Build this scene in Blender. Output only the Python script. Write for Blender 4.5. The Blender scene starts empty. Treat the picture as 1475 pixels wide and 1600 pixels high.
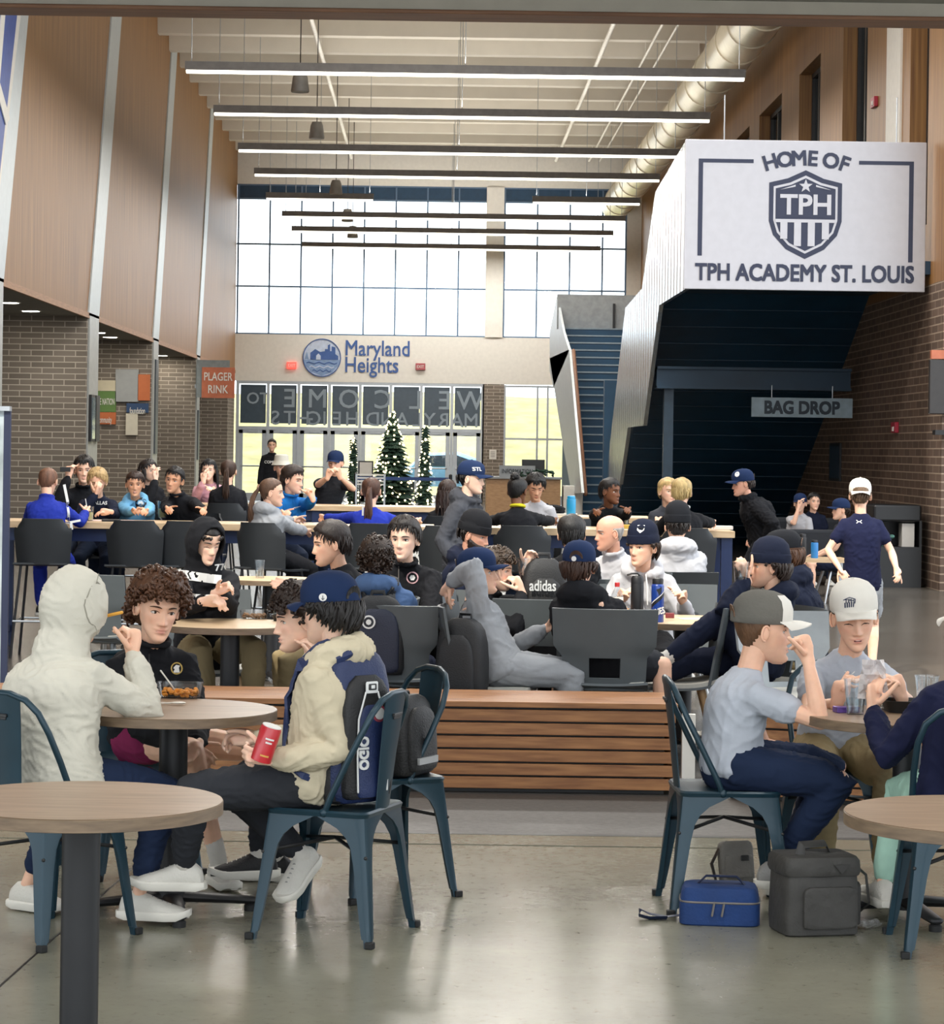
import bpy, bmesh, math, random
import numpy as np
from mathutils import Vector, Matrix
from mathutils.bvhtree import BVHTree
random.seed(7); np.random.seed(7)
S = bpy.context.scene; COL = S.collection
F = 4000.0; ROLL = 0.0145; CX, CY, H = 680.0, 700.0, 1.70
PI = math.pi
# ---------------------------------------------------------------- camera, world, sun, lamps, exposure
cd = bpy.data.cameras.new('camera'); cam = bpy.data.objects.new('camera', cd); COL.objects.link(cam)
cam.location = (0, 0, H); cam.rotation_mode = 'XYZ'
cam.rotation_euler = (Matrix.Rotation(PI/2, 3, 'X') @ Matrix.Rotation(ROLL, 3, 'Z')).to_euler()
cd.sensor_fit = 'HORIZONTAL'; cd.sensor_width = 36.0; cd.lens = 36.0*F/1475
cd.shift_x = (737.5-CX)/1475; cd.shift_y = -(800-CY)/1475
cd.clip_start = 0.05; cd.clip_end = 1000
S.camera = cam
vs = S.view_settings
vs.view_transform = 'Standard'; vs.look = 'None'; vs.gamma = 1.0; vs.use_curve_mapping = False
vs.exposure = 0.38
S.cycles.use_denoising = True
S.cycles.max_bounces = 8; S.cycles.diffuse_bounces = 4; S.cycles.glossy_bounces = 3; S.cycles.transparent_max_bounces = 12
S.cycles.transmission_bounces = 6; S.cycles.caustics_reflective = False; S.cycles.caustics_refractive = False
S.cycles.sample_clamp_indirect = 6.0
W_ = bpy.data.worlds.new('overcast_sky'); S.world = W_; W_.use_nodes = True
bg = W_.node_tree.nodes['Background']; bg.inputs[0].default_value = (0.90, 0.95, 1.0, 1); bg.inputs[1].default_value = 2.5
sd = bpy.data.lights.new('sun', 'SUN'); sd.energy = 3.2; sd.angle = 0.02; sd.color = (1, 0.93, 0.8)
sun = bpy.data.objects.new('sun', sd); COL.objects.link(sun); sun.rotation_euler = (math.radians(42), 0, math.radians(-28))
def area(name, loc, sx, sy, power, color=(1, .96, .9), rot=(0, 0, 0)):
    d = bpy.data.lights.new(name, 'AREA'); d.shape = 'RECTANGLE'; d.size = sx; d.size_y = sy; d.energy = power; d.color = color
    o = bpy.data.objects.new(name, d); COL.objects.link(o); o.location = loc; o.rotation_euler = rot; return o
for i, (x, y) in enumerate([(-2.2, 3.2), (2.2, 3.2), (-2.4, 5.8), (2.4, 5.8), (-2.4, 8.9), (2.4, 8.9), (0, 7.2)]):
    area('added_near_fill', (x, y, 3.50), 1.3, .7, 26, (1, .975, .93))  # unseen fill added above the foreground tables, no fixture is built
LINEAR = [(41.6, 0), (46.9, 0), (52.7, 0), (57.4, 0), (62.9, 1), (67.8, 0), (72.4, 0), (78.0, 0)]
for y, gap in LINEAR:
    area('linear_fixture_light', (.4, y, 7.70), 8.6, .12, 260); area('linear_fixture_uplight', (.4, y, 7.96), 8.6, .12, 130, rot=(PI, 0, 0))
for y in (17, 25, 33):
    area('added_hall_fill', (0, y, 9.6), 4.0, 1.0, 560)  # extra downward fill added for the nearer hall, without any fixture
# ---------------------------------------------------------------- pixel helpers
cR, sR = math.cos(ROLL), math.sin(ROLL)
def uv(px, py):
    a, b = px-CX, CY-py
    return a*cR-b*sR, a*sR+b*cR
def at(px, py, Y):
    u, v = uv(px, py); return Vector((u*Y/F, Y, H+v*Y/F))
def onX(px, py, X):
    u, v = uv(px, py); Y = F*X/u; return Vector((X, Y, H+v*Y/F))
def onZ(px, py, Z):
    u, v = uv(px, py); Y = F*(Z-H)/v; return Vector((u*Y/F, Y, Z))
# ---------------------------------------------------------------- materials
MATS = {}
def srgb(h):
    r = [int(h[i:i+2], 16)/255 for i in (0, 2, 4)]
    return tuple(c/12.92 if c <= .04045 else ((c+.055)/1.055)**2.4 for c in r)
def mat(name, col, rough=.6, metal=0.0, var=.12, scale=9.0, bump=0.0, bscale=60.0, spec=.5, stretch=(1, 1, 1), coat=0, emit=None, alpha=1.0, sss=0, sheen=0):
    if name in MATS: return MATS[name]
    if isinstance(col, str): col = srgb(col)
    m = bpy.data.materials.new(name); m.use_nodes = True; nt = m.node_tree; N = nt.nodes; L = nt.links
    b = N['Principled BSDF']
    b.inputs['Roughness'].default_value = rough; b.inputs['Metallic'].default_value = metal
    b.inputs['Specular IOR Level'].default_value = spec; b.inputs['Coat Weight'].default_value = coat
    b.inputs['Sheen Weight'].default_value = sheen
    tc = N.new('ShaderNodeTexCoord'); mp = N.new('ShaderNodeMapping'); mp.inputs['Scale'].default_value = stretch
    L.new(tc.outputs['Object'], mp.inputs[0])
    nz = N.new('ShaderNodeTexNoise'); nz.inputs['Scale'].default_value = scale; nz.inputs['Detail'].default_value = 4
    L.new(mp.outputs[0], nz.inputs[0])
    rp = N.new('ShaderNodeValToRGB')
    rp.color_ramp.elements[0].position = .3; rp.color_ramp.elements[1].position = .7
    rp.color_ramp.elements[0].color = tuple(c*(1-var) for c in col)+(1,)
    rp.color_ramp.elements[1].color = tuple(min(1, c*(1+var)) for c in col)+(1,)
    L.new(nz.outputs[0], rp.inputs[0]); L.new(rp.outputs[0], b.inputs['Base Color'])
    if bump:
        n2 = N.new('ShaderNodeTexNoise'); n2.inputs['Scale'].default_value = bscale; n2.inputs['Detail'].default_value = 3
        L.new(mp.outputs[0], n2.inputs[0])
        bp = N.new('ShaderNodeBump'); bp.inputs['Strength'].default_value = bump; bp.inputs['Distance'].default_value = .01
        L.new(n2.outputs[0], bp.inputs['Height']); L.new(bp.outputs[0], b.inputs['Normal'])
    if emit:
        b.inputs['Emission Color'].default_value = tuple(emit[:3])+(1,); b.inputs['Emission Strength'].default_value = emit[3]
    if alpha < 1: b.inputs['Alpha'].default_value = alpha
    if sss:
        b.inputs['Subsurface Weight'].default_value = sss; b.inputs['Subsurface Radius'].default_value = (.012, .004, .002)
        b.inputs['Subsurface Scale'].default_value = .5
    MATS[name] = m; return m
def fabric(name, col, bump=.25, var=.1, rough=.9):
    return mat(name, col, rough, 0, var, 5, bump, 22, spec=.2)
def wood(name, c1, c2, stretch, rough=.45, scale=6.0, bump=.05):
    if name in MATS: return MATS[name]
    m = mat(name, c1, rough, 0, 0, scale, bump, scale*3, stretch=stretch)
    for n in m.node_tree.nodes:
        if n.type == 'VALTORGB':
            n.color_ramp.elements[0].color = tuple(srgb(c1))+(1,); n.color_ramp.elements[1].color = tuple(srgb(c2))+(1,)
        if n.type == 'TEX_NOISE': n.inputs['Detail'].default_value = 8
    return m
def brick(name, c1, c2, mortar, along=('x', 'z')):
    m = bpy.data.materials.new(name); m.use_nodes = True; nt = m.node_tree; N = nt.nodes; L = nt.links
    b = N['Principled BSDF']; b.inputs['Roughness'].default_value = .8
    tc = N.new('ShaderNodeTexCoord'); sp = N.new('ShaderNodeSeparateXYZ'); L.new(tc.outputs['Object'], sp.inputs[0])
    ad = N.new('ShaderNodeMath'); ad.operation = 'ADD'; L.new(sp.outputs[0], ad.inputs[0]); L.new(sp.outputs[1], ad.inputs[1])
    cb = N.new('ShaderNodeCombineXYZ'); L.new(ad.outputs[0], cb.inputs[0]); L.new(sp.outputs[2], cb.inputs[1])
    bt = N.new('ShaderNodeTexBrick'); bt.inputs['Scale'].default_value = 1; bt.inputs['Brick Width'].default_value = .40
    bt.inputs['Row Height'].default_value = .105; bt.inputs['Mortar Size'].default_value = .009; bt.inputs['Bias'].default_value = 0
    bt.inputs['Color1'].default_value = srgb(c1)+(1,); bt.inputs['Color2'].default_value = srgb(c2)+(1,); bt.inputs['Mortar'].default_value = srgb(mortar)+(1,)
    L.new(cb.outputs[0], bt.inputs[0]); L.new(bt.outputs[0], b.inputs['Base Color'])
    bp = N.new('ShaderNodeBump'); bp.inputs['Strength'].default_value = .4; bp.inputs['Distance'].default_value = .01; bp.invert = True
    L.new(bt.outputs['Fac'], bp.inputs['Height']); L.new(bp.outputs[0], b.inputs['Normal'])
    MATS[name] = m; return m
def glass(name, tint=(1, 1, 1), gloss=.12, rough=.02):
    if name in MATS: return MATS[name]
    m = bpy.data.materials.new(name); m.use_nodes = True; nt = m.node_tree; N = nt.nodes; L = nt.links
    N.remove(N['Principled BSDF']); out = N['Material Output']
    tr = N.new('ShaderNodeBsdfTransparent'); tr.inputs[0].default_value = tuple(tint)+(1,)
    gl = N.new('ShaderNodeBsdfGlossy'); gl.inputs['Roughness'].default_value = rough
    lw = N.new('ShaderNodeLayerWeight'); lw.inputs[0].default_value = .25
    mu = N.new('ShaderNodeMath'); mu.operation = 'MULTIPLY_ADD'; mu.inputs[1].default_value = .38; mu.inputs[2].default_value = gloss*.3
    L.new(lw.outputs['Fresnel'], mu.inputs[0])
    mx = N.new('ShaderNodeMixShader'); L.new(mu.outputs[0], mx.inputs[0]); L.new(tr.outputs[0], mx.inputs[1]); L.new(gl.outputs[0], mx.inputs[2])
    L.new(mx.outputs[0], out.inputs[0]); MATS[name] = m; return m
def emissive(name, col, strength):
    return mat(name, col, .5, emit=tuple(col)+(strength,), var=.02)
# ---------------------------------------------------------------- mesh helpers
def basis(d, ref=None):
    d = Vector(d).normalized()
    r = Vector(ref) if ref is not None else (Vector((0, 0, 1)) if abs(d.z) < .9 else Vector((0, 1, 0)))
    a = r.cross(d)
    if a.length < 1e-6: a = Vector((1, 0, 0)).cross(d)
    a.normalize(); return a, d.cross(a).normalized(), d
class MB:
    def __init__(s): s.v = []; s.f = []; s.m = []
    def add(s, v, f, mi=0):
        o = len(s.v); s.v.extend(Vector(x) for x in v)
        for q in f: s.f.append([i+o for i in q]); s.m.append(mi)
        return s
    def box(s, c, size, R=None, mi=0):
        hx, hy, hz = [k/2 for k in size]; c = Vector(c)
        p = [Vector((x, y, z)) for x in (-hx, hx) for y in (-hy, hy) for z in (-hz, hz)]
        if R is not None: p = [R @ k for k in p]
        return s.add([k+c for k in p], [(0, 1, 3, 2), (4, 6, 7, 5), (0, 4, 5, 1), (2, 3, 7, 6), (0, 2, 6, 4), (1, 5, 7, 3)], mi)
    def bb(s, x0, x1, y0, y1, z0, z1, mi=0):
        return s.box(((x0+x1)/2, (y0+y1)/2, (z0+z1)/2), (x1-x0, y1-y0, z1-z0), None, mi)
    def tube(s, pts, rad, n=8, mi=0, flat=1.0, ref=None, round_=True, closed=False, power=1.0):
        P = [Vector(p) for p in pts]
        if not hasattr(rad, '__len__'): rad = [rad]*len(P)
        rad = list(rad)
        if round_ and not closed:
            d0 = (P[0]-P[1]).normalized(); d1 = (P[-1]-P[-2]).normalized(); r0, r1 = rad[0], rad[-1]
            sc_ = lambda r, k: r*k if not hasattr(r, '__len__') else (r[0]*k, r[1]*k)
            m0, m1 = (min(r0) if hasattr(r0, '__len__') else r0), (min(r1) if hasattr(r1, '__len__') else r1)
            P = [P[0]+d0*m0*.95, P[0]+d0*m0*.6]+P+[P[-1]+d1*m1*.6, P[-1]+d1*m1*.95]; rad = [sc_(r0, .35), sc_(r0, .8)]+rad+[sc_(r1, .8), sc_(r1, .35)]
        K = len(P); v = []; f = []; pa = None
        for i in range(K):
            if closed: d = P[(i+1) % K]-P[i-1]
            else: d = P[min(i+1, K-1)]-P[max(i-1, 0)]
            if pa is None: a, b, d = basis(d, ref)
            else:
                d = d.normalized(); a = pa-d*pa.dot(d)
                if a.length < 1e-6: a, b, d = basis(d, ref)
                a.normalize(); b = d.cross(a)
            pa = a
            r = rad[i]; ra, rb = (r if not hasattr(r, '__len__') else r[0]), (r*flat if not hasattr(r, '__len__') else r[1])
            for j in range(n):
                t = 2*PI*j/n; c_, s_ = math.cos(t), math.sin(t)
                if power != 1: c_ = math.copysign(abs(c_)**power, c_); s_ = math.copysign(abs(s_)**power, s_)
                v.append(P[i]+a*(ra*c_)+b*(rb*s_))
        KK = K if closed else K-1
        for i in range(KK):
            for j in range(n):
                i2 = (i+1) % K
                f.append((i*n+j, i*n+(j+1) % n, i2*n+(j+1) % n, i2*n+j))
        if not closed: f.append(tuple(range(n))[::-1]); f.append(tuple((K-1)*n+j for j in range(n)))
        return s.add(v, f, mi)
    def lathe(s, prof, c=(0, 0, 0), n=24, mi=0, axis=(0, 0, 1), cap=True, sc=(1, 1)):
        a, b, d = basis(axis, (0, 1, 0) if abs(Vector(axis).normalized().y) < .9 else (1, 0, 0)); c = Vector(c); v = []; f = []
        for r, z in prof:
            for j in range(n):
                t = 2*PI*j/n; v.append(c+a*(r*math.cos(t)*sc[0])+b*(r*math.sin(t)*sc[1])+d*z)
        for i in range(len(prof)-1):
            for j in range(n): f.append((i*n+j, i*n+(j+1) % n, (i+1)*n+(j+1) % n, (i+1)*n+j))
        if cap:
            f.append(tuple(range(n))[::-1]); f.append(tuple((len(prof)-1)*n+j for j in range(n)))
        return s.add(v, f, mi)
    def loft(s, rings, mi=0, cap=True, closed=True):
        n = len(rings[0]); v = [p for r in rings for p in r]; f = []
        for i in range(len(rings)-1):
            for j in range(n if closed else n-1): f.append((i*n+j, i*n+(j+1) % n, (i+1)*n+(j+1) % n, (i+1)*n+j))
        if cap and closed: f.append(tuple(range(n))[::-1]); f.append(tuple((len(rings)-1)*n+j for j in range(n)))
        return s.add(v, f, mi)
    def ell(s, c, r, R=None, n=16, m=10, mi=0):
        v = []; f = []; c = Vector(c)
        for i in range(1, m):
            th = PI*i/m
            for j in range(n):
                t = 2*PI*j/n; p = Vector((r[0]*math.sin(th)*math.cos(t), r[1]*math.sin(th)*math.sin(t), r[2]*math.cos(th)))
                v.append(c+(R @ p if R is not None else p))
        tp = Vector((0, 0, r[2])); v += [c+(R @ tp if R is not None else tp), c-(R @ tp if R is not None else tp)]
        for i in range(m-2):
            for j in range(n): f.append((i*n+j, (i+1)*n+j, (i+1)*n+(j+1) % n, i*n+(j+1) % n))
        T = (m-1)*n
        for j in range(n): f.append((T, j, (j+1) % n)); f.append((T+1, (m-2)*n+(j+1) % n, (m-2)*n+j))
        return s.add(v, f, mi)
    def prism(s, poly, d, mi=0):
        n = len(poly); P = [Vector(p) for p in poly]; d = Vector(d)
        return s.add(P+[p+d for p in P], [tuple(range(n))[::-1], tuple(range(n, 2*n))]+[(i, (i+1) % n, n+(i+1) % n, n+i) for i in range(n)], mi)
    def join(s, o, M=None, mi=None):
        return s.add([(M @ p if M is not None else p) for p in o.v], o.f, mi if mi is not None else 0) if mi is not None or not any(o.m) else s._jm(o, M)
    def _jm(s, o, M):
        k = len(s.v); s.v.extend((M @ p if M is not None else p.copy()) for p in o.v)
        for q, m in zip(o.f, o.m): s.f.append([i+k for i in q]); s.m.append(m)
        return s
    def mesh(s, name, mats, smooth=False):
        me = bpy.data.meshes.new(name)
        me.from_pydata([tuple(p) for p in s.v], [], s.f)
        for m in (mats if isinstance(mats, (list, tuple)) else [mats]): me.materials.append(m)
        if any(s.m): me.polygons.foreach_set('material_index', s.m)
        bm = bmesh.new(); bm.from_mesh(me); bmesh.ops.recalc_face_normals(bm, faces=bm.faces); bm.to_mesh(me); bm.free()
        if smooth: me.polygons.foreach_set('use_smooth', [True]*len(me.polygons))
        me.update(); return me
    def build(s, name, mats, parent=None, smooth=False, bevel=0, angle=None):
        return link(s.mesh(name, mats, smooth), name, parent, bevel, angle if angle else (40 if smooth else None))
def link(me, name, parent=None, bevel=0, angle=None):
    o = bpy.data.objects.new(name, me); COL.objects.link(o)
    if parent is not None:
        o.parent = parent; me.transform(WM(parent).inverted())
    if bevel:
        b = o.modifiers.new('bevel', 'BEVEL'); b.width = bevel; b.segments = 2; b.limit_method = 'ANGLE'; b.angle_limit = .7
    if angle:
        try: me.set_sharp_from_angle(angle=math.radians(angle))
        except Exception: pass
    return o
def WM(o):
    M = Matrix.Translation(o.location) @ o.rotation_euler.to_matrix().to_4x4()
    return WM(o.parent) @ M if o.parent else M
def tag(o, label, cat, group=None, kind=None):
    if label: o['label'] = label
    if cat: o['category'] = cat
    if group: o['group'] = group
    if kind: o['kind'] = kind
    return o
def thing(name, loc, label, cat, group=None, rz=0):
    o = bpy.data.objects.new(name, None); COL.objects.link(o); o.location = loc; o.rotation_euler = (0, 0, rz); o.empty_display_size = .1
    return tag(o, label, cat, group)
def struct(o): o['kind'] = 'structure'; return o
KIDS = {}
def copy_tree(o, loc=None, rz=None, label=None, parent=None):
    c = o.copy(); COL.objects.link(c)
    if parent is not None: c.parent = parent
    if loc is not None: c.location = loc
    if rz is not None: c.rotation_euler = (0, 0, rz)
    if label: c['label'] = label
    for ch in o.children: copy_tree(ch, parent=c)
    return c
def text_mb(txt, size, depth=.004, bold=0.0, align='CENTER', spacing=1.0):
    cu = bpy.data.curves.new('text', 'FONT'); cu.body = txt; cu.size = size; cu.extrude = depth/2; cu.offset = 0
    cu.align_x = align; cu.align_y = 'CENTER'; cu.space_character = spacing; cu.resolution_u = 3
    o = bpy.data.objects.new('text', cu); COL.objects.link(o); dg = bpy.context.evaluated_depsgraph_get()
    me = bpy.data.meshes.new_from_object(o.evaluated_get(dg)); mb = MB()
    e = bold*size*.8
    for dx, dy in ([(0, 0)] if not bold else [(-e, -e), (-e, e), (e, -e), (e, e), (0, 0)]):
        mb.add([v.co+Vector((dx, dy, (dx*3+dy)*.004)) for v in me.vertices], [tuple(p.vertices) for p in me.polygons])
    bpy.data.objects.remove(o); bpy.data.meshes.remove(me); bpy.data.curves.remove(cu); return mb
def face_mat(pos, right=(1, 0, 0), up=(0, 0, 1)):
    r = Vector(right).normalized(); u = Vector(up); u = (u-r*u.dot(r)).normalized(); n = r.cross(u)
    M = Matrix((r, u, n)).transposed().to_4x4(); M.translation = Vector(pos); return M
def put_text(txt, pos, size, m, parent, name='lettering', right=(1, 0, 0), up=(0, 0, 1), bold=.012, depth=.006, width=None, spacing=1.0, mirror=False, label=None):
    t = text_mb(txt, size, depth, bold, spacing=spacing)
    xs = [p.x for p in t.v]; w = max(xs)-min(xs); cx = (max(xs)+min(xs))/2; ys = [p.y for p in t.v]; cy = (max(ys)+min(ys))/2
    k = (width/w) if width else 1.0
    for p in t.v: p.x = (p.x-cx)*k*(-1 if mirror else 1); p.y -= cy
    M = face_mat(pos, right, up); q = MB(); q.join(t, M); o = q.build(name, m, parent)
    if label: o['label'] = label
    return o
# ================================================================ STRUCTURE
XL, XR, YB = -6.3, 6.35, 80.0
white = mat('white_paint', 'DDDAD2', .6, var=.04)
cream = mat('precast_paint', 'CFC9BC', .7, var=.05, scale=1.5)
alu = mat('aluminium_frame', 'A9AEB2', .35, .6, var=.05)
navyp = mat('navy_painted_panel', '15425F', .5, var=.15, scale=2)
navyd = mat('dark_navy_steel', '10344B', .5, var=.15, scale=2)
panelwood = wood('bamboo_wall_panel', '6F4927', 'A27743', (5, 5, .13), .5, 4, .02)
benchwood = wood('bench_slat_wood', '7A4E2E', 'A8764A', (.8, 9, 9), .45, 5, .04)
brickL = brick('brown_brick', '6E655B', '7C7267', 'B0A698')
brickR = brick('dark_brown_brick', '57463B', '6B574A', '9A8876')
greysoff = mat('grey_soffit_paint', '7F7F78', .8, var=.05)
black = mat('black_metal', '17181A', .45, var=.1)
glassm = glass('window_glass', (.97, .99, 1), .1)
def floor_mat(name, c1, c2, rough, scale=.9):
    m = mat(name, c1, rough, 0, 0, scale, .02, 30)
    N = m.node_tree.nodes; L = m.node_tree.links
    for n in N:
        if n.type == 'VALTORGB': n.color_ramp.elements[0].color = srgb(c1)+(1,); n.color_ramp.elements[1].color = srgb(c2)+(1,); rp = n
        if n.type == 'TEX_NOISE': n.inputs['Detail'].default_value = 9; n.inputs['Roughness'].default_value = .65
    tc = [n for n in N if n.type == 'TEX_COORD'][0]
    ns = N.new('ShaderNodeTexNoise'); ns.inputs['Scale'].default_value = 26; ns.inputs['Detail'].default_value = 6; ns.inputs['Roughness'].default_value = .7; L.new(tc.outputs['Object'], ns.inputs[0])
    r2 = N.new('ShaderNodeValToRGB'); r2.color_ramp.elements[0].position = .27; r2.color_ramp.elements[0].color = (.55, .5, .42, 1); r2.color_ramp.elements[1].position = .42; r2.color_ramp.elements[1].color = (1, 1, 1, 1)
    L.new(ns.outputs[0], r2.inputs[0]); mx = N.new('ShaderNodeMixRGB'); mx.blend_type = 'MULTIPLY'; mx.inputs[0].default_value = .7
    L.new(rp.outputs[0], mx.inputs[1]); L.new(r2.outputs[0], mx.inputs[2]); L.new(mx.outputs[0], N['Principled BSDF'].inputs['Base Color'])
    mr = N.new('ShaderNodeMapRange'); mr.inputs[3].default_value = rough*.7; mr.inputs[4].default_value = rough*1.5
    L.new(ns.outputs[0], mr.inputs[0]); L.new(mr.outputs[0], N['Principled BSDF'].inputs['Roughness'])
    return m
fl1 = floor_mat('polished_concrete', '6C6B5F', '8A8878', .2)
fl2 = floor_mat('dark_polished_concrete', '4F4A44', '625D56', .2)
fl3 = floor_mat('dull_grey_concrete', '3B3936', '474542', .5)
# floor slabs
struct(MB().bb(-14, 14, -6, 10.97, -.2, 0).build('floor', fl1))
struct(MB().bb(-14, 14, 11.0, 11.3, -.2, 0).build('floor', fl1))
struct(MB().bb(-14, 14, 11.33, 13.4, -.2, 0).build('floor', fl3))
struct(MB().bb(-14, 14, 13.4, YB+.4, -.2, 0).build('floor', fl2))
jn = MB(); jn.bb(-14, 14, 11.28, 11.34, -.19, .001)
struct(jn.build('trim_1', black))
a, b = onZ(130, 1425, 0), onZ(-8, 1548, 0); d = (b-a); a2 = a-d*2; b2 = b+d*2; w = Vector((.004, .002, 0))
struct(MB().prism([(a2-w)+Vector((0, 0, -.01)), (a2+w)+Vector((0, 0, -.01)), (b2+w)+Vector((0, 0, -.01)), (b2-w)+Vector((0, 0, -.01))], (0, 0, .0115)).build('trim_2', black))
# near low ceiling with header, cut short at the rear to let sky light in
struct(MB().bb(-14, 14, 2.2, 11.0, 3.64, 3.9).build('ceiling', greysoff))
hz = at(700, 34, 11.2).z
struct(MB().bb(-14, 14, 11.0, 11.2, hz+.016, 4.6).build('wall_header', mat('header_paint', '9B958A', .8, var=.05)))
hw = wood('header_trim_wood', '5A3D2A', '7C563B', (.6, 8, 8), .5, 4)
struct(MB().bb(-14, 14, 10.99, 11.2, hz, hz+.018).build('trim_header', hw, bevel=.005))
# main ceiling, joists
struct(MB().bb(-7, 7.3, 11.5, YB+.4, 11.75, 12.0).build('ceiling', cream))
for i in range(14):
    y = 47.2+i*2.46
    q = MB(); q.prism([(XL, y-.34, 11.75), (XL, y-.17, 10.83), (XL, y+.17, 10.83), (XL, y+.34, 11.75)], (XR+.4-XL, 0, 0))
    struct(q.build('trim_joist', cream))
# left wall: timber panels above, brick piers, alcove
struct(MB().bb(XL-.3, XL, 11.5, YB, 4.0, 11.8).build('wall_left', panelwood))
struct(MB().bb(-14, XL-.02, 11.5, YB, 3.99, 4.25).build('ceiling_alcove', greysoff))
struct(MB().bb(XL-.02, XL+.03, 11.5, YB, 3.95, 4.05).build('trim_left', wood('edge_trim_wood', '8A5F3A', 'A97B50', (8, .5, 8), .5)))
struct(MB().bb(-14.3, -14, 11.5, YB, 0, 4.2).build('wall_alcove', brickL))
striplt = mat('pale_metal_strip', 'C3CCD0', .45, .2, var=.04)
PIERS = [(35.6, 37.0), (46.1, 47.5), (56.6, 57.75), (67.0, 67.95)]
for y0, y1 in PIERS:
    struct(MB().bb(-14, XL, y0, y1, 0, 4.0).build('wall_pier', brickL))
    sl = .45*7.8
    struct(MB().prism([(XL-.02, y0, 4.0), (XL-.02, y1, 4.0), (XL-.02, y1+sl, 11.8), (XL-.02, y0+sl, 11.8)], (.05, 0, 0)).build('trim_strip', striplt))
    struct(MB().bb(XL, XL+.035, y0+.1, y1-.05, .0, 4.0).build('trim_pier_lit', mat('pier_side_lit', 'A7A9A6', .4, .15, var=.1)))  # pale sheet paints window light onto the brick pier's hall side
struct(MB().bb(-14, XL, 77.5, YB, 0, 4.0).build('wall_pier', brickL))
# back wall
bt = 10.4
struct(MB().bb(XL-.3, XR+.3, YB, YB+.3, 3.72, 5.18).build('wall_back', white))
struct(MB().bb(XL-.3, XR+.3, YB, YB+.3, 9.87, 11.8).build('wall_back', white))
struct(MB().bb(1.50, 2.05, YB-.05, YB+.3, 5.18, 9.87).build('wall_column', white))
struct(MB().bb(1.46, 2.13, YB, YB+.3, 0, 3.72).build('wall_back_brick', brickL))
struct(MB().bb(4.35, XR+.3, YB, YB+.3, 0, 3.72).build('wall_back_brick', brickL))
struct(MB().bb(5.9, XR+.3, YB, YB+.3, 5.18, 9.87).build('wall_back', white))
framed = mat('blue_grey_mullion', '59708A', .4, .3, var=.05)
spand = mat('dark_blue_spandrel', '1E3D58', .25, .1, var=.1)
wn = 1
def curtain(x0, x1, z0, z1, xs, zs, name, sp0=None):
    f = MB()
    for x in xs: f.bb(x-.025, x+.025, YB+.02, YB+.14, z0, z1)
    for z in zs: f.bb(x0, x1, YB+.03, YB+.13, z-.025, z+.025)
    o = struct(f.build(name, framed)); MB().bb(x0, x1, YB+.07, YB+.085, z0, sp0 or z1).build('pane', glassm, o)
    if sp0: MB().bb(x0, x1, YB+.06, YB+.1, sp0, z1).build('spandrel', spand, o)
curtain(XL, 1.5, 5.18, 9.87, [-6.25+i*.985 for i in range(9)], [5.2, 6.68, 8.0, 9.42, 9.85], 'window_1', 9.42)
curtain(2.05, 5.9, 5.18, 9.87, [2.08, 3.1, 4.12, 5.14, 5.87], [5.2, 6.68, 8.0, 9.42, 9.85], 'window_2', 9.42)
# storefront
film = mat('grey_window_film', '33424E', .25, 0, var=.08)
letf = mat('frosted_letter_film', '8795A0', .5, var=.05)
sf = MB(); x0, x1, nb = -6.2, 1.46, 8; bw = (x1-x0)/nb
for i in range(nb+1): sf.bb(x0+i*bw-.045, x0+i*bw+.045, YB, YB+.14, 0, 3.72)
for z in (2.24, 3.68): sf.bb(x0, x1, YB+.01, YB+.13, z-.05, z+.06)
so = struct(sf.build('window_3', alu))
MB().bb(x0, x1, YB+.08, YB+.09, 2.3, 3.62).build('pane', glassm, so)
for i in range(nb): MB().bb(x0+i*bw+.09, x0+(i+1)*bw-.07, YB+.05, YB+.065, 2.4, 3.6).build('film_panel', film, so)
for ch, px in zip('WELCOME', (735, 694, 648, 598, 545, 496, 452)):
    p = at(px, 624+(px-600)*.014, YB); put_text(ch, (p.x, YB+.04, p.z), .82, letf, so, mirror=True, bold=.01)
p = at(403, 622, YB); put_text('TO', (p.x, YB+.04, p.z), .5, letf, so, mirror=True)
for ch, px in zip('MARYLANDHEIGHTS', (736, 714, 692, 671, 651, 628, 606, 582, 550, 526, 507, 491, 473, 452, 430)):
    p = at(px, 655+(px-600)*.014, YB); put_text(ch, (p.x, YB+.04, p.z), .62, letf, so, mirror=True, bold=.01)
for i in range(nb):
    d_ = MB(); xa, xb = x0+i*bw+.05, x0+(i+1)*bw-.05
    d_.bb(xa, xa+.13, YB+.04, YB+.1, 0, 2.19); d_.bb(xb-.13, xb, YB+.04, YB+.1, 0, 2.19); d_.bb(xa, xb, YB+.04, YB+.1, 2.08, 2.19); d_.bb(xa, xb, YB+.04, YB+.1, 0, .22)
    o = struct(d_.build('door_%d' % (i+1), alu)); MB().bb(xa+.13, xb-.13, YB+.065, YB+.075, .22, 2.08).build('pane', glassm, o)
    MB().tube([(xa+.1, YB-.02, 1.06), (xb-.1, YB-.02, 1.06)], .025).build('push_bar', alu, o)
    MB().bb(xa+.3, xa+.62, YB-.03, YB+.04, 2.12, 2.18).build('door_closer', alu, o)
w4 = MB()
for x in (2.16, 3.18, 3.5, 4.33): w4.bb(x-.03, x+.03, YB+.02, YB+.12, .2, 3.7)
for z in (.22, 2.02, 3.66): w4.bb(2.13, 4.35, YB+.03, YB+.11, z-.03, z+.03)
o = struct(w4.build('window_4', alu)); MB().bb(2.13, 4.35, YB+.06, YB+.07, .2, 3.7).build('pane', glassm, o)
struct(MB().bb(2.13, 4.35, YB, YB+.2, 0, .2).build('trim_3', alu))
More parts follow.
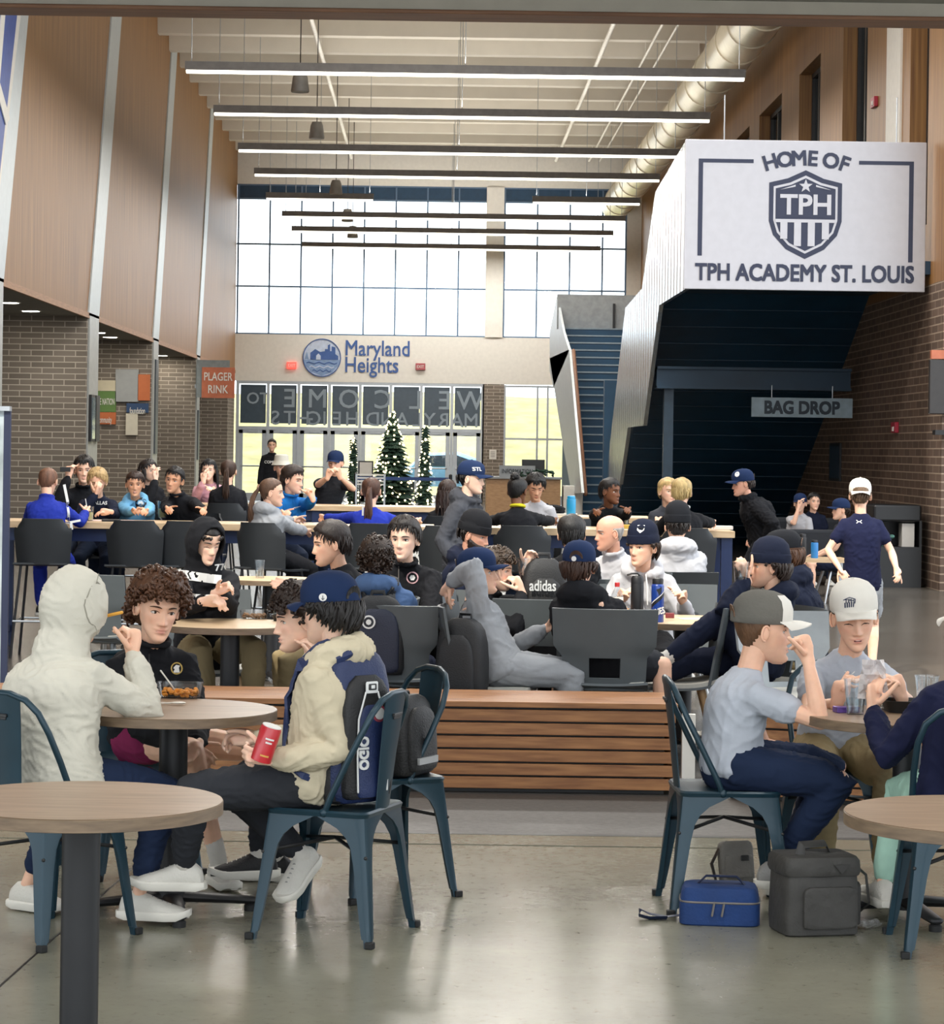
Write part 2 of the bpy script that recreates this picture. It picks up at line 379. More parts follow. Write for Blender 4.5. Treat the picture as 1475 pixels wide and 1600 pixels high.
# outside: lawn and grassy bank
grs = mat('dry_grass', '9A9466', .95, var=.25, scale=1.3, bump=.6, bscale=4)
hm = MB(); g = []
for j, (y, z) in enumerate([(YB+.5, -.1), (92, -.1), (97, .6), (104, 2.9), (110, 4.0), (150, 4.3)]):
    g.append([Vector((-40+i*4, y, z+.12*math.sin(i*1.7+j))) for i in range(22)])
hm.loft(g, closed=False, cap=False)
o = hm.build('grass_bank', grs, smooth=True); struct(o)
# right wall: brick below, timber above with deep windows
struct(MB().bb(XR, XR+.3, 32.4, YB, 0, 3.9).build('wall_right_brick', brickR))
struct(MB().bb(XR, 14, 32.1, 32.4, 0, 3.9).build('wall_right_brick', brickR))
struct(MB().bb(XR, 14, 32.1, 32.4, 3.9, 12).build('wall_right', panelwood))
WZ0, WZ1 = 4.7, 8.4
wins = [(33.3, 34.6), (38.1, 40.4), (42.8, 45.3), (47.6, 50.9), (52.5, 55.0), (57.6, 60.4), (63, 66)]
edges = [32.4]+[e for w in wins for e in w]+[YB]
rw = MB()
for i in range(0, len(edges), 2): rw.bb(XR, XR+.45, edges[i], edges[i+1], WZ0, 11.8 if i else 11.8)
struct(rw.build('wall_right', panelwood))
rw = MB()
for i, (y0, y1) in enumerate(wins): rw.bb(XR, XR+.45, y0, y1, WZ1 if i > 1 else 11.0, 11.8)
struct(rw.build('wall_right', panelwood))
struct(MB().bb(XR, XR+.45, 32.4, YB, 3.9, WZ0).build('wall_right', panelwood))
darkfr = mat('dark_window_frame', '2E2C2B', .4, .3)
glassd = glass('dim_window_glass', (.75, .8, .82), .25)
for i, (y0, y1) in enumerate(wins):
    z1 = WZ1 if i > 1 else 11.0
    f = MB(); n = 3 if y1-y0 > 2 else 1
    for k in range(n+1):
        y = y0+.04+(y1-y0-.08)*k/n; f.bb(XR+.22, XR+.34, y-.04, y+.04, WZ0, z1)
    for z in (WZ0+.04, z1-.04): f.bb(XR+.22, XR+.34, y0, y1, z-.04, z+.04)
    o = struct(f.build('window_%d' % (i+5), darkfr)); MB().bb(XR+.27, XR+.28, y0, y1, WZ0, z1).build('pane', glassd, o)
struct(MB().bb(XR-.03, XR+.02, 35.2, 36.3, WZ0, 11.8).build('trim_column', white))
struct(MB().bb(9.0, 9.2, 32.4, YB, 3.9, 12).build('wall_office', mat('office_wall', '8E8C86', .8)))
struct(MB().bb(XR+.3, 9.2, 32.4, YB, 3.8, 3.9).build('floor_office', mat('office_floor', '55524C', .8)))
# stair enclosure: navy underside, navy back wall, column, beam
XS = 3.2
und = MB(); und.prism([(XS+.07, 37.6, 4.05), (XR, 37.6, 4.05), (XR, 47.4, 0), (XS+.07, 47.4, 0)], (0, .25, .1))
struct(und.build('wall_stair_underside', navyp))
struct(MB().bb(XS+.07, XR, 33.0, 37.65, 4.03, 4.2).build('ceiling_stair', navyd))
struct(MB().bb(3.12, XR, 47.4, 47.7, 0, 3.0).build('wall_stair_back', navyp))
seams = MB()
for i in range(1, 18):
    z = 4.05-i*.23; y = 37.6+(4.05-z)*2.42
    seams.box(((XS+XR)/2+.05, y-.012, z), (XR-XS-.1, .01, .012))
struct(seams.build('trim_seams', navyd))
beam = MB(); beam.bb(XS+.1, 6.2, 38.3, 38.6, 2.66, 2.95); beam.bb(XS+.1, 6.2, 38.2, 38.7, 2.93, 2.97); beam.bb(XS+.1, 6.2, 38.2, 38.7, 2.64, 2.68)
struct(beam.build('trim_beam', navyd))
struct(MB().bb(3.42, 3.56, 38.35, 38.55, 0, 2.66).build('trim_post', mat('blue_grey_post', '22394A', .5)))
# metal stair cladding (side face at X = XS)
def metal_cladding():
    m = mat('polished_corrugated_metal', 'C8D0D4', .22, .9, var=.06)
    N = m.node_tree.nodes; L = m.node_tree.links; b = N['Principled BSDF']
    tc = [n for n in N if n.type == 'TEX_COORD'][0]; wv = N.new('ShaderNodeTexWave'); wv.inputs['Scale'].default_value = .7; wv.bands_direction = 'Y'
    wv.inputs['Distortion'].default_value = .4; L.new(tc.outputs['Object'], wv.inputs[0])
    bp = N.new('ShaderNodeBump'); bp.inputs['Strength'].default_value = .5; bp.inputs['Distance'].default_value = .03
    L.new(wv.outputs[0], bp.inputs['Height']); L.new(bp.outputs[0], b.inputs['Normal']); return m
mc = metal_cladding()
pts = [(1024, 300), (1070, 222), (1070, 452), (1030, 477), (1005, 665), (981, 668), (968, 757), (946, 754), (977, 481), (1003, 451)]
q = MB(); q.prism([onX(x, y, XS) for x, y in pts], (.06, 0, 0)); struct(q.build('wall_stair_cladding', mc))
# rear stair flight with nosings and pale balustrade
st = MB(); ns = MB()
for i in range(26):
    st.bb(2.86, 4.6, 50+i*.28, 57.6, i*.17, (i+1)*.17); ns.bb(2.86, 4.6, 50+i*.28-.02, 50+i*.28+.0, (i+1)*.17-.03, (i+1)*.17)
struct(st.build('floor_stair', navyp)); struct(ns.build('trim_nosing', mat('stair_nosing', '8A98A0', .4, .3)))
struct(MB().bb(2.7, 5.0, 57.6, 57.75, 4.42, 5.2).build('wall_landing_guard', mat('pale_grey_panel', '9B9FA0', .5)))
struct(MB().bb(3.95, 4.0, 57.5, 57.6, 4.42, 5.0).build('trim_4', black))
for pp in ([(873, 464), (884, 520), (893, 548), (868, 606), (862, 580), (862, 520)], [(862, 560), (893, 546), (913, 770), (897, 772), (884, 700)]):
    q = MB(); q.prism([onX(x, y, 2.78) for x, y in pp], (-.05, 0, 0)); struct(q.build('wall_balustrade', mat('pale_perforated_metal', 'B7BDBF', .4, .3, var=.06)))
struct(MB().tube([onX(896, 548, 2.82), onX(915, 772, 2.82)], .04).build('trim_handrail', mat('handrail_wood', '7A5238', .5)))
# ================================================================ HALL FIXTURES
lampc = emissive('lit_diffuser', (1, .95, .82), 3.0)
lampw = mat('fixture_grey', '6E6A66', .5, .3)
ORD = ['nearest', 'second nearest', 'third nearest', 'fourth nearest', 'fifth nearest', 'sixth nearest', 'seventh nearest', 'farthest']
for i, (y, gap) in enumerate(LINEAR):
    t = thing('linear_light', (.4, y, 7.78), '%s of the long thin pendant lights crossing the hall under the joists' % ORD[i], 'light', 'linear pendant lights')
    spans = [(-4.15, 4.95)] if not gap else [(-4.25, -1.6), (2.3, 4.95)]
    for xa, xb in spans:
        MB().bb(xa, xb, y-.06, y+.06, 7.78, 7.92).build('housing', lampw, t)
        MB().bb(xa+.02, xb-.02, y-.055, y+.055, 7.735, 7.785).build('diffuser', lampc, t)
        for x in (xa+.1, (xa+xb)/2, xb-.1): MB().tube([(x, y, 7.9), (x, y, 11.74)], .008, 5).build('suspension_wire', alu, t)
spk = mat('grey_speaker_shell', '8C8A86', .5)
for i, (px, py, Y) in enumerate([(469, 128, 44.5), (495, 203, 52), (525, 292, 62), (543, 336, 69), (551, 362, 74)]):
    p = at(px, py, Y)
    t = thing('pendant_speaker', p, '%s of the bell shaped grey pendant speakers hanging from the ceiling' % ORD[i], 'speaker', 'pendant speakers')
    MB().lathe([(.02, .17), (.1, .16), (.13, .08), (.16, -.16), (.15, -.18), (.02, -.17)], p, 20).build('speaker_shell', spk, t, True)
    MB().tube([p+Vector((0, 0, .16)), Vector((p.x, p.y, 11.7))], .01, 5).build('cable', black, t)
pw = mat('white_pipe_paint', 'E4E1D8', .45)
def pipe(x, y0, y1, r, label, z=10.62):
    q = MB(); q.tube([(x, y0, z), (x, y1, z)], r, 10, round_=False)
    for y in np.arange(y0+2, y1, 4.92): q.tube([(x, y, z), (x, y, 10.95)], .012, 5, round_=False)
    tag(q.build('sprinkler_pipe', pw, None, True), label, 'pipe', 'ceiling sprinkler pipes')
pipe(-2.72, 46, 79, .05, 'white ceiling pipe running lengthwise left of the pendant speakers')
pipe(3.6, 46, 79, .05, 'white ceiling pipe running lengthwise, farthest from the round duct on the right')
pipe(4.62, 46, 79, .03, 'thin white ceiling pipe next but one to the round duct')
pipe(4.95, 46, 79, .025, 'thin white ceiling pipe closest to the round duct')
dk = mat('galvanised_duct', 'CFC5AE', .35, .45, var=.06)
t = thing('round_duct', (5.5, 60, 9.3), 'big round cream spiral air duct along the upper right wall', 'duct')
MB().tube([(5.5, 40, 9.3), (5.5, 79.6, 9.3)], .44, 28, round_=False).build('duct_body', dk, t, True)
for y in np.arange(41.5, 79, 1.9):
    MB().lathe([(.43, -.05), (.465, -.05), (.465, .05), (.43, .05)], (5.5, y, 9.3), 28, axis=(0, 1, 0), cap=False).build('duct_collar', dk, t, True)
for y in np.arange(44, 79, 3.8):
    MB().bb(5.95, 5.98, y, y+.05, 9.2, 11.7).build('hanger_strap', pw, t)
t = None
# downlights in alcove
for px, py, lab in [(15, 472, 'leftmost glowing round downlight in the alcove soffit'), (48, 485, 'glowing downlight second from left in the alcove soffit'), (153, 519, 'small downlight just right of the first brick pier'), (172, 526, 'downlight over the coloured display boards'), (252, 555, 'small downlight just right of the second brick pier')]:
    p = onZ(px, py, 4.0); t = thing('downlight', p, lab, 'light', 'alcove downlights')
    MB().lathe([(.19, 0), (.19, -.012), (.15, -.015)], p, 20).build('trim_ring', white, t)
    area('downlight_lamp', p-Vector((0, 0, .03)), .28, .28, 14, (1, .93, .8))
    MB().lathe([(.15, -.005), (.15, -.02)], p, 20).build('lens', emissive('downlight_lens', (1, .93, .8), 12), t)
# logo and exit signs on the back wall
blue = mat('city_blue', '3C5C97', .5); blue2 = mat('city_light_blue', '7F9AC0', .5); blue3 = mat('city_pale_blue', 'B9C6DA', .5)
c = at(503, 559, YB); t = thing('wall_logo', (c.x, YB, c.z-.6), 'round blue city logo with skyline and waves on the white back wall', 'logo')
MB().lathe([(.60, 0), (.60, .02), (.57, .02), (.57, 0)], (c.x, YB-.02, c.z), 40, axis=(0, -1, 0), cap=False).build('ring', blue, t)
MB().lathe([(.57, 0), (.57, .012)], (c.x, YB-.012, c.z), 40, axis=(0, -1, 0)).build('disc', blue3, t)
def lg(poly, m, nm, dy=.03): MB().prism([(c.x+x*.6, YB-dy, c.z+z*.6) for x, z in poly], (0, .012, 0)).build(nm, m, t)
lg([(-.93, -.1), (.93, -.1), (.9, -.35), (.55, -.75), (0, -.94), (-.55, -.75), (-.9, -.35)], blue2, 'water')
for k in range(3):
    z = -.25-.2*k; xx = [(-.8+.16*k)+i*(1.6-.32*k)/12 for i in range(13)]
    lg([(x, z+.05*math.sin(i*1.6)) for i, x in enumerate(xx)]+[(x, z-.06+.05*math.sin(i*1.6)) for i, x in list(enumerate(xx))[::-1]], blue3 if k % 2 else blue, 'wave', .04)
lg([(.15, -.1), (.15, .45), (.3, .45), (.3, .65), (.42, .72), (.42, .35), (.5, .35), (.5, .6), (.7, .55), (.7, .2), (.85, .1), (.85, -.1)], blue, 'skyline', .035)
lg([(-.6, -.1), (-.6, .25), (-.35, .45), (-.1, .3), (.2, .35), (.2, -.1)], blue, 'trees', .04)
lg([(-.3, -.1), (-.3, .1), (-.18, .22), (-.06, .1), (-.06, -.1)], blue3, 'house', .046)
lg([(-.9, -.08), (-.78, .3), (-.68, -.08)], blue2, 'sail', .04)
p = at(540, 549, YB); q = put_text('Maryland', (0, 0, 0), .68, blue, None, width=2.0); q.location = at(590, 548, YB)-Vector((0, .02, 0)); tag(q, 'blue word Maryland in large letters beside the round logo', 'lettering')
q = put_text('Heights', (0, 0, 0), .68, blue, None, width=1.66); q.location = at(581, 574, YB)-Vector((0, .02, 0)); tag(q, 'blue word Heights in large letters below the word Maryland', 'lettering')
redl = emissive('exit_sign_red', (1, .08, .06), 1.2); redp = mat('exit_sign_pale', 'B0565C', .5)
for px, py, m, lab in [(456, 571, redl, 'glowing red exit sign left of the round logo'), (657, 573, redp, 'dull pink exit sign right of the word Heights')]:
    p = at(px, py, YB); t = thing('exit_sign', p-Vector((0, 0, .1)), lab, 'sign')
    MB().box(p-Vector((0, .05, 0)), (.3, .08, .21)).build('sign_box', m, t, bevel=.01); put_text('EXIT', p-Vector((0, .095, 0)), .13, white, t, width=.22)
p = at(770, 710, YB); t = thing('wall_notice', p-Vector((0, 0, .2)), 'white paper notice on the brick beside the entrance doors', 'notice')
MB().box(p-Vector((0, .01, 0)), (.22, .015, .3)).build('sheet', white, t)
for k in range(4): MB().box(p+Vector((0, -.02, .08-.05*k)), (.14, .005, .012)).build('text_line', lampw, t)
# big hanging sign
sgw = mat('sign_white', 'BFBFC5', .55, var=.03); sgn = mat('sign_navy', '1C2440', .5, var=.05)
YS = 33.0
c = at(1258, 337, YS); A_ = at(1070, 218, YS); B_ = at(1447, 224, YS); C_ = at(1068, 452, YS); WS = (B_-A_).length; HS = (A_-C_).length
t = thing('academy_sign', (c.x, YS, c.z-HS/2), 'large white academy sign with navy shield hanging at upper right', 'sign')
ks = WS/378.0
def sg(px, py, d=.03): return Vector((c.x+(px-1258)*ks, YS-d, c.z+(337-py)*ks))
tilt = Matrix.Rotation(-.002, 3, 'Y')
MB().box((c.x, YS+.02, c.z), (WS, .06, HS)).build('sign_panel', sgw, t, bevel=.01)
def sgpoly(pts, m, nm, d=.014, ext=.012): MB().prism([sg(x, y, d) for x, y in pts], (0, ext, 0)).build(nm, m, t)
for pts in ([(1090, 250), (1176, 250), (1176, 256), (1097, 256), (1097, 402), (1090, 402)], [(1341, 250), (1427, 250), (1427, 408), (1420, 408), (1420, 256), (1341, 256)]):
    sgpoly(pts, sgn, 'border')
put_text('TPH ACADEMY ST. LOUIS', sg(1258, 427, .018), .3, sgn, t, width=343*ks, bold=.035)
txt = 'HOME OF'; pos = [1202, 1225, 1247, 1269, 0, 1297, 1319]
for ch, px in zip(txt, pos):
    if ch == ' ': continue
    th = (1258-px)/170.0*.9; py = 247+((px-1258)/60)**2*8
    put_text(ch, sg(px, py, .018), .27, sgn, t, right=(math.cos(th), 0, math.sin(th)), up=(-math.sin(th), 0, math.cos(th)), bold=.035)
def shield(s, d, m, nm, ymin=None):
    P = [(0, -70), (28, -57), (57, -50), (57, 10), (50, 32), (30, 54), (0, 69), (-30, 54), (-50, 32), (-57, 10), (-57, -50), (-28, -57)]
    sgpoly([(1258+x*s, 336+y*s) for x, y in P], m, nm, d)
shield(1, .016, sgn, 'shield'); shield(.88, .02, sgw, 'shield_inset'); shield(.82, .024, sgn, 'shield_field')
sgpoly([(1211, 343), (1305, 343), (1305, 348), (1211, 348)], sgw, 'shield_bar', .03)
for x in (1219, 1240.5, 1262, 1284):
    yb = 385 if abs(x+6-1258) < 30 else 374
    sgpoly([(x, 348), (x+11, 348), (x+11, yb), (x, yb)], sgw, 'shield_stripe', .03)
sgpoly([(1212, 302), (1304, 302), (1304, 340), (1212, 340)], sgn, 'shield_band', .028)
put_text('TPH', sg(1258, 320, .034), .36, sgw, t, width=80*ks, bold=.03)
star = [(1258+(11 if k % 2 == 0 else 4.5)*math.sin(k*PI/5), 291-(11 if k % 2 == 0 else 4.5)*math.cos(k*PI/5)) for k in range(10)]
sgpoly(star, sgw, 'star', .03)
for s_ in (-1, 1): sgpoly([(1258+s_*16, 289), (1258+s_*40, 297), (1258+s_*16, 292)], sgw, 'ray', .03)
for x in (1130, 1400): MB().tube([sg(x, 220, -.03), sg(x, 150, -.03)], .01, 5).build('hanger', alu, t)
# bag drop sign
c2 = at(1253, 637, 38.0); t = thing('bag_drop_sign', c2-Vector((0, 0, .15)), 'pale hanging sign reading BAG DROP under the navy stair', 'sign')
bgm = mat('sign_pale_blue', '9FB3BC', .5); MB().box(c2, (1.5, .04, .29)).build('sign_panel', bgm, t, bevel=.004)
put_text('BAG DROP', c2-Vector((0, .026, 0)), .26, mat('sign_text_navy', '1B2B38', .5), t, width=1.12, bold=.05)
for x in (-.45, .45): MB().tube([c2+Vector((x, 0, .14)), c2+Vector((x, 0, .32))], .008, 5).build('hanger', alu, t)
# plager rink sign
c3 = at(340, 598, 66.9); t = thing('rink_sign', c3-Vector((0, 0, .4)), 'orange PLAGER RINK blade sign on the far brick pier', 'sign')
MB().box(c3+Vector((-.12, .02, .1)), (.86, .03, .98)).build('backing_panel', mat('sign_grey', '7C8486', .5), t); orn = mat('sign_orange', 'B9694A', .5)
MB().box(c3+Vector((.02, -.02, 0)), (.86, .03, .8)).build('orange_panel', orn, t)
put_text('PLAGER', c3+Vector((.02, -.045, .16)), .3, white, t, width=.74); put_text('RINK', c3+Vector((.02, -.045, -.17)), .3, white, t, width=.52)
MB().box(c3+Vector((-.5, .06, -.1)), (.2, .06, .1)).build('bracket', alu, t)
# coloured display boards on pier two front face
yb = 56.55
def board(x0, y0, x1, y1, col, lab, txt=None):
    a, b = at(x0, y0, yb), at(x1, y1, yb); t = thing('display_board', ((a.x+b.x)/2, yb, b.z), lab, 'board', 'coloured display boards')
    MB().bb(a.x, b.x, yb-.04, yb+.04, b.z, a.z).build('board_face', mat('board_'+col, col, .6, var=.04), t)
    if txt: put_text(txt[0], ((a.x+b.x)/2, yb-.05, (a.z+b.z)/2+txt[2]), .2, white, t, width=txt[1])
board(148, 594, 181, 611, 'C9BFA4', 'cream rectangular board at the top of the green and orange stack')
board(148, 611, 181, 644, '5F7F42', 'green board with white lettering on the brick pier', ('THE NATION', .42, 0))
board(148, 644, 181, 663, 'C06A3C', 'orange board directly below the green board', ('community', .3, -.06))
board(181, 577, 216, 628, '9A9C9B', 'large plain grey board on the brick pier')
board(216, 585, 234, 626, 'C06A3C', 'orange board right of the large grey board')
board(198, 630, 232, 645, '2A4468', 'navy board under the grey board', ('foundation', .34, -.06))
board(197, 646, 215, 680, 'CFC8B6', 'narrow cream board hanging lowest on the brick pier')
# pier monitor + banner stand + left banner
a, b = onX(132.5, 624, XL+.06), onX(148, 690, XL+.06)
t = thing('pier_display_case', (XL+.06, (a.y+b.y)/2, b.z), 'dark framed glass case on the side of the first brick pier', 'display case')
MB().bb(XL+.04, XL+.09, 46.2, 46.7, b.z, a.z+.1).build('case', black, t); MB().bb(XL+.04, XL+.09, 46.85, 47.35, b.z, a.z+.1).build('case', black, t)
MB().bb(XL+.09, XL+.1, 46.25, 46.65, b.z+.05, a.z+.05).build('glass_front', mat('mirror_glass', '8FA0A6', .1, .8), t)
for px, y0, wd, hh, lab in [(238, 57.0, .5, 2.1, 'tall narrow dark lettered panel on the second brick pier'), (304, 67.3, .4, 1.3, 'dark narrow panel on the third brick pier')]:
    a = onX(px, 560 if px < 300 else 640, XL+.05); a.y = 57.2 if px < 300 else 67.45; t = thing('pier_plaque', (XL+.05, a.y, a.z-hh), lab, 'plaque')
    MB().bb(XL+.03, XL+.07, a.y-wd/2, a.y+wd/2, a.z-hh, a.z).build('plaque_face', mat('plaque_grey', '4A5054', .4, .3), t)
p = at(2, 642, 16.5); t = thing('banner_stand', (p.x-.3, 16.5, 0), 'black and white retractable banner stand at left edge', 'banner stand')
bk = at(14, 642, 16.5).x
MB().bb(bk-.85, bk, 16.5, 16.52, .1, p.z).build('banner_sheet', mat('banner_print', 'A9B4B8', .5, var=.5, scale=3), t)
MB().bb(bk-.03, bk+.012, 16.49, 16.53, .1, p.z).build('banner_edge', sgn, t); MB().bb(bk-.87, bk+.01, 16.47, 16.55, p.z, p.z+.03).build('top_rail', alu, t)
MB().bb(bk-.9, bk+.02, 16.38, 16.65, 0, .1).build('base', black, t, bevel=.01)
for k, z in enumerate((1.75, 1.2, 1.05, .85)): MB().bb(bk-.3, bk-.06, 16.488, 16.5, z, z+.06).build('printed_bar', black if k else white, t)
t = thing('wall_banner', (XL+.06, 36, 5), 'blue and white banner on the timber wall at upper left edge', 'banner')
def bn(pts, m, nm, d): q = MB(); q.prism([onX(x, y, XL+d) for x, y in pts], (.015, 0, 0)); q.build(nm, m, t)
bn([(33, 8), (-90, 8), (-90, 420), (-5, 320)], white, 'border', .05); bn([(27, 8), (-60, 8), (-60, 380), (-6, 310)], mat('banner_blue', '2C4A94', .5), 'field', .07)
bn([(8, 8), (2, 8), (-25, 330), (-18, 330)], white, 'stripe', .09); bn([(-12, 120), (-4, 120), (14, 185), (8, 195)], white, 'stripe', .09)
# right side wall fittings
redd = mat('fire_alarm_red', 'A01E34', .4)
for px, py, lab in [(1366, 160, 'red fire alarm on the timber wall above the academy sign'), (1398, 668, 'red fire alarm with white strobe on the right brick wall')]:
    p = onX(px, py, XR-.03); t = thing('fire_alarm', p-Vector((0, 0, .07)), lab, 'alarm')
    MB().box(p, (.06, .3, .15)).build('alarm_body', redd, t, bevel=.01); MB().box(p+Vector((-.035, -.05, -.02)), (.02, .08, .06)).build('strobe', white, t)
p = onX(1305, 722, XR-.02); t = thing('wall_panel', p-Vector((0, 0, .25)), 'dark narrow vent panel on the right brick wall', 'panel')
MB().box(p, (.04, .95, .52)).build('panel_face', navyd, t, bevel=.01); MB().box(p, (.03, 1.05, .6)).build('panel_frame', black, t)
p = at(1470, 602, 32.0); t = thing('menu_screen', p-Vector((0, 0, .4)), 'dark wall board with faint lettering at right edge', 'screen')
MB().bb(p.x-.14, p.x+1.4, 32.0, 32.09, p.z-.36, p.z+.32).build('screen_face', mat('screen_dark', '2C2826', .4), t, bevel=.01)
MB().bb(p.x-.12, p.x+1.4, 32.0, 32.09, p.z+.33, p.z+.44).build('top_trim', orn, t)
put_text('HOME', (p.x+.3, 31.99, p.z+.12), .16, lampw, t); put_text('GUEST', (p.x+.3, 31.99, p.z-.16), .16, lampw, t)
MB().bb(p.x-.08, p.x+1.2, 31.9, 32.09, p.z-.62, p.z-.56).build('ledge', black, t)
# ================================================================ FURNITURE
teal = mat('teal_painted_metal', '15323F', .42, .25, var=.12, scale=6, coat=.08); tealk = mat('rubber_foot_black', '121314', .7)
tablew = wood('table_top_laminate', '806952', '9A836C', (1.2, 9, 9), .32, 4, .0)
tedge = wood('table_edge_laminate', '5E4E3E', '77644F', (3, 3, 22), .5, 4, .0)
tlight = wood('light_maple_top', 'B99C78', 'CFB592', (1.2, 9, 9), .35, 4, .0)
poleb = mat('table_pole_black', '1C1D20', .5, .2); shellg = mat('grey_chair_shell', '4B5154', .55, var=.05); shellk = mat('black_stool_shell', '1E2226', .5, var=.06)
chrome = mat('brushed_steel_leg', '9CA0A3', .3, .85); ashw = wood('ash_wood_leg', 'B08C62', 'CBAA80', (6, 6, .8), .5); seatpad = mat('pale_seat_pad', 'A7A59D', .8, bump=.2)
navyleg = mat('navy_table_leg', '1B2C52', .45, .2)
def tolix(loc, a, label):
    t = thing('metal_chair', (loc[0], loc[1], 0), label, 'chair', None, math.radians(a)); B = lambda mb, nm, m, sm=True, bv=0: link(mb.mesh(nm, m, sm), nm, None, bv, 40 if sm else None)
    def put(mb, nm, m, sm=True, bv=0, par=t):
        o = B(mb, nm, m, sm, bv); o.parent = par; return o
    s_ = MB(); rings = []
    for z, h, c in [(.432, .176, .03), (.432, .186, .035), (.446, .190, .035), (.453, .184, .035), (.452, .170, .035), (.447, .15, .03)]:
        ring = []
        for cx, cy, a0 in ((1, 1, 0), (-1, 1, 90), (-1, -1, 180), (1, -1, 270)):
            for k in range(5): th = math.radians(a0+k*22.5); ring.append(Vector((cx*(h-c)+c*math.cos(th), cy*(h-c)+c*math.sin(th), z)))
        rings.append(ring)
    s_.loft(rings); put(s_, 'seat', teal)
    for ix in (-1, 1):
        for iy in (-1, 1):
            q = MB(); rings = []
            for z, w, th in [(.432, .178, .004), (.418, .150, .005), (.395, .105, .007), (.365, .074, .010), (.33, .058, .012), (.27, .050, .014), (.18, .044, .015), (.08, .037, .016), (.03, .032, .016), (.028, .026, .020), (.0, .024, .020)]:
                k = 1-z/.44; c = .181+.046*k; o = Vector((ix*c, iy*c, z)); r = min(.016, w*.4)
                P = [(0, -w), (0, -r), (-r*.3, -r*.3), (-r, 0), (-w, 0), (-w, -th), (-r-th*.5, -th), (-th-r*.2, -th-r*.2), (-th, -r-th*.5), (-th, -w)]
                P = [(0, -w), (0, -r), (-r*.3, -r*.3), (-r, 0), (-w, 0), (-w, -th), (-r-th*.5, -th), (-th, -r-th*.5), (-th, -w)]
                rings.append([o+Vector((ix*x, iy*y, 0)) for x, y in P])
            q.loft(rings); lg = put(q, 'leg', teal)
            f = MB(); f.box((ix*.222, iy*.222, .012), (.030, .030, .024)); fo = B(f, 'rubber_foot', tealk, False, .004); fo.parent = lg
    for p0, p1 in (((-.19, -.19), (.19, .19)), ((-.19, .19), (.19, -.19))):
        q = MB(); q.tube([(p0[0], p0[1], .30), (0, 0, .335), (p1[0], p1[1], .30)], .007, 6); put(q, 'cross_brace', black)
    q = MB(); P = [(-.178, .03, .44), (-.182, .055, .50), (-.186, .115, .62), (-.182, .165, .72), (-.160, .195, .79), (-.115, .212, .832), (-.05, .222, .85), (.05, .222, .85), (.115, .212, .832), (.160, .195, .79), (.182, .165, .72), (.186, .115, .62), (.182, .055, .50), (.178, .03, .44)]
    q.tube(P, .0115, 10); put(q, 'back_frame', teal)
    q = MB(); rings = []
    for y, z, w in [(.172, .44, .062), (.180, .52, .066), (.192, .64, .076), (.207, .76, .088), (.218, .845, .094)]:
        rings.append([Vector((x, y+dy+.012*(1-(x/w)**2), z)) for x, dy in [(-w, 0), (-w*.5, 0), (0, 0), (w*.5, 0), (w, 0), (w, .004), (w*.5, .004), (0, .004), (-w*.5, .004), (-w, .004)]])
    q.loft(rings); sp = put(q, 'backrest', teal)
    q = MB(); q.box((0, .226, .775), (.075, .010, .012)); q.box((0, .224, .77), (.06, .004, .02)); o = put(q, 'hand_slot', black, False, .003, sp)
    for x in (-1, 1): q = MB(); q.ell((x*.180, .03, .445), (.014, .016, .016)); put(q, 'frame_bolt', teal)
    return t
def round_table(c, r, h, label, top=tablew, edge=tedge, base='cross', group=None, pole=.052):
    c = Vector((c[0], c[1], 0)); t = thing('round_table', c, label, 'table', group)
    n = 64; MB().lathe([(r-.004, h-.002), (r-.002, h), (.001, h)], c, n, cap=False).build('table_top', top, t, True, angle=30)
    MB().lathe([(r*.98, h-.036), (r, h-.034), (r, h-.003), (r-.003, h-.001), (.01, h-.002)], c, n).build('top_edge', edge, t, True, angle=30)
    MB().lathe([(pole, .03), (pole, h-.036)], c, 24).build('pole', poleb, t, True)
    MB().lathe([(.12, h-.045), (.12, h-.036)], c, 24).build('mounting_plate', poleb, t, True)
    for k in range(4):
        a = PI/4+k*PI/2 if base == 'diag' else k*PI/2+.2; d = Vector((math.cos(a), math.sin(a), 0)); q = MB()
        q.tube([c+d*.02+Vector((0, 0, .06)), c+d*.30+Vector((0, 0, .038))], [(.038, .022), (.028, .014)], 10, ref=(0, 0, 1)); lg = q.build('base_foot', poleb, t, True)
        MB().lathe([(.024, 0), (.024, .02), (.012, .03)], c+d*.29, 14).build('glide', tealk, lg, True)
    return t
def grid_shell(fn, nu, nv, th, skip=None):
    """curved sheet from fn(u,v)->Vector with thickness and optional hole"""
    q = MB(); P = [[Vector(fn(i/(nu-1), j/(nv-1))) for j in range(nv)] for i in range(nu)]; N_ = [[None]*nv for _ in range(nu)]
    for i in range(nu):
        for j in range(nv):
            du = P[min(i+1, nu-1)][j]-P[max(i-1, 0)][j]; dv = P[i][min(j+1, nv-1)]-P[i][max(j-1, 0)]; N_[i][j] = du.cross(dv).normalized()
    v = [P[i][j]+N_[i][j]*th/2 for i in range(nu) for j in range(nv)]+[P[i][j]-N_[i][j]*th/2 for i in range(nu) for j in range(nv)]; K = nu*nv; cells = {(i, j) for i in range(nu-1) for j in range(nv-1) if not (skip and skip(i, j))}; f = []
    for i, j in cells:
        a, b, c, d = i*nv+j, i*nv+j+1, (i+1)*nv+j+1, (i+1)*nv+j; f += [(a, b, c, d), (K+a, K+d, K+c, K+b)]
        for (ni, nj), (p, r) in (((i, j-1), (d, a)), ((i, j+1), (b, c)), ((i-1, j), (a, b)), ((i+1, j), (c, d))):
            if (ni, nj) not in cells: f.append((p, K+p, K+r, r))
    return q.add(v, f)
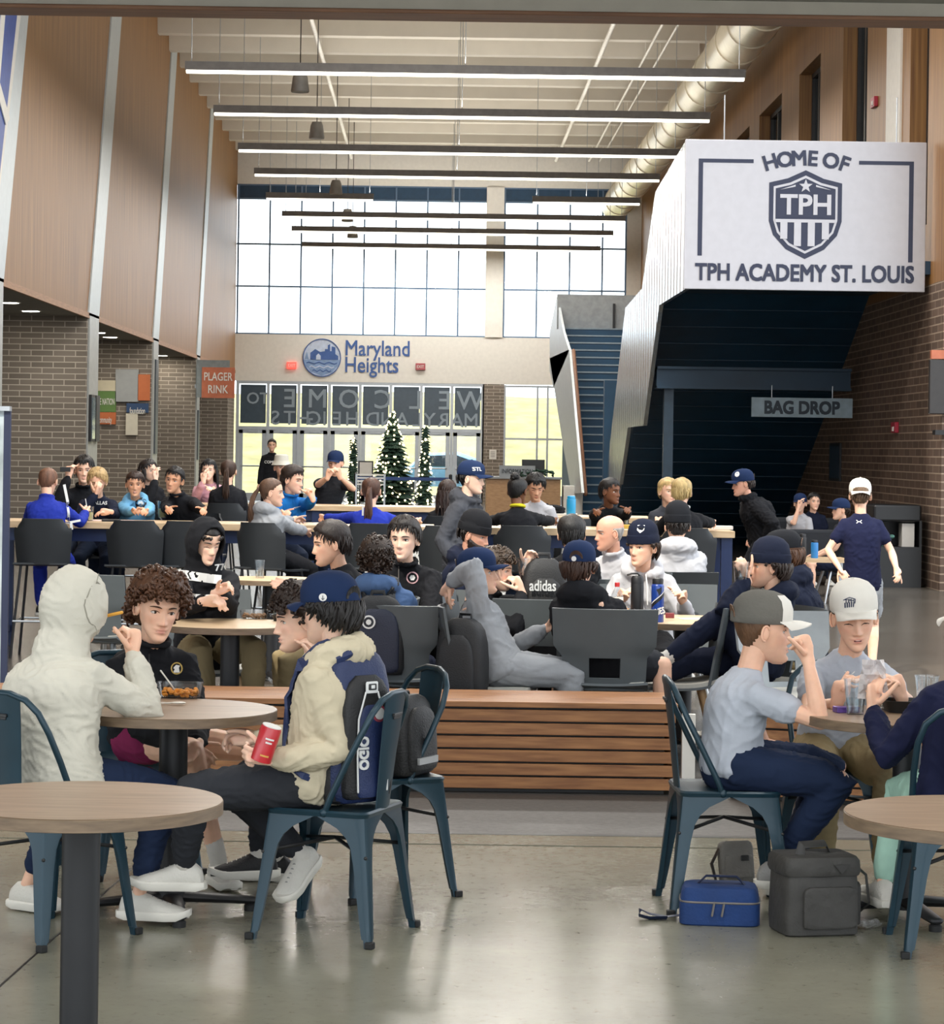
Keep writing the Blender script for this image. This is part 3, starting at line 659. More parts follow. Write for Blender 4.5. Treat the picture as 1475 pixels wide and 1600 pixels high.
def shell_chair(loc, a, label, m=shellg, group=None, wood_legs=True):
    t = thing('shell_chair', (loc[0], loc[1], 0), label, 'chair', group, math.radians(a))
    def put(o, par=t): o.parent = par; return o
    def bf(u, v):
        z = .425+.435*u; w = .215+.02*u+(.045*max(0, min(1, (u-.42)/.12)) if u > .42 else 0); x = (v*2-1)*w; return (x, .19+.085*u-.05*(v*2-1)**2*(1+.2*u), z)
    q = grid_shell(bf, 21, 17, .014, lambda i, j: 3 <= i <= 7 and 5 <= j <= 10); put(link(q.mesh('backrest', m, True), 'backrest', None, 0, 40))
    def sf(u, v): x = (v*2-1)*.23; y = -.24+.46*u; return (x, y, .425+.012*(2*v-1)**2-.02*math.sin(PI*u)-(.02*(1-u)**6)+(.03*u**8))
    q = grid_shell(sf, 13, 11, .014); put(link(q.mesh('seat', m, True), 'seat', None, 0, 40))
    q = grid_shell(lambda u, v: Vector(sf(u*.9+.03, v*.92+.04))+Vector((0, 0, .017)), 11, 9, .02); put(link(q.mesh('seat_pad', seatpad, True), 'seat_pad', None, 0, 40))
    for ix in (-1, 1):
        for iy in (-1, 1):
            q = MB(); q.tube([(ix*.12, iy*.11, .41), (ix*.215, iy*.215, 0)], [.02, .013], 10, round_=False); put(link(q.mesh('leg', ashw if wood_legs else chrome, True), 'leg', None, 0, 40))
    return t
def bar_stool(loc, a, label, group='black bar stools'):
    t = thing('bar_stool', (loc[0], loc[1], 0), label, 'stool', group, math.radians(a))
    def put(o, par=t): o.parent = par; return o
    def bf(u, v):
        e = abs(v*2-1); w = .235-.05*max(0, u-.75)/.25*(1 if e > .8 else .6)-.03*(1-u); return ((v*2-1)*w, .20+.05*u-.085*e**2, .74+.36*u-(.05*max(0, e-.75)/.25 if u > .8 else 0))
    put(link(grid_shell(bf, 15, 17, .013).mesh('backrest', shellk, True), 'backrest', None, 0, 40))
    put(link(grid_shell(lambda u, v: ((v*2-1)*(.21+.02*u), -.22+.42*u, .745-.02*math.sin(PI*u)-(.025*(1-u)**5)), 11, 11, .014).mesh('seat', shellk, True), 'seat', None, 0, 40))
    for ix in (-1, 1):
        for iy in (-1, 1):
            q = MB(); q.tube([(ix*.17, iy*.16, .735), (ix*.235, iy*.225, 0)], .011, 8, round_=False); put(link(q.mesh('leg', poleb, True), 'leg', None, 0, 40))
    q = MB(); k = .218; q.tube([(-k, -k+.01, .29), (k, -k+.01, .29), (k, k-.01, .29), (-k, k-.01, .29)], .009, 6, closed=True); put(link(q.mesh('footrest', chrome, True), 'footrest', None, 0, 40))
    return t
def bar_table(x0, x1, y0, y1, h, label, group='high bar tables'):
    c = Vector(((x0+x1)/2, (y0+y1)/2, 0)); t = thing('bar_table', c, label, 'table', group)
    MB().bb(x0, x1, y0, y1, h-.055, h).build('table_top', tlight, t, bevel=.004)
    MB().bb(x0+.06, x1-.06, y0+.08, y1-.08, h-.16, h-.056).build('apron', navyleg, t)
    n = 3 if x1-x0 > 2.5 else 2
    for k in range(n):
        x = x0+.06+(x1-x0-.12)*k/(n-1)
        for y in (y0+.07, y1-.07): MB().bb(x-.045, x+.045, y-.03, y+.03, 0, h-.056).build('leg', navyleg, t)
        MB().bb(x-.03, x+.03, y0+.08, y1-.08, .12, .17).build('stretcher', navyleg, t)
    return t
# foreground tables
T1 = onZ(128, 1249, .74); T2 = onZ(272, 1107, .74); T3 = onZ(1542, 1272, .74); T4 = onZ(1418, 1118, .74)
round_table(T1, .38, .74, 'empty round wood table nearest the camera at lower left, cut by the frame')
round_table(T2, .375, .74, 'round wood table with an orange pasta tub that four boys share')
round_table(T3, .38, .74, 'empty round wood table at the lower right edge')
round_table(T4, .375, .74, 'round wood table with cups between three boys at right')
tolix((-1.32, 8.84), 141, 'teal metal chair holding the boy in the pale hooded sweatshirt')
tolix((-.33, 8.95), -110, 'teal metal chair holding the boy with the navy backpack')
tolix((-.19, 9.80), -62, 'teal metal chair just behind the backpack boy and half hidden by him')
tolix((1.10, 9.59), 92, 'teal metal chair under the boy in the grey and white trucker cap')
tolix((1.84, 8.85), 178, 'teal metal chair cut by the right edge of the photo')
tolix((-1.2, 10.22), 30, 'teal metal chair under the curly haired boy in maroon shorts, mostly hidden')
tolix((1.64, 10.22), 5, 'teal metal chair under the boy in the white cap facing the camera, mostly hidden')
# mid round tables
M1 = onZ(360, 974, .74); M0 = onZ(425, 904, .74); M2 = onZ(1068, 968, .74)
round_table(M1, .40, .74, 'round pale table with snack tubs in front of the boy in khaki trousers', tlight, tedge)
round_table(M0, .36, .74, 'small far round pale table with a single clear cup', tlight, tedge)
round_table(M2, .42, .74, 'round pale table carrying the black and the blue bottle', tlight, tedge)
shell_chair((.31, 13.72), 82, 'grey shell chair seen side on under the boy in the grey sweatshirt')
shell_chair((.93, 13.80), 176, 'grey shell chair from behind with a slot, under the backwards blue cap')
shell_chair((-.20, 13.85), 168, 'grey shell chair behind the boy in the blue hooded top')
shell_chair((1.36, 14.02), -92, 'grey shell chair whose pale pad peeks out under the stretched navy leg')
shell_chair((1.82, 13.98), -70, 'grey shell chair under the boy lounging in navy')
shell_chair((1.55, 15.95), 8, 'empty looking grey shell chair right of the boy in white hooded top', wood_legs=False)
shell_chair((-1.25, 14.6), 20, 'grey shell chair under the boy in khaki trousers')
shell_chair((-2.1, 16.6), 150, 'grey shell chair under the bar, behind the curly haired boy', wood_legs=False)
shell_chair((2.25, 14.85), -100, 'shell chair holding the long haired boy at right')
shell_chair((1.92, 12.05+1.3), 20, 'pale clear shell chair behind the boy in the white cap', mat('clear_grey_plastic', '8C9295', .3), wood_legs=False)
# bar tables and stools
bar_table(-3.62, .0, 20.75, 21.5, 1.06, 'long high maple table on navy legs across the left')
bar_table(.42, 2.44, 20.75, 21.5, 1.06, 'high maple table with navy end leg across the right')
bar_table(-2.9, .35, 27.6, 28.4, 1.06, 'farther high maple table in front of the trees')
bar_table(.8, 2.1, 24.5, 25.3, 1.06, 'farther high table with a shoe pile near the information desk')
bar_stool((-3.08, 20.33), 180, 'black bar stool under the boy in the blue track jacket')
bar_stool((-2.33, 20.2), 176, 'empty black bar stool with wide back, right of the blue track jacket')
bar_stool((-1.27, 20.1), 150, 'black bar stool under the girl in the grey sweatshirt')
bar_stool((-.5, 20.35), 180, 'bar stool under the girl in the blue number 16 jersey')
bar_stool((.12, 20.0), 172, 'empty bar stool behind the boy in black zip jacket')
bar_stool((.70, 20.3), 178, 'black bar stool with mesh back under the girl with the bun')
bar_stool((2.02, 20.3), 172, 'black bar stool under the blond boy in the dark vest')
bar_stool((-1.95, 20.25), 185, 'black bar stool partly hidden behind the black number 77 hood')
for x, y, a, l in [(-3.12, 22.75, 0, 'boy holding a phone'), (-2.88, 22.1, 0, 'blond child in navy'), (-2.56, 22.1, 0, 'child in light blue'), (-2.08, 22.2, -18, 'leaning child in black quarter zip'), (-3.02, 27.25, 40, 'dark haired person by the brick wall'), (-2.48, 28.95, 0, 'smiling person in pink'),
    (-2.15, 26.55, 176, 'person with the long brown ponytail'), (-1.26, 22.15, 38, 'person in bright blue'), (-1.82, 30.15, 0, 'person in the bucket hat'), (-1.30, 29.35, -14, 'man biting a sandwich'), (.10, 22.85, 178, 'brown haired person by the standing boy'), (.90, 22.45, -8, 'child in white and purple'), (1.50, 22.2, 14, 'child looking right in black'), (2.05, 22.35, 4, 'blond child facing the camera')]:
    bar_stool((x, y), a, 'black bar stool under the %s, mostly hidden' % l)
shell_chair((.20, 17.0), 62, 'grey shell chair under the bearded man in the black beanie', wood_legs=False); shell_chair((.92, 16.95), 172, 'grey shell chair under the short black haired boy', wood_legs=False)
shell_chair((1.30, 17.75), -38, 'grey shell chair under the bald man in the polo shirt', wood_legs=False); shell_chair((1.72, 18.1), 178, 'tall backed dark chair of the person in white hooded top', shellk, wood_legs=False)
shell_chair((-.06, 14.95), 6, 'grey shell chair under the boy in the zip jacket with crest'); shell_chair((-.36, 14.42), -80, 'grey shell chair under the boy reaching his hand out'); shell_chair((.28, 14.85), 78, 'grey shell chair under the curly boy eating')
shell_chair((1.30, 15.85), -6, 'grey shell chair under the boy in the navy beanie'); shell_chair((4.62, 29.3), -80, 'dark chair by the low table at far right', shellk, wood_legs=False)
# slatted bench with turned end and second bench
def bench(x0, x1, yf, yb, label, a=0, piv=None):
    t = thing('slatted_bench', ((x0+x1)/2, (yf+yb)/2, 0), label, 'bench')
    R = Matrix.Translation(piv) @ Matrix.Rotation(a, 4, 'Z') @ Matrix.Translation(-Vector(piv)) if a else Matrix()
    def put(mb, nm, m, bv=0):
        if a: mb2 = MB(); mb2.join(mb, R); mb = mb2
        return mb.build(nm, m, t, bevel=bv)
    q = MB(); n = 6; hh = .40/n
    for k in range(n): q.bb(x0, x1, yf, yf+.03, .022+k*hh, .022+(k+1)*hh-.010)
    put(q, 'front_slats', benchwood, .003)
    q = MB(); w = (yb-yf)/9
    for k in range(9): q.bb(x0-.01, x1+.01, yf-.012+k*w, yf-.012+(k+1)*w-.006, .424, .452)
    put(q, 'top_slats', benchwood, .003)
    for xe in (x0, x1-.03):
        q = MB()
        for k in range(n): q.bb(xe, xe+.03, yf+.04, yb, .022+k*hh, .022+(k+1)*hh-.012)
        put(q, 'end_slats', benchwood)
    q = MB(); q.bb(x0+.05, x1-.05, yf+.05, yb-.03, 0, .42); put(q, 'core', black)
    return t
yf = onZ(860, 1240, 0).y; xe = onZ(1052, 1240, 0).x
bench(-2.6, xe, yf, yf+.62, 'long low wooden slat bench behind the foreground tables')
MB_ = MB(); MB_.bb(xe+.035, xe+.10, yf+.01, yf+.05, .03, .40); tag(MB_.build('white_end_panel', white), 'narrow white panel standing against the right end of the slat bench', 'panel')
bench(xe+.28, xe+2.6, yf-.1, yf+.5, 'second wooden slat bench, dark, behind the boys at right', -.30, (xe+.28, yf, 0))
# ================================================================ PEOPLE
def remesh(mb, voxel, smooth=2, disp=0.0, dscale=.07):
    me = bpy.data.meshes.new('tmp'); me.from_pydata([tuple(p) for p in mb.v], [], mb.f)
    bm = bmesh.new(); bm.from_mesh(me); bmesh.ops.recalc_face_normals(bm, faces=bm.faces); bm.to_mesh(me); bm.free()
    o = bpy.data.objects.new('tmp', me); COL.objects.link(o)
    r = o.modifiers.new('r', 'REMESH'); r.mode = 'VOXEL'; r.voxel_size = voxel; r.adaptivity = 0
    if smooth:
        q = o.modifiers.new('s', 'SMOOTH'); q.factor = .5; q.iterations = smooth
    dg = bpy.context.evaluated_depsgraph_get(); out = bpy.data.meshes.new_from_object(o.evaluated_get(dg))
    bpy.data.objects.remove(o); bpy.data.meshes.remove(me)
    if disp:
        n = len(out.vertices); co = np.empty(n*3, np.float32); no = np.empty(n*3, np.float32); out.vertices.foreach_get('co', co); out.vertices.foreach_get('normal', no)
        P = co.reshape(-1, 3).astype(float); N_ = no.reshape(-1, 3); rg = np.random.RandomState(n % 9973); k0 = 2*PI/dscale
        wp = sum(np.outer(np.sin(P @ (rg.randn(3)*k0*.28)+rg.rand()*6), rg.randn(3))*dscale*.42 for _ in range(4)); Q = P+wp; d = np.zeros(n)
        for q in range(5):
            v = rg.randn(3)*np.array([.55, .55, 1.0]); v = v/np.linalg.norm(v)*k0*rg.uniform(.35, .8); m_ = .5+.5*np.sin(P @ (rg.randn(3)*k0*.22)+rg.rand()*6)
            d += m_*((1-np.abs(np.sin(Q @ v+rg.rand()*6)))**2-.3)
        co = (P+N_*(d*disp*.42)[:, None]).astype(np.float32); out.vertices.foreach_set('co', co.ravel()); out.update()
    out.polygons.foreach_set('use_smooth', [True]*len(out.polygons)); return out
_t = np.linspace(0, 1, 200)
def _tab(xs, ys):
    y = np.interp(_t, xs, ys); k = np.exp(-np.linspace(-2, 2, 13)**2); k /= k.sum()
    return np.convolve(np.pad(y, 6, mode='edge'), k, 'valid')
TX = [0, .03, .07, .13, .2, .3, .4, .5, .6, .7, .8, .88, .94, .98, 1]
HW = _tab(TX, [.010, .024, .032, .042, .052, .061, .067, .073, .0755, .0765, .073, .062, .046, .026, .006])
FR = _tab(TX, [.070, .083, .089, .089, .087, .0855, .0845, .085, .088, .087, .079, .065, .046, .022, .0])
BK = _tab(TX, [.040, .020, .0, -.025, -.05, -.072, -.086, -.096, -.103, -.105, -.100, -.086, -.066, -.040, -.02])
ZC = .118
def g2(x, z, x0, z0, sx, sz): return np.exp(-((x-x0)/sx)**2-((z-z0)/sz)**2)
def feat(x, z):
    ax = np.abs(x); d = 0*x
    zz = np.clip((.018-z)/.056, 0, 1)
    d = d+(.003+.0225*zz**1.3)*np.exp(-(x/(.0062+.0052*zz))**2)*np.where(z < -.038, np.exp(-((z+.038)/.0075)**2), np.where(z > .018, np.exp(-((z-.018)/.012)**2), 1))
    d = d+.008*g2(ax, z, .0125, -.040, .0065, .0065)
    d = d-.0115*g2(ax, z, .031, .000, .0165, .0115)-.004*g2(ax, z, .016, .006, .006, .012)
    d = d+.0045*g2(ax, z, .028, .023, .022, .008)+.004*g2(ax, z, .046, -.022, .018, .016)
    d = d-.003*g2(ax, z, .045, -.055, .016, .018)-.0035*g2(ax, z, 0, -.052, .009, .006)
    d = d+.0085*g2(ax, z, .004, -.0605, .017, .0048)+.0085*g2(ax, z, 0, -.0715, .0155, .0055)-.005*g2(ax, z, 0, -.066, .022, .0022)
    d = d-.0045*g2(ax, z, 0, -.082, .018, .006)+.005*g2(ax, z, 0, -.100, .018, .012)
    return d
def surf(x, z):
    t = np.clip((z+ZC)/(2*ZC), 0, 1); hw, fr, bk = np.interp(t, _t, HW), np.interp(t, _t, FR), np.interp(t, _t, BK)
    return (fr+bk)/2+(fr-bk)/2*np.sqrt(np.clip(1-(x/hw)**2, 0, 1))+feat(np.asarray(x, float), np.asarray(z, float))
def head_grid(nu, nv, features=True):
    t = .5-.5*np.cos(np.linspace(.0, PI, nu)); t = .55*t+.45*np.linspace(0, 1, nu)
    ph = np.linspace(0, 2*PI, nv, endpoint=False); ph = ph-.35*np.sin(2*ph-PI)*0
    T, PH = np.meshgrid(t, ph, indexing='ij'); PH = PH+.30*np.sin(PH)*0
    hw, fr, bk = np.interp(T, _t, HW), np.interp(T, _t, FR), np.interp(T, _t, BK)
    # denser towards the face: warp the angle measured from +y
    a = PH-.42*np.sin(PH)
    x = hw*np.sin(a); y = (fr+bk)/2+(fr-bk)/2*np.cos(a); z = -ZC+2*ZC*T
    if features:
        y = y+feat(x, z)*np.clip((y-(fr+bk)/2)/.03, 0, 1)
    return x, y, z
def grid_faces(nu, nv):
    f = [(i*nv+j, i*nv+(j+1) % nv, (i+1)*nv+(j+1) % nv, (i+1)*nv+j) for i in range(nu-1) for j in range(nv)]
    return f+[tuple(range(nv))[::-1], tuple((nu-1)*nv+j for j in range(nv))]
RES = {0: (24, 26), 1: (40, 40), 2: (72, 72)}
def head_mb(lod, eyes='open', gaze=0.0, mouth=0.0, brow=.0):
    """head in local metres (x right, y face, z up); materials: 0 skin, 1 eye white, 2 iris, 3 hair, 4 mouth"""
    mb = MB(); nu, nv = RES[lod]; x, y, z = head_grid(nu, nv)
    V = np.stack([x, y, z], -1).reshape(-1, 3); mb.add([Vector(p) for p in V], grid_faces(nu, nv))
    lips = .85*np.clip(g2(V[:, 0], V[:, 2], 0, -.0615, .020, .0045)+g2(V[:, 0], V[:, 2], 0, -.0705, .018, .005), 0, 1)*(V[:, 1] > .05)
    ck = .55*g2(np.abs(V[:, 0]), V[:, 2], .042, -.028, .022, .02)*(V[:, 1] > .03)+.4*g2(V[:, 0], V[:, 2], 0, -.036, .012, .01)*(V[:, 1] > .05)
    tint = np.ones((len(V), 3))
    tint -= lips[:, None]*np.array([.25, .52, .45]); tint -= ck[:, None]*np.array([.02, .16, .14])
    for s_ in (-1, 1):
        ex = .031*s_; ey = float(surf(ex, 0.0))
        if eyes == 'open':
            mb.ell((ex, ey-.004, -.0005), (.0155, .0088, .0072), None, 14, 8, 1)
            mb.ell((ex+gaze*.005, ey+.0015, .0002), (.0064, .0042, .0066), None, 12, 8, 2)
        elif eyes == 'down':
            mb.ell((ex, ey-.004, -.001), (.0150, .0088, .0075), None, 14, 8, 0)
            mb.ell((ex, ey-.003, -.0052), (.0130, .0085, .0026), None, 12, 6, 2)
        n = 7; P = []
        for k in range(n):
            xx = ex+s_*(-.0155+.0315*k/(n-1)); zz = (-.0008 if eyes == 'open' else -.009)+(.0082 if eyes == 'open' else .006)*math.sin(PI*(k+.35)/(n-.3)); P.append((xx, max(float(surf(xx, zz)), ey-.004)+.0035, zz))
        mb.tube(P, [.0006, .0012, .0016, .0017, .0017, .0014, .0007], 5, 3)
        if eyes == 'open': mb.tube([(p[0], p[1]-.0005, p[2]+.0035) for p in P], [.001, .002, .0026, .0026, .0026, .002, .001], 6, 0)
        P = []
        for k in range(7):
            xx = ex+s_*(-.017+.038*k/6); zz = .0185+brow+.0055*math.sin(PI*(k+.8)/7.2); P.append((xx, float(surf(xx, zz))+.0008, zz))
        mb.tube(P, [.0018, .0032, .0036, .0034, .003, .0024, .0012], 6, 3)
        R = Matrix.Rotation(s_*.35, 3, 'Z') @ Matrix.Rotation(-.15, 3, 'X')
        mb.ell((.0755*s_, -.008, -.006), (.008, .017, .030), R, 12, 10, 0)
        c = Vector((.083*s_, -.009, -.006)); P = [c+R @ Vector((0, -.016*math.cos(a)*-1 if False else .015*math.sin(a), .028*math.cos(a))) for a in np.linspace(-.4, 4.3, 12)]
        P = [c+R @ Vector((0, -.015*math.sin(a), .027*math.cos(a))) for a in np.linspace(-.9, 3.3, 11)]
        mb.tube(P, .0042, 6, 0)
    if mouth > 0:
        mb.ell((0, float(surf(0, -.066))-.001, -.0665), (.015, .006, .0035+.006*mouth), None, 12, 8, 4)
        mb.ell((0, float(surf(0, -.066))+.002, -.0645+.002*mouth), (.010, .004, .0018), None, 10, 6, 1)
    else:
        mb.tube([(xx, float(surf(xx, -.0662-.0015*(xx/.02)**2))+.0006, -.0662-.0015*(xx/.02)**2) for xx in np.linspace(-.022, .022, 9)], [.0004, .0008, .001, .0011, .001, .0011, .001, .0008, .0004], 5, 4)
    t2 = np.ones((len(mb.v), 3)); t2[:len(tint)] = tint
    return mb, t2
def sstep(x): x = np.clip(x, 0, 1); return x*x*(3-2*x)
HL_A = np.radians([0, 25, 50, 70, 90, 115, 140, 180]); HL_Z = np.array([.066, .066, .050, .020, -.012, -.045, -.075, -.082])
def hair_mb(style, lod, rng, hat=False, thick=None, fringe=0.0, hood=False):
    mb = MB(); nu, nv = (40, 44) if lod == 2 else (30, 32)
    x, y, z = head_grid(nu, nv, False)
    th = dict(short=.013, buzz=.006, medium=.022, curly=.030, long=.014, ponytail=.009, bun=.010, bald=.004, bowl=.022)[style] if thick is None else thick
    az = np.abs(np.arctan2(x, y+.01)); zmin = np.interp(az, HL_A, HL_Z)-fringe*np.clip(1-az/1.1, 0, 1)
    if style == 'bald': zmin = zmin+0
    m = sstep((z-zmin)/.018)
    if style == 'bald': m = m*sstep((.055-z)/.03)*sstep((az-1.0)/.4)
    if style in ('short', 'bowl', 'medium') : th = th*(.55+.45*sstep((z+.03)/.09))
    n_ = np.sin(x*95+y*40+1.3)*np.sin(y*80-z*33)*.5+np.sin(x*190+z*60)*np.sin(y*170+x*30)*.3
    off = -.012*(1-m)+th*m*(1+.25*n_)
    if hat: off = np.where(z > .03, np.minimum(off, .004), off)
    r = np.sqrt((x/.76)**2+(y+.012)**2+(z/1.25)**2)+1e-6
    V = np.stack([x+off*x/.76/r, y+off*(y+.012)/r, z+off*(z/1.25)/r], -1).reshape(-1, 3)
    mb.add([Vector(p) for p in V], grid_faces(nu, nv))
    A, B, C = .077, .100, .118
    def onell(thv, ph, o):
        return Vector(((A+o)*math.sin(thv)*math.sin(ph), -.010+(B+o)*math.sin(thv)*math.cos(ph), (C+o)*math.cos(thv)))
    mult = {0: .35, 1: .6, 2: 1.0}[lod]
    def endth(ph, extra=0):
        a = abs((ph+PI) % (2*PI)-PI); return float(np.interp(a, np.radians([0, 40, 75, 100, 140, 180]), np.radians([62, 64, 84, 100, 122, 126])))+extra
    if style in ('medium', 'short', 'bowl', 'long'):
        N = int({'medium': 190, 'short': 150, 'bowl': 200, 'long': 200}[style]*mult)
        for k in range(N):
            ph = rng.uniform(-PI, PI); te = endth(ph, (-.28 if hat and style == 'short' and abs(ph) > 1.2 else 0)+rng.uniform(-.12, .10)+(fringe*6 if abs(ph) < .9 else 0)); t0 = max(.5 if hat else .05, te-rng.uniform(.6, 1.5))
            if hat: t0 = max(t0, 1.12 if hood else 1.40)
            if hat and not hood and abs(ph) < .95: continue
            if hood and abs(ph) > .8: continue
            if te-t0 < .12: continue
            sw = rng.uniform(-.25, .35); o = th if not hasattr(th, 'shape') else (.022 if style != 'short' else .012)
            o = o*rng.uniform(.55, 1.1)+.002; K = 6
            P = [onell(t0+(te-t0)*i/(K-1), ph+sw*i/(K-1)+.04*math.sin(i*1.9+k), o*(1-.25*i/(K-1))+rng.uniform(-.001, .002)) for i in range(K)]
            rr = .0085 if style != 'short' else .0055
            mb.tube(P, [rr*.5, rr, rr, rr*.9, rr*.7, rr*.25], 5)
    if style == 'curly':
        for k in range(int(330*mult)):
            ph = rng.uniform(-PI, PI); te = endth(ph, .05); c = te*math.sqrt(rng.uniform(0.02, 1))
            if hat and (c < 1.42 or abs(ph) < .95): continue
            o = th*rng.uniform(.6, 1.25); p = onell(c, ph, o); nrm = (p-Vector((0, -.01, 0))).normalized()
            a, b, _ = basis(nrm); L = rng.uniform(.018, .034); r = rng.uniform(.007, .011); d = (a*rng.uniform(-1, 1)+b*rng.uniform(-1, 1)+Vector((0, 0, -.5))+nrm*.3).normalized()
            e1, e2, _ = basis(d); st = 9 if lod else 6; tn = rng.uniform(1.2, 2.0)
            P = [p+d*(L*(i/(st-1)-.3))+(e1*math.cos(2*PI*tn*i/(st-1))+e2*math.sin(2*PI*tn*i/(st-1)))*r for i in range(st)]
            mb.tube(P, [.003]+[.0058]*(st-2)+[.003], 5, round_=False)
    if style == 'long':
        for k in range(int(150*mult)):
            ph = rng.choice([-1, 1])*rng.uniform(1.15, PI); p0 = onell(1.45, ph, .014); le = rng.uniform(.14, .30)
            ox = Vector((math.sin(ph)*.02, math.cos(ph)*.02-.01, 0)); P = [p0+ox*(i/5)+Vector((rng.uniform(-.006, .006), rng.uniform(-.006, .006), -le*i/5)) for i in range(6)]
            mb.tube(P, [.008, .011, .011, .010, .008, .003], 5)
    if style == 'ponytail':
        for k in range(int(60*mult)+10):
            b0 = Vector((rng.uniform(-.015, .015), -.115, .025+rng.uniform(-.015, .015))); e = Vector((rng.uniform(-.035, .035), -.15+rng.uniform(-.03, .02), -.20-rng.uniform(0, .1)))
            P = [b0.lerp(e, i/5)+Vector((0, -.035*math.sin(PI*i/5), .02*math.sin(PI*i/5))) for i in range(6)]
            mb.tube(P, [.008, .012, .013, .012, .009, .003], 5)
        mb.lathe([(.018, -.008), (.022, 0), (.018, .008)], (0, -.118, .022), 12, axis=(0, 1, .2))
    if style == 'bun':
        mb.ell((0, -.07, .125), (.04, .04, .036), None, 14, 10)
        for k in range(14): a = rng.uniform(0, 6.28); mb.ell((.03*math.cos(a), -.07+.03*math.sin(a), .125+rng.uniform(-.02, .02)), (.014, .014, .012), None, 8, 6)
    return mb
def cap_parts(lod, back=False, arch=True):
    """baseball cap in head-local metres: dome, visor, strap gap"""
    n = 32; d = MB(); rings = []
    for rx, ry, z, yo in [(.083, .104, .026, 0), (.0865, .108, .030, 0), (.0875, .1085, .05, 0), (.086, .106, .078, .002), (.077, .095, .106, .003), (.058, .072, .127, .002), (.032, .04, .139, 0), (.004, .005, .1425, 0)]:
        rings.append([Vector((rx*math.sin(2*PI*j/n), -.010+yo+ry*math.cos(2*PI*j/n), z)) for j in range(n)])
    d.loft(rings); d.ell((0, -.01, .143), (.007, .007, .004), None, 10, 6)
    v = MB(); sg = -1 if back else 1; top = []; K = 13
    P, Q = [], []
    for k in range(K):
        a = math.radians(-62+124*k/(K-1)); i_ = Vector((.086*math.sin(a), sg*(.106*math.cos(a))-.010, .034)); L = .072*math.cos(a*1.05)**.6 if abs(a) < 1.4 else 0
        o_ = Vector((.080*math.sin(a)*1.02, sg*(.106*math.cos(a)+L)-.010, .034-.006-.030*(math.sin(a))**2*.9)); P.append(i_); Q.append(o_)
    rows = []
    for h in (0, .0045): rows.append([[P[k]+Vector((0, 0, h)), (P[k]+Q[k])/2+Vector((0, 0, h+.004)), Q[k]+Vector((0, 0, h))] for k in range(K)])
    vv = [p for r in rows for c in r for p in c]; ff = []
    for h in range(2):
        for k in range(K-1):
            for j in range(2):
                b = h*K*3; ff.append((b+k*3+j, b+k*3+j+1, b+(k+1)*3+j+1, b+(k+1)*3+j))
    for k in range(K-1): ff.append((k*3+2, (k+1)*3+2, K*3+(k+1)*3+2, K*3+k*3+2)); ff.append((k*3, (k+1)*3, K*3+(k+1)*3, K*3+k*3))
    for k in (0, K-1):
        for j in range(2): ff.append((k*3+j, k*3+j+1, K*3+k*3+j+1, K*3+k*3+j))
    v.add(vv, ff)
    g = MB(); A = []
    for k in range(13):
        a = PI*k/12; A.append((math.cos(a)*.42, .045+.042*math.sin(a)))
    pts = [(a, z) for a, z in A]
    def on(a, z, e): return Vector(((.0868+e)*math.sin(a), -sg*(.1078+e)*math.cos(a)-.010, z))
    f1 = [on(a, z, .0005) for a, z in pts]; g.prism(f1, (0, -sg*.004, 0))
    return d, v, g
def beanie_mb():
    n = 30; d = MB(); rings = []
    for rx, ry, z in [(.082, .102, .012), (.089, .110, .016), (.0915, .113, .035), (.090, .111, .062), (.0865, .106, .066), (.086, .104, .085), (.078, .094, .118), (.056, .066, .146), (.026, .03, .160), (.004, .005, .163)]:
        rings.append([Vector((rx*math.sin(2*PI*j/n)*(1+.008*(j % 2)), -.012+ry*math.cos(2*PI*j/n)*(1+.008*(j % 2)), z)) for j in range(n)])
    d.loft(rings); return d
def bucket_mb():
    n = 28; d = MB(); rings = []
    for r, z in [(.118, .0), (.122, .004), (.094, .045), (.09, .06), (.083, .115), (.06, .128), (.004, .13)]:
        rings.append([Vector((r*.95*math.sin(2*PI*j/n), -.01+r*1.12*math.cos(2*PI*j/n), z)) for j in range(n)])
    d.loft(rings); return d
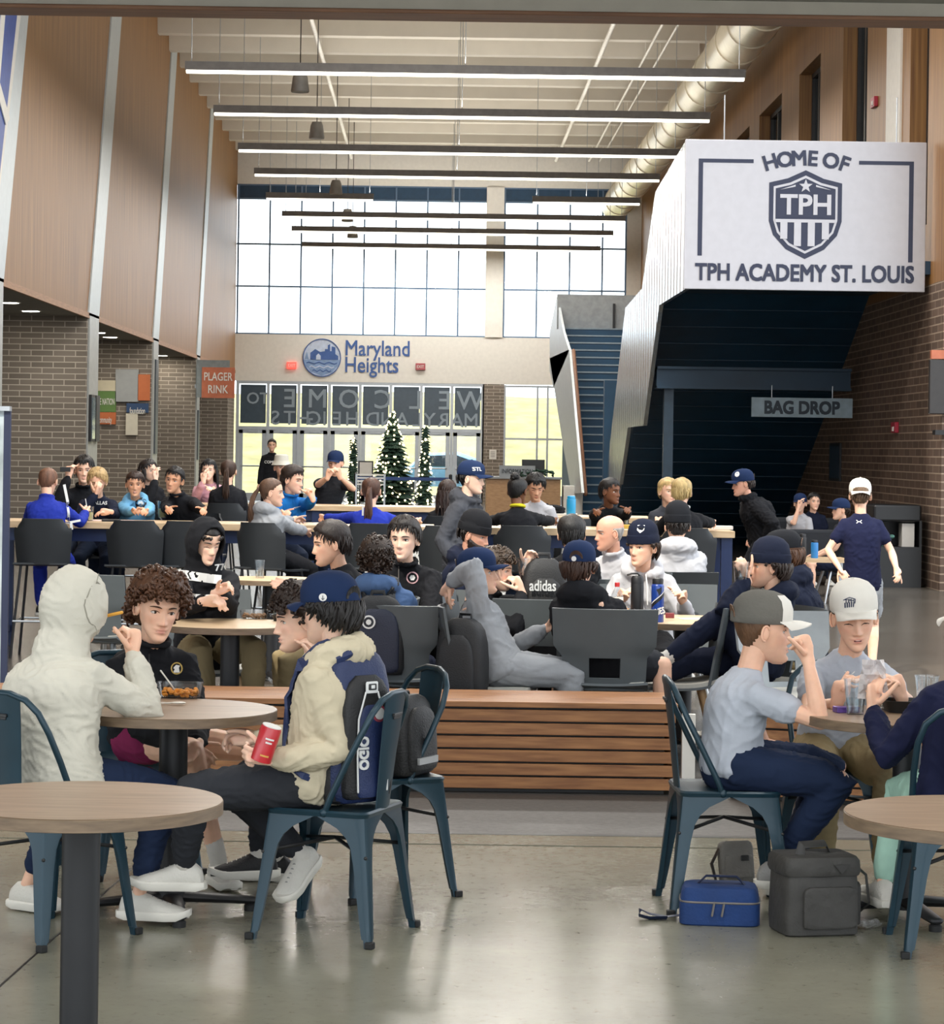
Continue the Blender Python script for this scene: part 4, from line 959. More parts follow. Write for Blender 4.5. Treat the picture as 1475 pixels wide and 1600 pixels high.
def hand_mb(mb, wrist, d, nrm, right, s, curl=.35, lod=1, spread=.06, thumb=.6, fist=False, point=False):
    d = Vector(d).normalized(); nrm = Vector(nrm); nrm = (nrm-d*nrm.dot(d))
    if nrm.length < 1e-4: nrm = basis(d)[0]
    nrm.normalize(); t = d.cross(nrm) if right else nrm.cross(d)
    W = Vector(wrist); ns = 6 if lod == 0 else 8
    mb.tube([W-d*.02*s, W+d*.01*s, W+d*.045*s, W+d*.085*s], [(.026*s, .020*s), (.029*s, .019*s), (.040*s, .017*s), (.040*s, .0135*s)], 10, ref=nrm.cross(d), power=.8)
    k = W+d*.085*s
    for i, (o, L) in enumerate([(.030, .074), (.0105, .083), (-.0095, .077), (-.029, .060)]):
        c = curl*(1+.12*i); p = k+t*o*s+d*(-.006 if i in (0, 3) else 0)*s; dd = (d+t*(o*spread*25*.35)).normalized(); P = [p-d*.012*s, p]
        if point and i == 0: c = .1
        for ln, bend in ((.45, .75), (.32, 1.15), (.25, .8)):
            ang = c*bend*1.25; ax = dd.cross(nrm).normalized(); dd = (Matrix.Rotation(ang, 3, ax) @ dd).normalized(); p = p+dd*L*ln*s; P.append(p)
            nn = None
        r = (.0088 if i < 3 else .0076)*s; mb.tube(P, [r*1.05, r*1.05, r, r*.94, r*.82], ns)
    p = W+d*.028*s+t*.026*s+nrm*.004*s; dd = (d*.75+t*.75+nrm*.35*thumb).normalized(); P = [p-t*.012*s, p]
    for ln, tw in ((.042, .0), (.032, .45), (.026, .5)):
        dd = (dd+(d*.5-t*.25+nrm*.5)*tw*thumb).normalized(); p = p+dd*ln*s; P.append(p)
    mb.tube(P, [.013*s, .0125*s, .0112*s, .0098*s, .0085*s], ns)
def ik(S_, T_, l1, l2, pole):
    v = T_-S_; D = v.length; mx = (l1+l2)*.995
    if D > mx: T_ = S_+v*(mx/D); v = T_-S_; D = mx
    D = max(D, abs(l1-l2)+.02); a = (l1*l1-l2*l2+D*D)/(2*D); h = math.sqrt(max(l1*l1-a*a, 0)); u = v.normalized()
    p = Vector(pole); p = p-u*p.dot(u)
    if p.length < 1e-4: p = basis(u)[0]
    return S_+u*a+p.normalized()*h, T_
def yawv(a): a = math.radians(a); return Vector((math.sin(a), -math.cos(a), 0)), Vector((-math.cos(a), -math.sin(a), 0))   # forward, right
def headR(yaw, pitch=0, roll=0):
    f, r = yawv(yaw); M = Matrix((r, f, Vector((0, 0, 1)))).transposed()
    return M @ Matrix.Rotation(-math.radians(pitch), 3, 'X') @ Matrix.Rotation(math.radians(roll), 3, 'Y')
def skin_mat(name, col):
    if name in MATS: return MATS[name]
    m = mat(name, col, .5, var=.05, scale=30, bump=.05, bscale=300, sss=.12, spec=.35); N = m.node_tree.nodes; L = m.node_tree.links
    at_ = N.new('ShaderNodeVertexColor'); at_.layer_name = 'tint'; mx = N.new('ShaderNodeMixRGB'); mx.blend_type = 'MULTIPLY'; mx.inputs[0].default_value = 1
    rp = [n for n in N if n.type == 'VALTORGB'][0]; L.new(rp.outputs[0], mx.inputs[1]); L.new(at_.outputs[0], mx.inputs[2]); L.new(mx.outputs[0], N['Principled BSDF'].inputs['Base Color']); return m
SK = {k: skin_mat('skin_'+k, c) for k, c in dict(fair='E2B59B', pale='E6BFA8', tan='CB9A7B', olive='D0A688', dark='6F4730', ruddy='D09C84').items()}
eyew = mat('eye_white', 'D8D2CC', .2, var=.02); irism = mat('iris_brown', '2B1A10', .1, var=.2); mouthm = mat('mouth_dark', '6A3230', .5)
def hairm(c): return mat('hair_'+c, c, .5, var=.35, scale=40, bump=.4, bscale=150, stretch=(1, 1, .25), spec=.4)
shoeW = mat('white_shoe_knit', 'C9C6BE', .7, var=.06, bump=.3, bscale=120); soleW = mat('white_shoe_sole', 'D4D1C8', .6, var=.05)
shoeK = mat('black_shoe_fabric', '1B1B1E', .7, bump=.3, bscale=120); shoeG = mat('grey_shoe_knit', '8E8D8A', .7, bump=.3, bscale=120); sockW = mat('white_sock', 'C9C5BE', .9, bump=.3); sockK = mat('black_sock', '17171A', .9)
def shoe(parent, ankle, fdir, s, upm, solem, ground=None, pitch=0, sock=None, name='shoe'):
    f = Vector((fdir[0], fdir[1], 0)).normalized(); r = Vector((f.y, -f.x, 0)); up = Vector((0, 0, 1))
    if pitch: up = (Matrix.Rotation(-pitch, 3, r) @ up); f = (Matrix.Rotation(-pitch, 3, r) @ f)
    z0 = ankle-up*.095*s if ground is None else Vector((ankle.x, ankle.y, ground))
    SC = [(-.075, .016, .055, .03), (-.066, .030, .085, .02), (-.04, .036, .108, .0), (0, .038, .112, 0), (.04, .041, .098, 0), (.08, .045, .080, 0), (.12, .048, .066, 0), (.155, .046, .056, 0), (.18, .037, .046, 0), (.197, .018, .036, 0)]
    u = MB(); rings = []
    for x, w, h, _ in SC:
        ring = []
        for j in range(14):
            a = 2*PI*j/14; c_, s_ = math.cos(a), math.sin(a); yy = w*math.copysign(abs(c_)**.75, c_)*s; zz = (.012+(h-.012)*(.5+.5*math.copysign(abs(s_)**.85, s_)))*s
            if s_ > 0: yy *= 1-.25*s_
            ring.append(z0+f*x*s+r*yy+up*zz)
        rings.append(ring)
    u.loft(rings); o = u.build(name, upm, parent, True)
    so = MB(); rings = []
    for x, w, h, _ in [(-.088, .012, 0, 0), (-.08, .032, 0, 0), (-.05, .041, 0, 0), (0, .041, 0, 0), (.06, .045, 0, 0), (.11, .052, 0, 0), (.155, .050, 0, 0), (.185, .040, 0, 0), (.205, .016, 0, 0)]:
        lift = .012*max(0, (x-.12)/.08)**2; b = .002 if abs(x-.05) < .12 else .010
        rings.append([z0+f*x*s+r*yy*s+up*(zz+lift)*s for yy, zz in ((-w, b+.006), (-w*.9, b), (w*.9, b), (w, b+.006), (w*1.02, .03), (w*.9, .036), (-w*.9, .036), (-w*1.02, .03))])
    so.loft(rings); so.build('sole', solem, o, True)
    la = MB()
    for k in range(5):
        x = .055+.019*k; h = float(np.interp(x, [c[0] for c in SC], [c[2] for c in SC])); w = .026
        la.tube([z0+f*x*s+r*q*w*s+up*(h-.018*abs(q)+.001)*s for q in (-1, -.5, 0, .5, 1)], .0028*s, 5)
    la.build('lace', soleW if upm is not shoeW else shoeG, o, True)
    return o
PEOPLE = {}
def person(label, hip, head, yaw, face=None, pitch=0, roll=0, s=1.0, lod=1, skin='fair', hair=('short', '2A1D15'), hat=None, top=None, pants=None, shoes='white',
           hands=(None, None), poles=(None, None), curls=(.35, .35), hdirs=(None, None), palms=(None, None), knees=(None, None), feet=(None, None), fdir=(None, None), stand=False,
           eyes='open', mouth=0, group=None, beard=None, seed=0, build=1.0, hood=None, hairargs={}, seat=None, hs=None, sleeve='long', legs='long', sock=None, hatargs={}, shyaw=None, gaze=0, fpitch=(0, 0), torso_back=.03, hem=.035, slen=.72):
    rng = random.Random(seed+len(label)*7); hip = Vector(hip); head = Vector(head); hs = hs or (.5+.5*s); face = yaw if face is None else face
    f, r = yawv(yaw); up = Vector((0, 0, 1)); R = headR(face, pitch, roll); base = Vector((hip.x, hip.y, 0))
    root = thing('person', base, label, 'person', group)
    fs, rs = yawv(shyaw if shyaw is not None else yaw)
    skull = head+R @ Vector((0, -.028, -.075))*hs; c7 = head-up*.165*s-fs*.055*s+(skull-head)*.0
    c7 = head.lerp(hip, .0)-((head-hip).normalized()*.5+up*.5)*.150*hs-fs*.045*hs
    sp = (c7-hip); spl = sp.length; spd = sp.normalized()
    SW = .142*s*build
    mid = lambda t: hip+sp*t-fs*(torso_back*math.sin(PI*t))*s
    sh = [c7-spd*.088*s-rs*SW+fs*.012*s, c7-spd*.088*s+rs*SW+fs*.012*s]      # left, right
    hp = [hip-r*.085*s, hip+r*.085*s]
    LU, LF = .285*s, .25*s
    wr, el = [], []
    for i in (0, 1):
        sd_ = -1 if i == 0 else 1; T_ = hands[i]
        if T_ is None: T_ = hip+f*.30*s+r*sd_*.09*s+up*.10*s if not stand else hip+r*sd_*.22*s-up*.02+f*.06
        elif not isinstance(T_, Vector): T_ = hip+f*T_[1]*s+r*T_[0]*s+up*T_[2]*s
        pl = Vector(poles[i]) if poles[i] is not None else (-up+rs*sd_*.45-fs*.35)
        e, w = ik(sh[i], T_, LU, LF, pl); el.append(e); wr.append(w)
    LT, LC = .43*s, .42*s; kn, an = [], []
    for i in (0, 1):
        sd_ = -1 if i == 0 else 1
        if feet[i] is not None: a = Vector(feet[i])
        elif stand: a = Vector((hip.x, hip.y, .09*s))+r*sd_*.10*s+f*.02
        else: a = Vector((hip.x, hip.y, (seat or 0)+.09*s))+f*.40*s+r*sd_*.13*s
        if knees[i] is not None: k = Vector(knees[i])
        else: k, a = ik(hp[i], a, LT, LC, f+up*.6+r*sd_*.15)
        kn.append(k); an.append(a)
    # ---- body
    vox = {0: .0085, 1: .0065, 2: .0048}[lod]
    b = MB(); b.tube([hip, mid(.3), mid(.6), mid(.85), c7-spd*.03*s], [(.11*s, .075*s), (.10*s, .07*s), (.11*s, .075*s), (.12*s, .06*s), (.05*s, .045*s)], 12, ref=Vector((0, 0, 1)) if abs(spd.z) < .9 else f)
    b.tube([c7-spd*.04*s-fs*-.005, c7.lerp(skull, .5)+fs*.006*s, skull+R @ Vector((0, .006, .02))*hs], [.052*s*build, .045*hs, .048*hs], 14)
    for i in (0, 1):
        bare = sleeve != 'long'; q = 1 if bare else .72
        b.tube([c7-spd*.06*s, sh[i], sh[i].lerp(el[i], .5), el[i]], [.045*s, .043*s*q, .041*s*q, .034*s*q], 10)
        b.tube([el[i], el[i].lerp(wr[i], .3), wr[i]], [.034*s*q, (.037*s)*q, .0225*s], 10)
        d = Vector(hdirs[i]) if hdirs[i] is not None else (wr[i]-el[i]); n_ = Vector(palms[i]) if palms[i] is not None else (-up*.7+r*(1 if i == 0 else -1)*.6)
        hand_mb(b, wr[i], d, n_, i == 1, s*1.02, curls[i], lod)
        bl = legs != 'long'; q = 1 if bl else .74
        b.tube([hip, hp[i], hp[i].lerp(kn[i], .5), kn[i]], [.08*s, .078*s*q, .070*s*q, .052*s*q], 12)
        b.tube([kn[i], kn[i].lerp(an[i], .3)-(f*.012 if bl else f*0), an[i]], [.050*s*q, .053*s*q, .034*s*(1 if bl else .8)], 12)
    bm_ = remesh(b, vox, 2 if lod else 1)
    hm_, tint = head_mb(lod, eyes, gaze, mouth)
    M = Matrix.Translation(head) @ R.to_4x4() @ Matrix.Scale(hs, 4)
    nv0 = len(bm_.vertices); co = np.empty(nv0*3, np.float32); bm_.vertices.foreach_get('co', co)
    verts = [tuple(p) for p in co.reshape(-1, 3)]+[tuple(M @ p) for p in hm_.v]
    faces = [tuple(p.vertices) for p in bm_.polygons]+[tuple(i+nv0 for i in q) for q in hm_.f]; nf0 = len(bm_.polygons)
    me = bpy.data.meshes.new('body'); me.from_pydata(verts, [], faces)
    for m_ in (SK[skin], eyew, irism, hairm(hair[1]) if hair else hairm('2A1D15'), mouthm): me.materials.append(m_)
    me.polygons.foreach_set('material_index', [0]*nf0+hm_.m); me.polygons.foreach_set('use_smooth', [True]*len(faces))
    at_ = me.color_attributes.new('tint', 'FLOAT_COLOR', 'POINT'); col = np.ones((len(verts), 4), np.float32); col[nv0:, :3] = tint; at_.data.foreach_set('color', col.ravel())
    bm2 = bmesh.new(); bm2.from_mesh(me); bmesh.ops.recalc_face_normals(bm2, faces=bm2.faces); bm2.to_mesh(me); bm2.free(); bpy.data.meshes.remove(bm_)
    body = link(me, 'body', root)
    # ---- hair
    if hair and not (hood == 'up' and hair[0] == 'none'):
        q = MB(); q.join(hair_mb(hair[0], lod, rng, hat=bool(hat) or hood == 'up', hood=hood == 'up', **hairargs), M); q.build('hair', hairm(hair[1]), root, True, angle=70)
    if beard:
        nu, nv = 30, 32; x, y, z = head_grid(nu, nv, False); az = np.abs(np.arctan2(x, y+.01)); m_ = sstep((-.045-z+.02*np.clip(az-.6, 0, 1)*2)/.012)*sstep((1.75-az)/.2); off = -.012*(1-m_)+.011*m_
        rr = np.sqrt(x**2+(y+.01)**2+z**2)+1e-6; q = MB(); q.add([M @ Vector((x.ravel()[k]*(1+off.ravel()[k]/rr.ravel()[k]), y.ravel()[k]*(1+off.ravel()[k]/rr.ravel()[k]), z.ravel()[k]*(1+off.ravel()[k]/rr.ravel()[k]))) for k in range(nu*nv)], grid_faces(nu, nv)); q.build('beard', hairm(beard), root, True)
    # ---- hat
    if hat:
        kind, hm1 = hat[0], hat[1]; hatargs = dict(hatargs); hatargs['dz'] = hatargs.get('dz', 0)+(.014 if kind == 'beanie' else 0); hy = hatargs.get('yaw', 0); tl = hatargs.get('tilt', 0); Mh = M @ Matrix.Translation((0, 0, hatargs.get('dz', 0))) @ Matrix.Rotation(math.radians(hy), 4, 'Z') @ Matrix.Rotation(math.radians(tl), 4, 'X') @ Matrix.Scale(1.03, 4)
        if kind in ('cap', 'capback'):
            d_, v_, g_ = cap_parts(lod); Mh = Mh @ Matrix.Rotation(PI, 4, 'Z') if kind == 'capback' else Mh
            q = MB(); q.join(d_, Mh); c_ = q.build('cap', hat[2] if len(hat) > 2 else hm1, root, True)
            q = MB(); q.join(v_, Mh); q.build('visor', hat[3] if len(hat) > 3 else hm1, c_, True)
            q = MB(); q.join(g_, Mh); q.build('strap_opening', hairm(hair[1]) if hair else black, c_)
            if len(hat) > 2:
                q = MB(); n = 32; rings = []
                for rx, ry, z, yo in [(.0875, .1090, .032, 0), (.0885, .1100, .05, 0), (.087, .1075, .078, .002), (.0785, .0965, .106, .003), (.060, .074, .126, .002)]:
                    rings.append([Mh @ Vector((rx*math.sin(a), -.010+yo+ry*math.cos(a), z)) for a in np.linspace(-1.0, 1.0, 13)])
                q.loft(rings, cap=False, closed=False); q.build('front_panel', hm1, c_, True)
            root['_'] = 1; PEOPLE[label] = Mh
        elif kind == 'beanie': q = MB(); q.join(beanie_mb(), Mh); q.build('beanie', hm1, root, True)
        elif kind == 'bucket': q = MB(); q.join(bucket_mb(), Mh); q.build('bucket_hat', hm1, root, True)
    # ---- top garment
    tname, tm = top[0], top[1]; loose = dict(hoodie=1.15, jacket=1.08, tee=1.02, polo=1.04, sweater=1.04, puffer=1.28, jersey=1.04)[tname]*build
    g = MB(); rings = []; lat = rs; bk = spd.cross(lat).normalized()
    for t, w, d, fw in [(-.13, .150, .118, .0), (-.06, .172, .128, .0), (.08, .168, .125, .0), (.25, .158, .118, .006), (.45, .163, .120, .01), (.65, .172, .122, .01), (.76, .172, .114, .006), (.86, .150, .094, .0), (.93, .112, .076, .0), (1.0, .072, .062, .0), (1.06, .058, .056, .008)]:
        c = mid(t)+fs*fw*s if t < 1 else c7+(skull-c7)*((t-1)*3)
        if t < 0: c = hip+sp*t
        lt = lat.lerp(r, max(0, 1-t*1.6)).normalized()
        bb_ = (spd.cross(lt)).normalized(); k = s*(loose if t < .95 else 1.05)
        if t < .3: k *= 1.0
        rings.append([c+lt*(w*k*math.copysign(abs(math.cos(a))**.9, math.cos(a)))+bb_*(d*k*math.copysign(abs(math.sin(a))**.9, math.sin(a))) for a in [2*PI*j/20 for j in range(20)]])
    g.loft(rings)
    for i in (0, 1):
        sd_ = -1 if i == 0 else 1; inn = sh[i]-rs*sd_*.055*s+spd*.008*s; L = loose/build
        if sleeve == 'long':
            e_, w_ = el[i], wr[i]; wc = w_-(w_-e_).normalized()*.015*s
            g.tube([inn, sh[i], sh[i].lerp(e_, .35), sh[i].lerp(e_, .72), e_, e_.lerp(wc, .35), e_.lerp(wc, .7), e_.lerp(wc, .86), wc], [.062*s*L, .060*s*L, .058*s*L, .054*s*L, .053*s*L, .050*s*L, .046*s*L, .045*s*L, .031*s*L], 14, round_=True)
        elif sleeve == 'short':
            e_ = sh[i].lerp(el[i], .52); g.tube([inn, sh[i], sh[i].lerp(e_, .6), e_], [.060*s*L, .060*s*L, .060*s*L, .061*s*L], 14)
    if hood == 'down':
        cc = c7+spd*.015*s+fs*.02*s; P = []; rr = []
        for k in range(11):
            a = math.radians(-155+310*k/10); P.append(cc+rs*(.098*math.sin(a))*s-fs*(.092*math.cos(a)+.004)*s+spd*(.012*math.cos(a)-.035*(1-math.cos(a))*.5)*s); w = .5+.5*math.cos(a); rr.append((.026*s+.030*s*w, .024*s+.046*s*w))
        g.tube(P, rr, 12, ref=spd); g.ell(c7-fs*.085*s-spd*.075*s, (.085*s, .045*s, .085*s), Matrix((rs, fs, spd)).transposed(), 14, 10)
    if tname in ('jacket', 'polo', 'puffer') and hood != 'down':
        P = [c7+(skull-c7)*.28+rs*(.066*math.sin(a))*s+fs*(.064*math.cos(a)+.012)*s-up*.02*math.cos(a)*s for a in np.linspace(-PI, PI, 15)[:-1]]
        g.tube(P, .016*s if tname != 'puffer' else .03*s, 8, closed=True)
    if hood == 'up':
        Mi = Matrix.Translation(head) @ R.to_4x4(); rgs = []
        th0 = math.radians(48)
        seq = [(1.0, t) for t in np.linspace(th0, PI-.006, 15)]+[(.86, t) for t in np.linspace(PI-.006, th0, 15)]
        for q_, t in seq:
            ring = []
            for j in range(24):
                a = 2*PI*j/24; x = .112*q_*math.sin(t)*math.sin(a); z = .142*q_*math.sin(t)*math.cos(a)+.006; y = -.012+.128*q_*math.cos(t)
                if z < -.05: y -= (-.05-z)*.35; x *= 1+(-.05-z)*1.2
                ring.append(Mi @ Vector((x*hs, y*hs, z*hs)))
            rgs.append(ring)
        g.loft(rgs+[rgs[0]], cap=False)
        g.tube([c7-spd*.07*s-fs*.01*s, c7.lerp(skull, .35)-fs*.012*s, skull-fs*.005*s], [.128*s, .108*s, .095*s], 16)
    gv = {0: .013, 1: .0105, 2: .0075}[lod]; ds = {'tee': .011, 'jersey': .010, 'puffer': .02}.get(tname, .0125)
    gm = remesh(g, gv, 5, ds*s, .085*s); gm.materials.append(tm); tp = link(gm, {'tee': 't_shirt', 'polo': 'polo_shirt', 'jersey': 'jersey', 'puffer': 'puffer_jacket'}.get(tname, tname), root)
    # ---- trousers
    pm = pants or fabric('navy_jogger', '1D2638'); q = MB()
    q.ell(hip-up*.01*s, (.165*s, .13*s, .12*s), Matrix((r, f, up)).transposed(), 18, 12)
    if stand: q.tube([hip+up*.05*s, hip-up*.1*s], [(.165*s, .12*s), (.17*s, .12*s)], 14, ref=f)
    for i in (0, 1):
        if legs == 'long':
            ae = an[i]+(kn[i]-an[i]).normalized()*hem*s
            q.tube([hip.lerp(hp[i], .8), hp[i], hp[i].lerp(kn[i], .5), hp[i].lerp(kn[i], .85), kn[i], kn[i].lerp(ae, .3), kn[i].lerp(ae, .65), kn[i].lerp(ae, .9), ae], [.098*s, .100*s, .090*s, .078*s, .072*s, .070*s, .060*s, .054*s, .046*s], 14)
        else:
            e_ = hp[i].lerp(kn[i], slen); q.tube([hip.lerp(hp[i], .8), hp[i], hp[i].lerp(e_, .6), e_], [.098*s, .100*s, .094*s, .090*s], 14)
    gm = remesh(q, gv*1.1, 5, .012*s, .09*s); gm.materials.append(pm); link(gm, 'trousers' if legs == 'long' else 'shorts', root)
    if shoes:
        um, sm_ = dict(white=(shoeW, soleW), black=(shoeK, soleW), grey=(shoeG, soleW), blackk=(shoeK, shoeK))[shoes]
        for i in (0, 1):
            fd = fdir[i] if fdir[i] is not None else (f if not stand else f)
            shoe(root, an[i], fd, s, um, sm_, None, fpitch[i])
            if sock: q = MB(); q.tube([an[i]-(kn[i]-an[i]).normalized()*.0, an[i]+(kn[i]-an[i]).normalized()*.10*s], [.037*s, .040*s], 12); q.build('sock', sock, root, True)
    elif sock:
        for i in (0, 1):
            q = MB(); fd = Vector(fdir[i] if fdir[i] is not None else f).normalized(); a_ = an[i]; q.tube([a_+(kn[i]-a_).normalized()*.10*s, a_, a_+fd*.07*s, a_+fd*.17*s], [.042*s, .044*s, .042*s, .032*s], 12); q.build('sock', sock, root, True)
    if '_' in root: del root['_']
    PEOPLE[label+'#'] = dict(root=root, body=body, top=tp, head=M, R=R, hip=hip, c7=c7, sh=sh, el=el, wr=wr, f=fs, r=rs, sp=spd, s=s)
    return PEOPLE[label+'#']
def decal(mb, ctr, nrm, up, target, m, name, lift=.003, dist=.25):
    """lay a flat mesh (x right, y up) on the surface of `target`, seen along -nrm"""
    n = Vector(nrm).normalized(); u = Vector(up); u = (u-n*u.dot(n)).normalized(); r = u.cross(n)
    W = WM(target); bv = BVHTree.FromPolygons([W @ v.co for v in target.data.vertices], [tuple(p.vertices) for p in target.data.polygons])
    ctr = Vector(ctr); h0 = bv.ray_cast(ctr+n*dist, -n)[0]; d0 = (h0-ctr).dot(n) if h0 else 0; q = MB()
    bm = bmesh.new(); vs_ = [bm.verts.new((p.x, p.y, 0)) for p in mb.v]
    for fc in mb.f:
        try: bm.faces.new([vs_[i] for i in fc])
        except ValueError: pass
    out = []
    for v in bm.verts:
        p = ctr+r*v.co.x+u*v.co.y; h = bv.ray_cast(p+n*dist, -n); d = (h[0]-p).dot(n) if h[0] else d0
        if abs(d-d0) > .12: d = d0
        out.append(p+n*(d+lift))
    q.add(out, [[v.index for v in fc.verts] for fc in (bm.verts.index_update() or bm.faces)]); bm.free()
    return q.build(name, m, target)
def txt_flat(t, width, bold=.02, sub=True):
    a = text_mb(t, 1.0, 0, bold); xs = [p.x for p in a.v]; ys = [p.y for p in a.v]; k = width/(max(xs)-min(xs)); cx, cy = (max(xs)+min(xs))/2, (max(ys)+min(ys))/2
    for p in a.v: p.x = (p.x-cx)*k; p.y = (p.y-cy)*k; p.z = 0
    return a
def disc_flat(r, n=20, r2=None):
    q = MB()
    if r2 is None: q.add([Vector((r*math.cos(2*PI*j/n), r*math.sin(2*PI*j/n), 0)) for j in range(n)]+[Vector((0, 0, 0))], [(j, (j+1) % n, n) for j in range(n)])
    else: q.add([Vector((rr*math.cos(2*PI*j/n), rr*math.sin(2*PI*j/n), 0)) for rr in (r2, r) for j in range(n)], [(j, (j+1) % n, n+(j+1) % n, n+j) for j in range(n)])
    return q
def poly_flat(pts, nsub=0):
    q = MB(); q.add([Vector((x, y, 0)) for x, y in pts], [tuple(range(len(pts)))]); return q
def strip_flat(pts, w, seg=6):
    """a band of width w along a polyline, subdivided so it can follow cloth"""
    P = []
    for a, b in zip(pts[:-1], pts[1:]): P += [Vector((a[0]+(b[0]-a[0])*k/seg, a[1]+(b[1]-a[1])*k/seg, 0)) for k in range(seg)]
    P.append(Vector((pts[-1][0], pts[-1][1], 0))); v = []
    for i, p in enumerate(P):
        d = (P[min(i+1, len(P)-1)]-P[max(i-1, 0)]).normalized(); n = Vector((-d.y, d.x, 0)); v += [p+n*w/2, p-n*w/2]
    q = MB(); q.add(v, [(2*i, 2*i+1, 2*i+3, 2*i+2) for i in range(len(P)-1)]); return q
# ================================================================ CAST
V3 = lambda x, y, z: Vector((x, y, z))
fb = {k: fabric('cloth_'+k, c) for k, c in dict(cream='C3C0B4', oat='BDB39B', black='17181C', navy='171D30', navyk='141A2C', dgrey='3A3C42', grey='8F9296', lgrey='A9AFBA', white='B2B2B6', khaki='8A7B5C', blue='1D6BB0', royal='20308E', slate='4A6288',
    sky='6FA9CF', maroon='6E1F45', jersey='24359C', mint='9FC4B4', charcoal='2A2C31', navytee='171B36', pink='C99AA6', steel='1B2740').items()}
capn = fabric('cap_navy', '182848', .15); capw = fabric('cap_white', 'D2CFC8', .15); capg = fabric('cap_grey_mesh', '63615C', .5); capk = fabric('cap_black', '16181D', .15)
lbl = mat('print_white', 'D6D6D4', .7, var=.02); lbk = mat('print_dark', '1A1D26', .7)
# ---- foreground left table
p1 = person('person in pale hooded sweatshirt with hood up eating a fry, seen from behind at left', V3(-1.30, 8.93, .53), at(119, 950, 9.08), 138, face=146, pitch=8, s=.92, lod=2, build=1.13, torso_back=.06, hem=.085, hair=('short', '3A2418'), top=('hoodie', fb['cream']), hood='up', pants=fb['steel'], shoes='white',
    hands=(at(190, 1085, 9.5), at(207, 1022, 9.12)), poles=(None, V3(.5, -.25, -1)), hdirs=(None, V3(-.05, .05, 1)), palms=(None, V3(-.9, .3, 0)), curls=(.4, .95), feet=(V3(-1.46, 9.30, .09), at(217, 1398, 9.05)), knees=(V3(-1.28, 9.28, .50), at(258, 1232, 9.08)), fdir=(V3(.8, -.45, 0), V3(1, -.12, 0)), hs=1.04)
p2 = person('person with big curly brown hair in black zip jacket and maroon shorts behind the table', V3(-1.13, 10.15, .53), at(247, 951, 9.93), 50, face=22, pitch=10, roll=-6, s=.92, lod=2, skin='fair', hair=('curly', '4A2E1C'), top=('jacket', fb['black']), shyaw=22, legs='short', slen=.34, pants=fb['maroon'], shoes='white', sock=sockW,
    hands=(at(306, 1165, 9.72), at(290, 1170, 9.78)), hdirs=(V3(-.3, -.5, -.45), V3(.8, -.4, -.3)), palms=(V3(-.8, .2, -.2), V3(.2, .6, -.4)), curls=(.7, .7), knees=(at(405, 1172, 9.95), at(300, 1172, 9.72)), feet=(at(405, 1345, 10.1), at(342, 1348, 9.85)), fdir=(V3(.7, -.6, 0), V3(.4, -.9, 0)), hs=1.04, hairargs=dict(thick=.036), gaze=-.3)
p3 = person('person with dark curly hair seen in left profile, chin on hand, behind the backpack boy', V3(-.17, 9.80, .53), at(470, 968, 9.68), -65, face=-82, pitch=8, s=.92, lod=2, skin='pale', hair=('curly', '241711'), top=('sweater', fb['navyk']), pants=fb['charcoal'], shoes='black', sock=sockW,
    hands=(at(415, 1160, 9.5), at(492, 1040, 9.62)), hdirs=(V3(-1, -.1, -.05), V3(-.1, -.1, 1)), palms=(V3(0, -.3, .9), V3(-1, 0, .2)), curls=(.35, .75), poles=(V3(.4, -.4, -1), V3(.5, .3, -1)), knees=(V3(-.60, 9.55, .52), V3(-.6, 9.85, .52)), feet=(at(405, 1335, 9.55), V3(-.60, 10.0, .09)), fdir=(V3(-1, -.25, 0), V3(-1, .1, 0)), hs=1.0)
p4 = person('person in oatmeal hooded top and navy cap with a navy backpack, holding a red can', V3(-.41, 8.98, .53), at(513, 952, 8.96), -100, face=-128, pitch=4, s=.93, lod=2, skin='pale', hair=('medium', '120E0D'), hairargs=dict(thick=.014), hat=('cap', capn), hatargs=dict(dz=-.012), top=('hoodie', fb['oat']), hood='down', pants=fb['charcoal'], shoes='white', sock=sockW, shyaw=-112,
    hands=(at(425, 1188, 8.78), V3(-.62, 9.12, .66)), hdirs=(V3(-1, -.05, .12), V3(-1, 0, 0)), palms=(V3(.15, .9, .2), None), curls=(.85, .5), poles=(V3(.35, -.1, -1), None), knees=(at(300, 1236, 8.82), V3(-.72, 9.12, .50)), feet=(at(288, 1352, 8.98), at(470, 1335, 9.08)), fdir=(V3(-1, .05, 0), V3(-.45, -.8, 0)), fpitch=(0, .5), hs=1.02)
decal(strip_flat([(-.012, .115), (-.022, .06), (-.03, 0), (-.02, -.06), (.0, -.10)], .0035, 6), at(132, 945, 8.9), (-.35, -1, .1), (0, 0, 1), p1['top'], mat('hood_seam_thread', '8F8C80', .9), 'hood_seam', .0012)  # sewn hood seam, thread a darker tone than the cloth
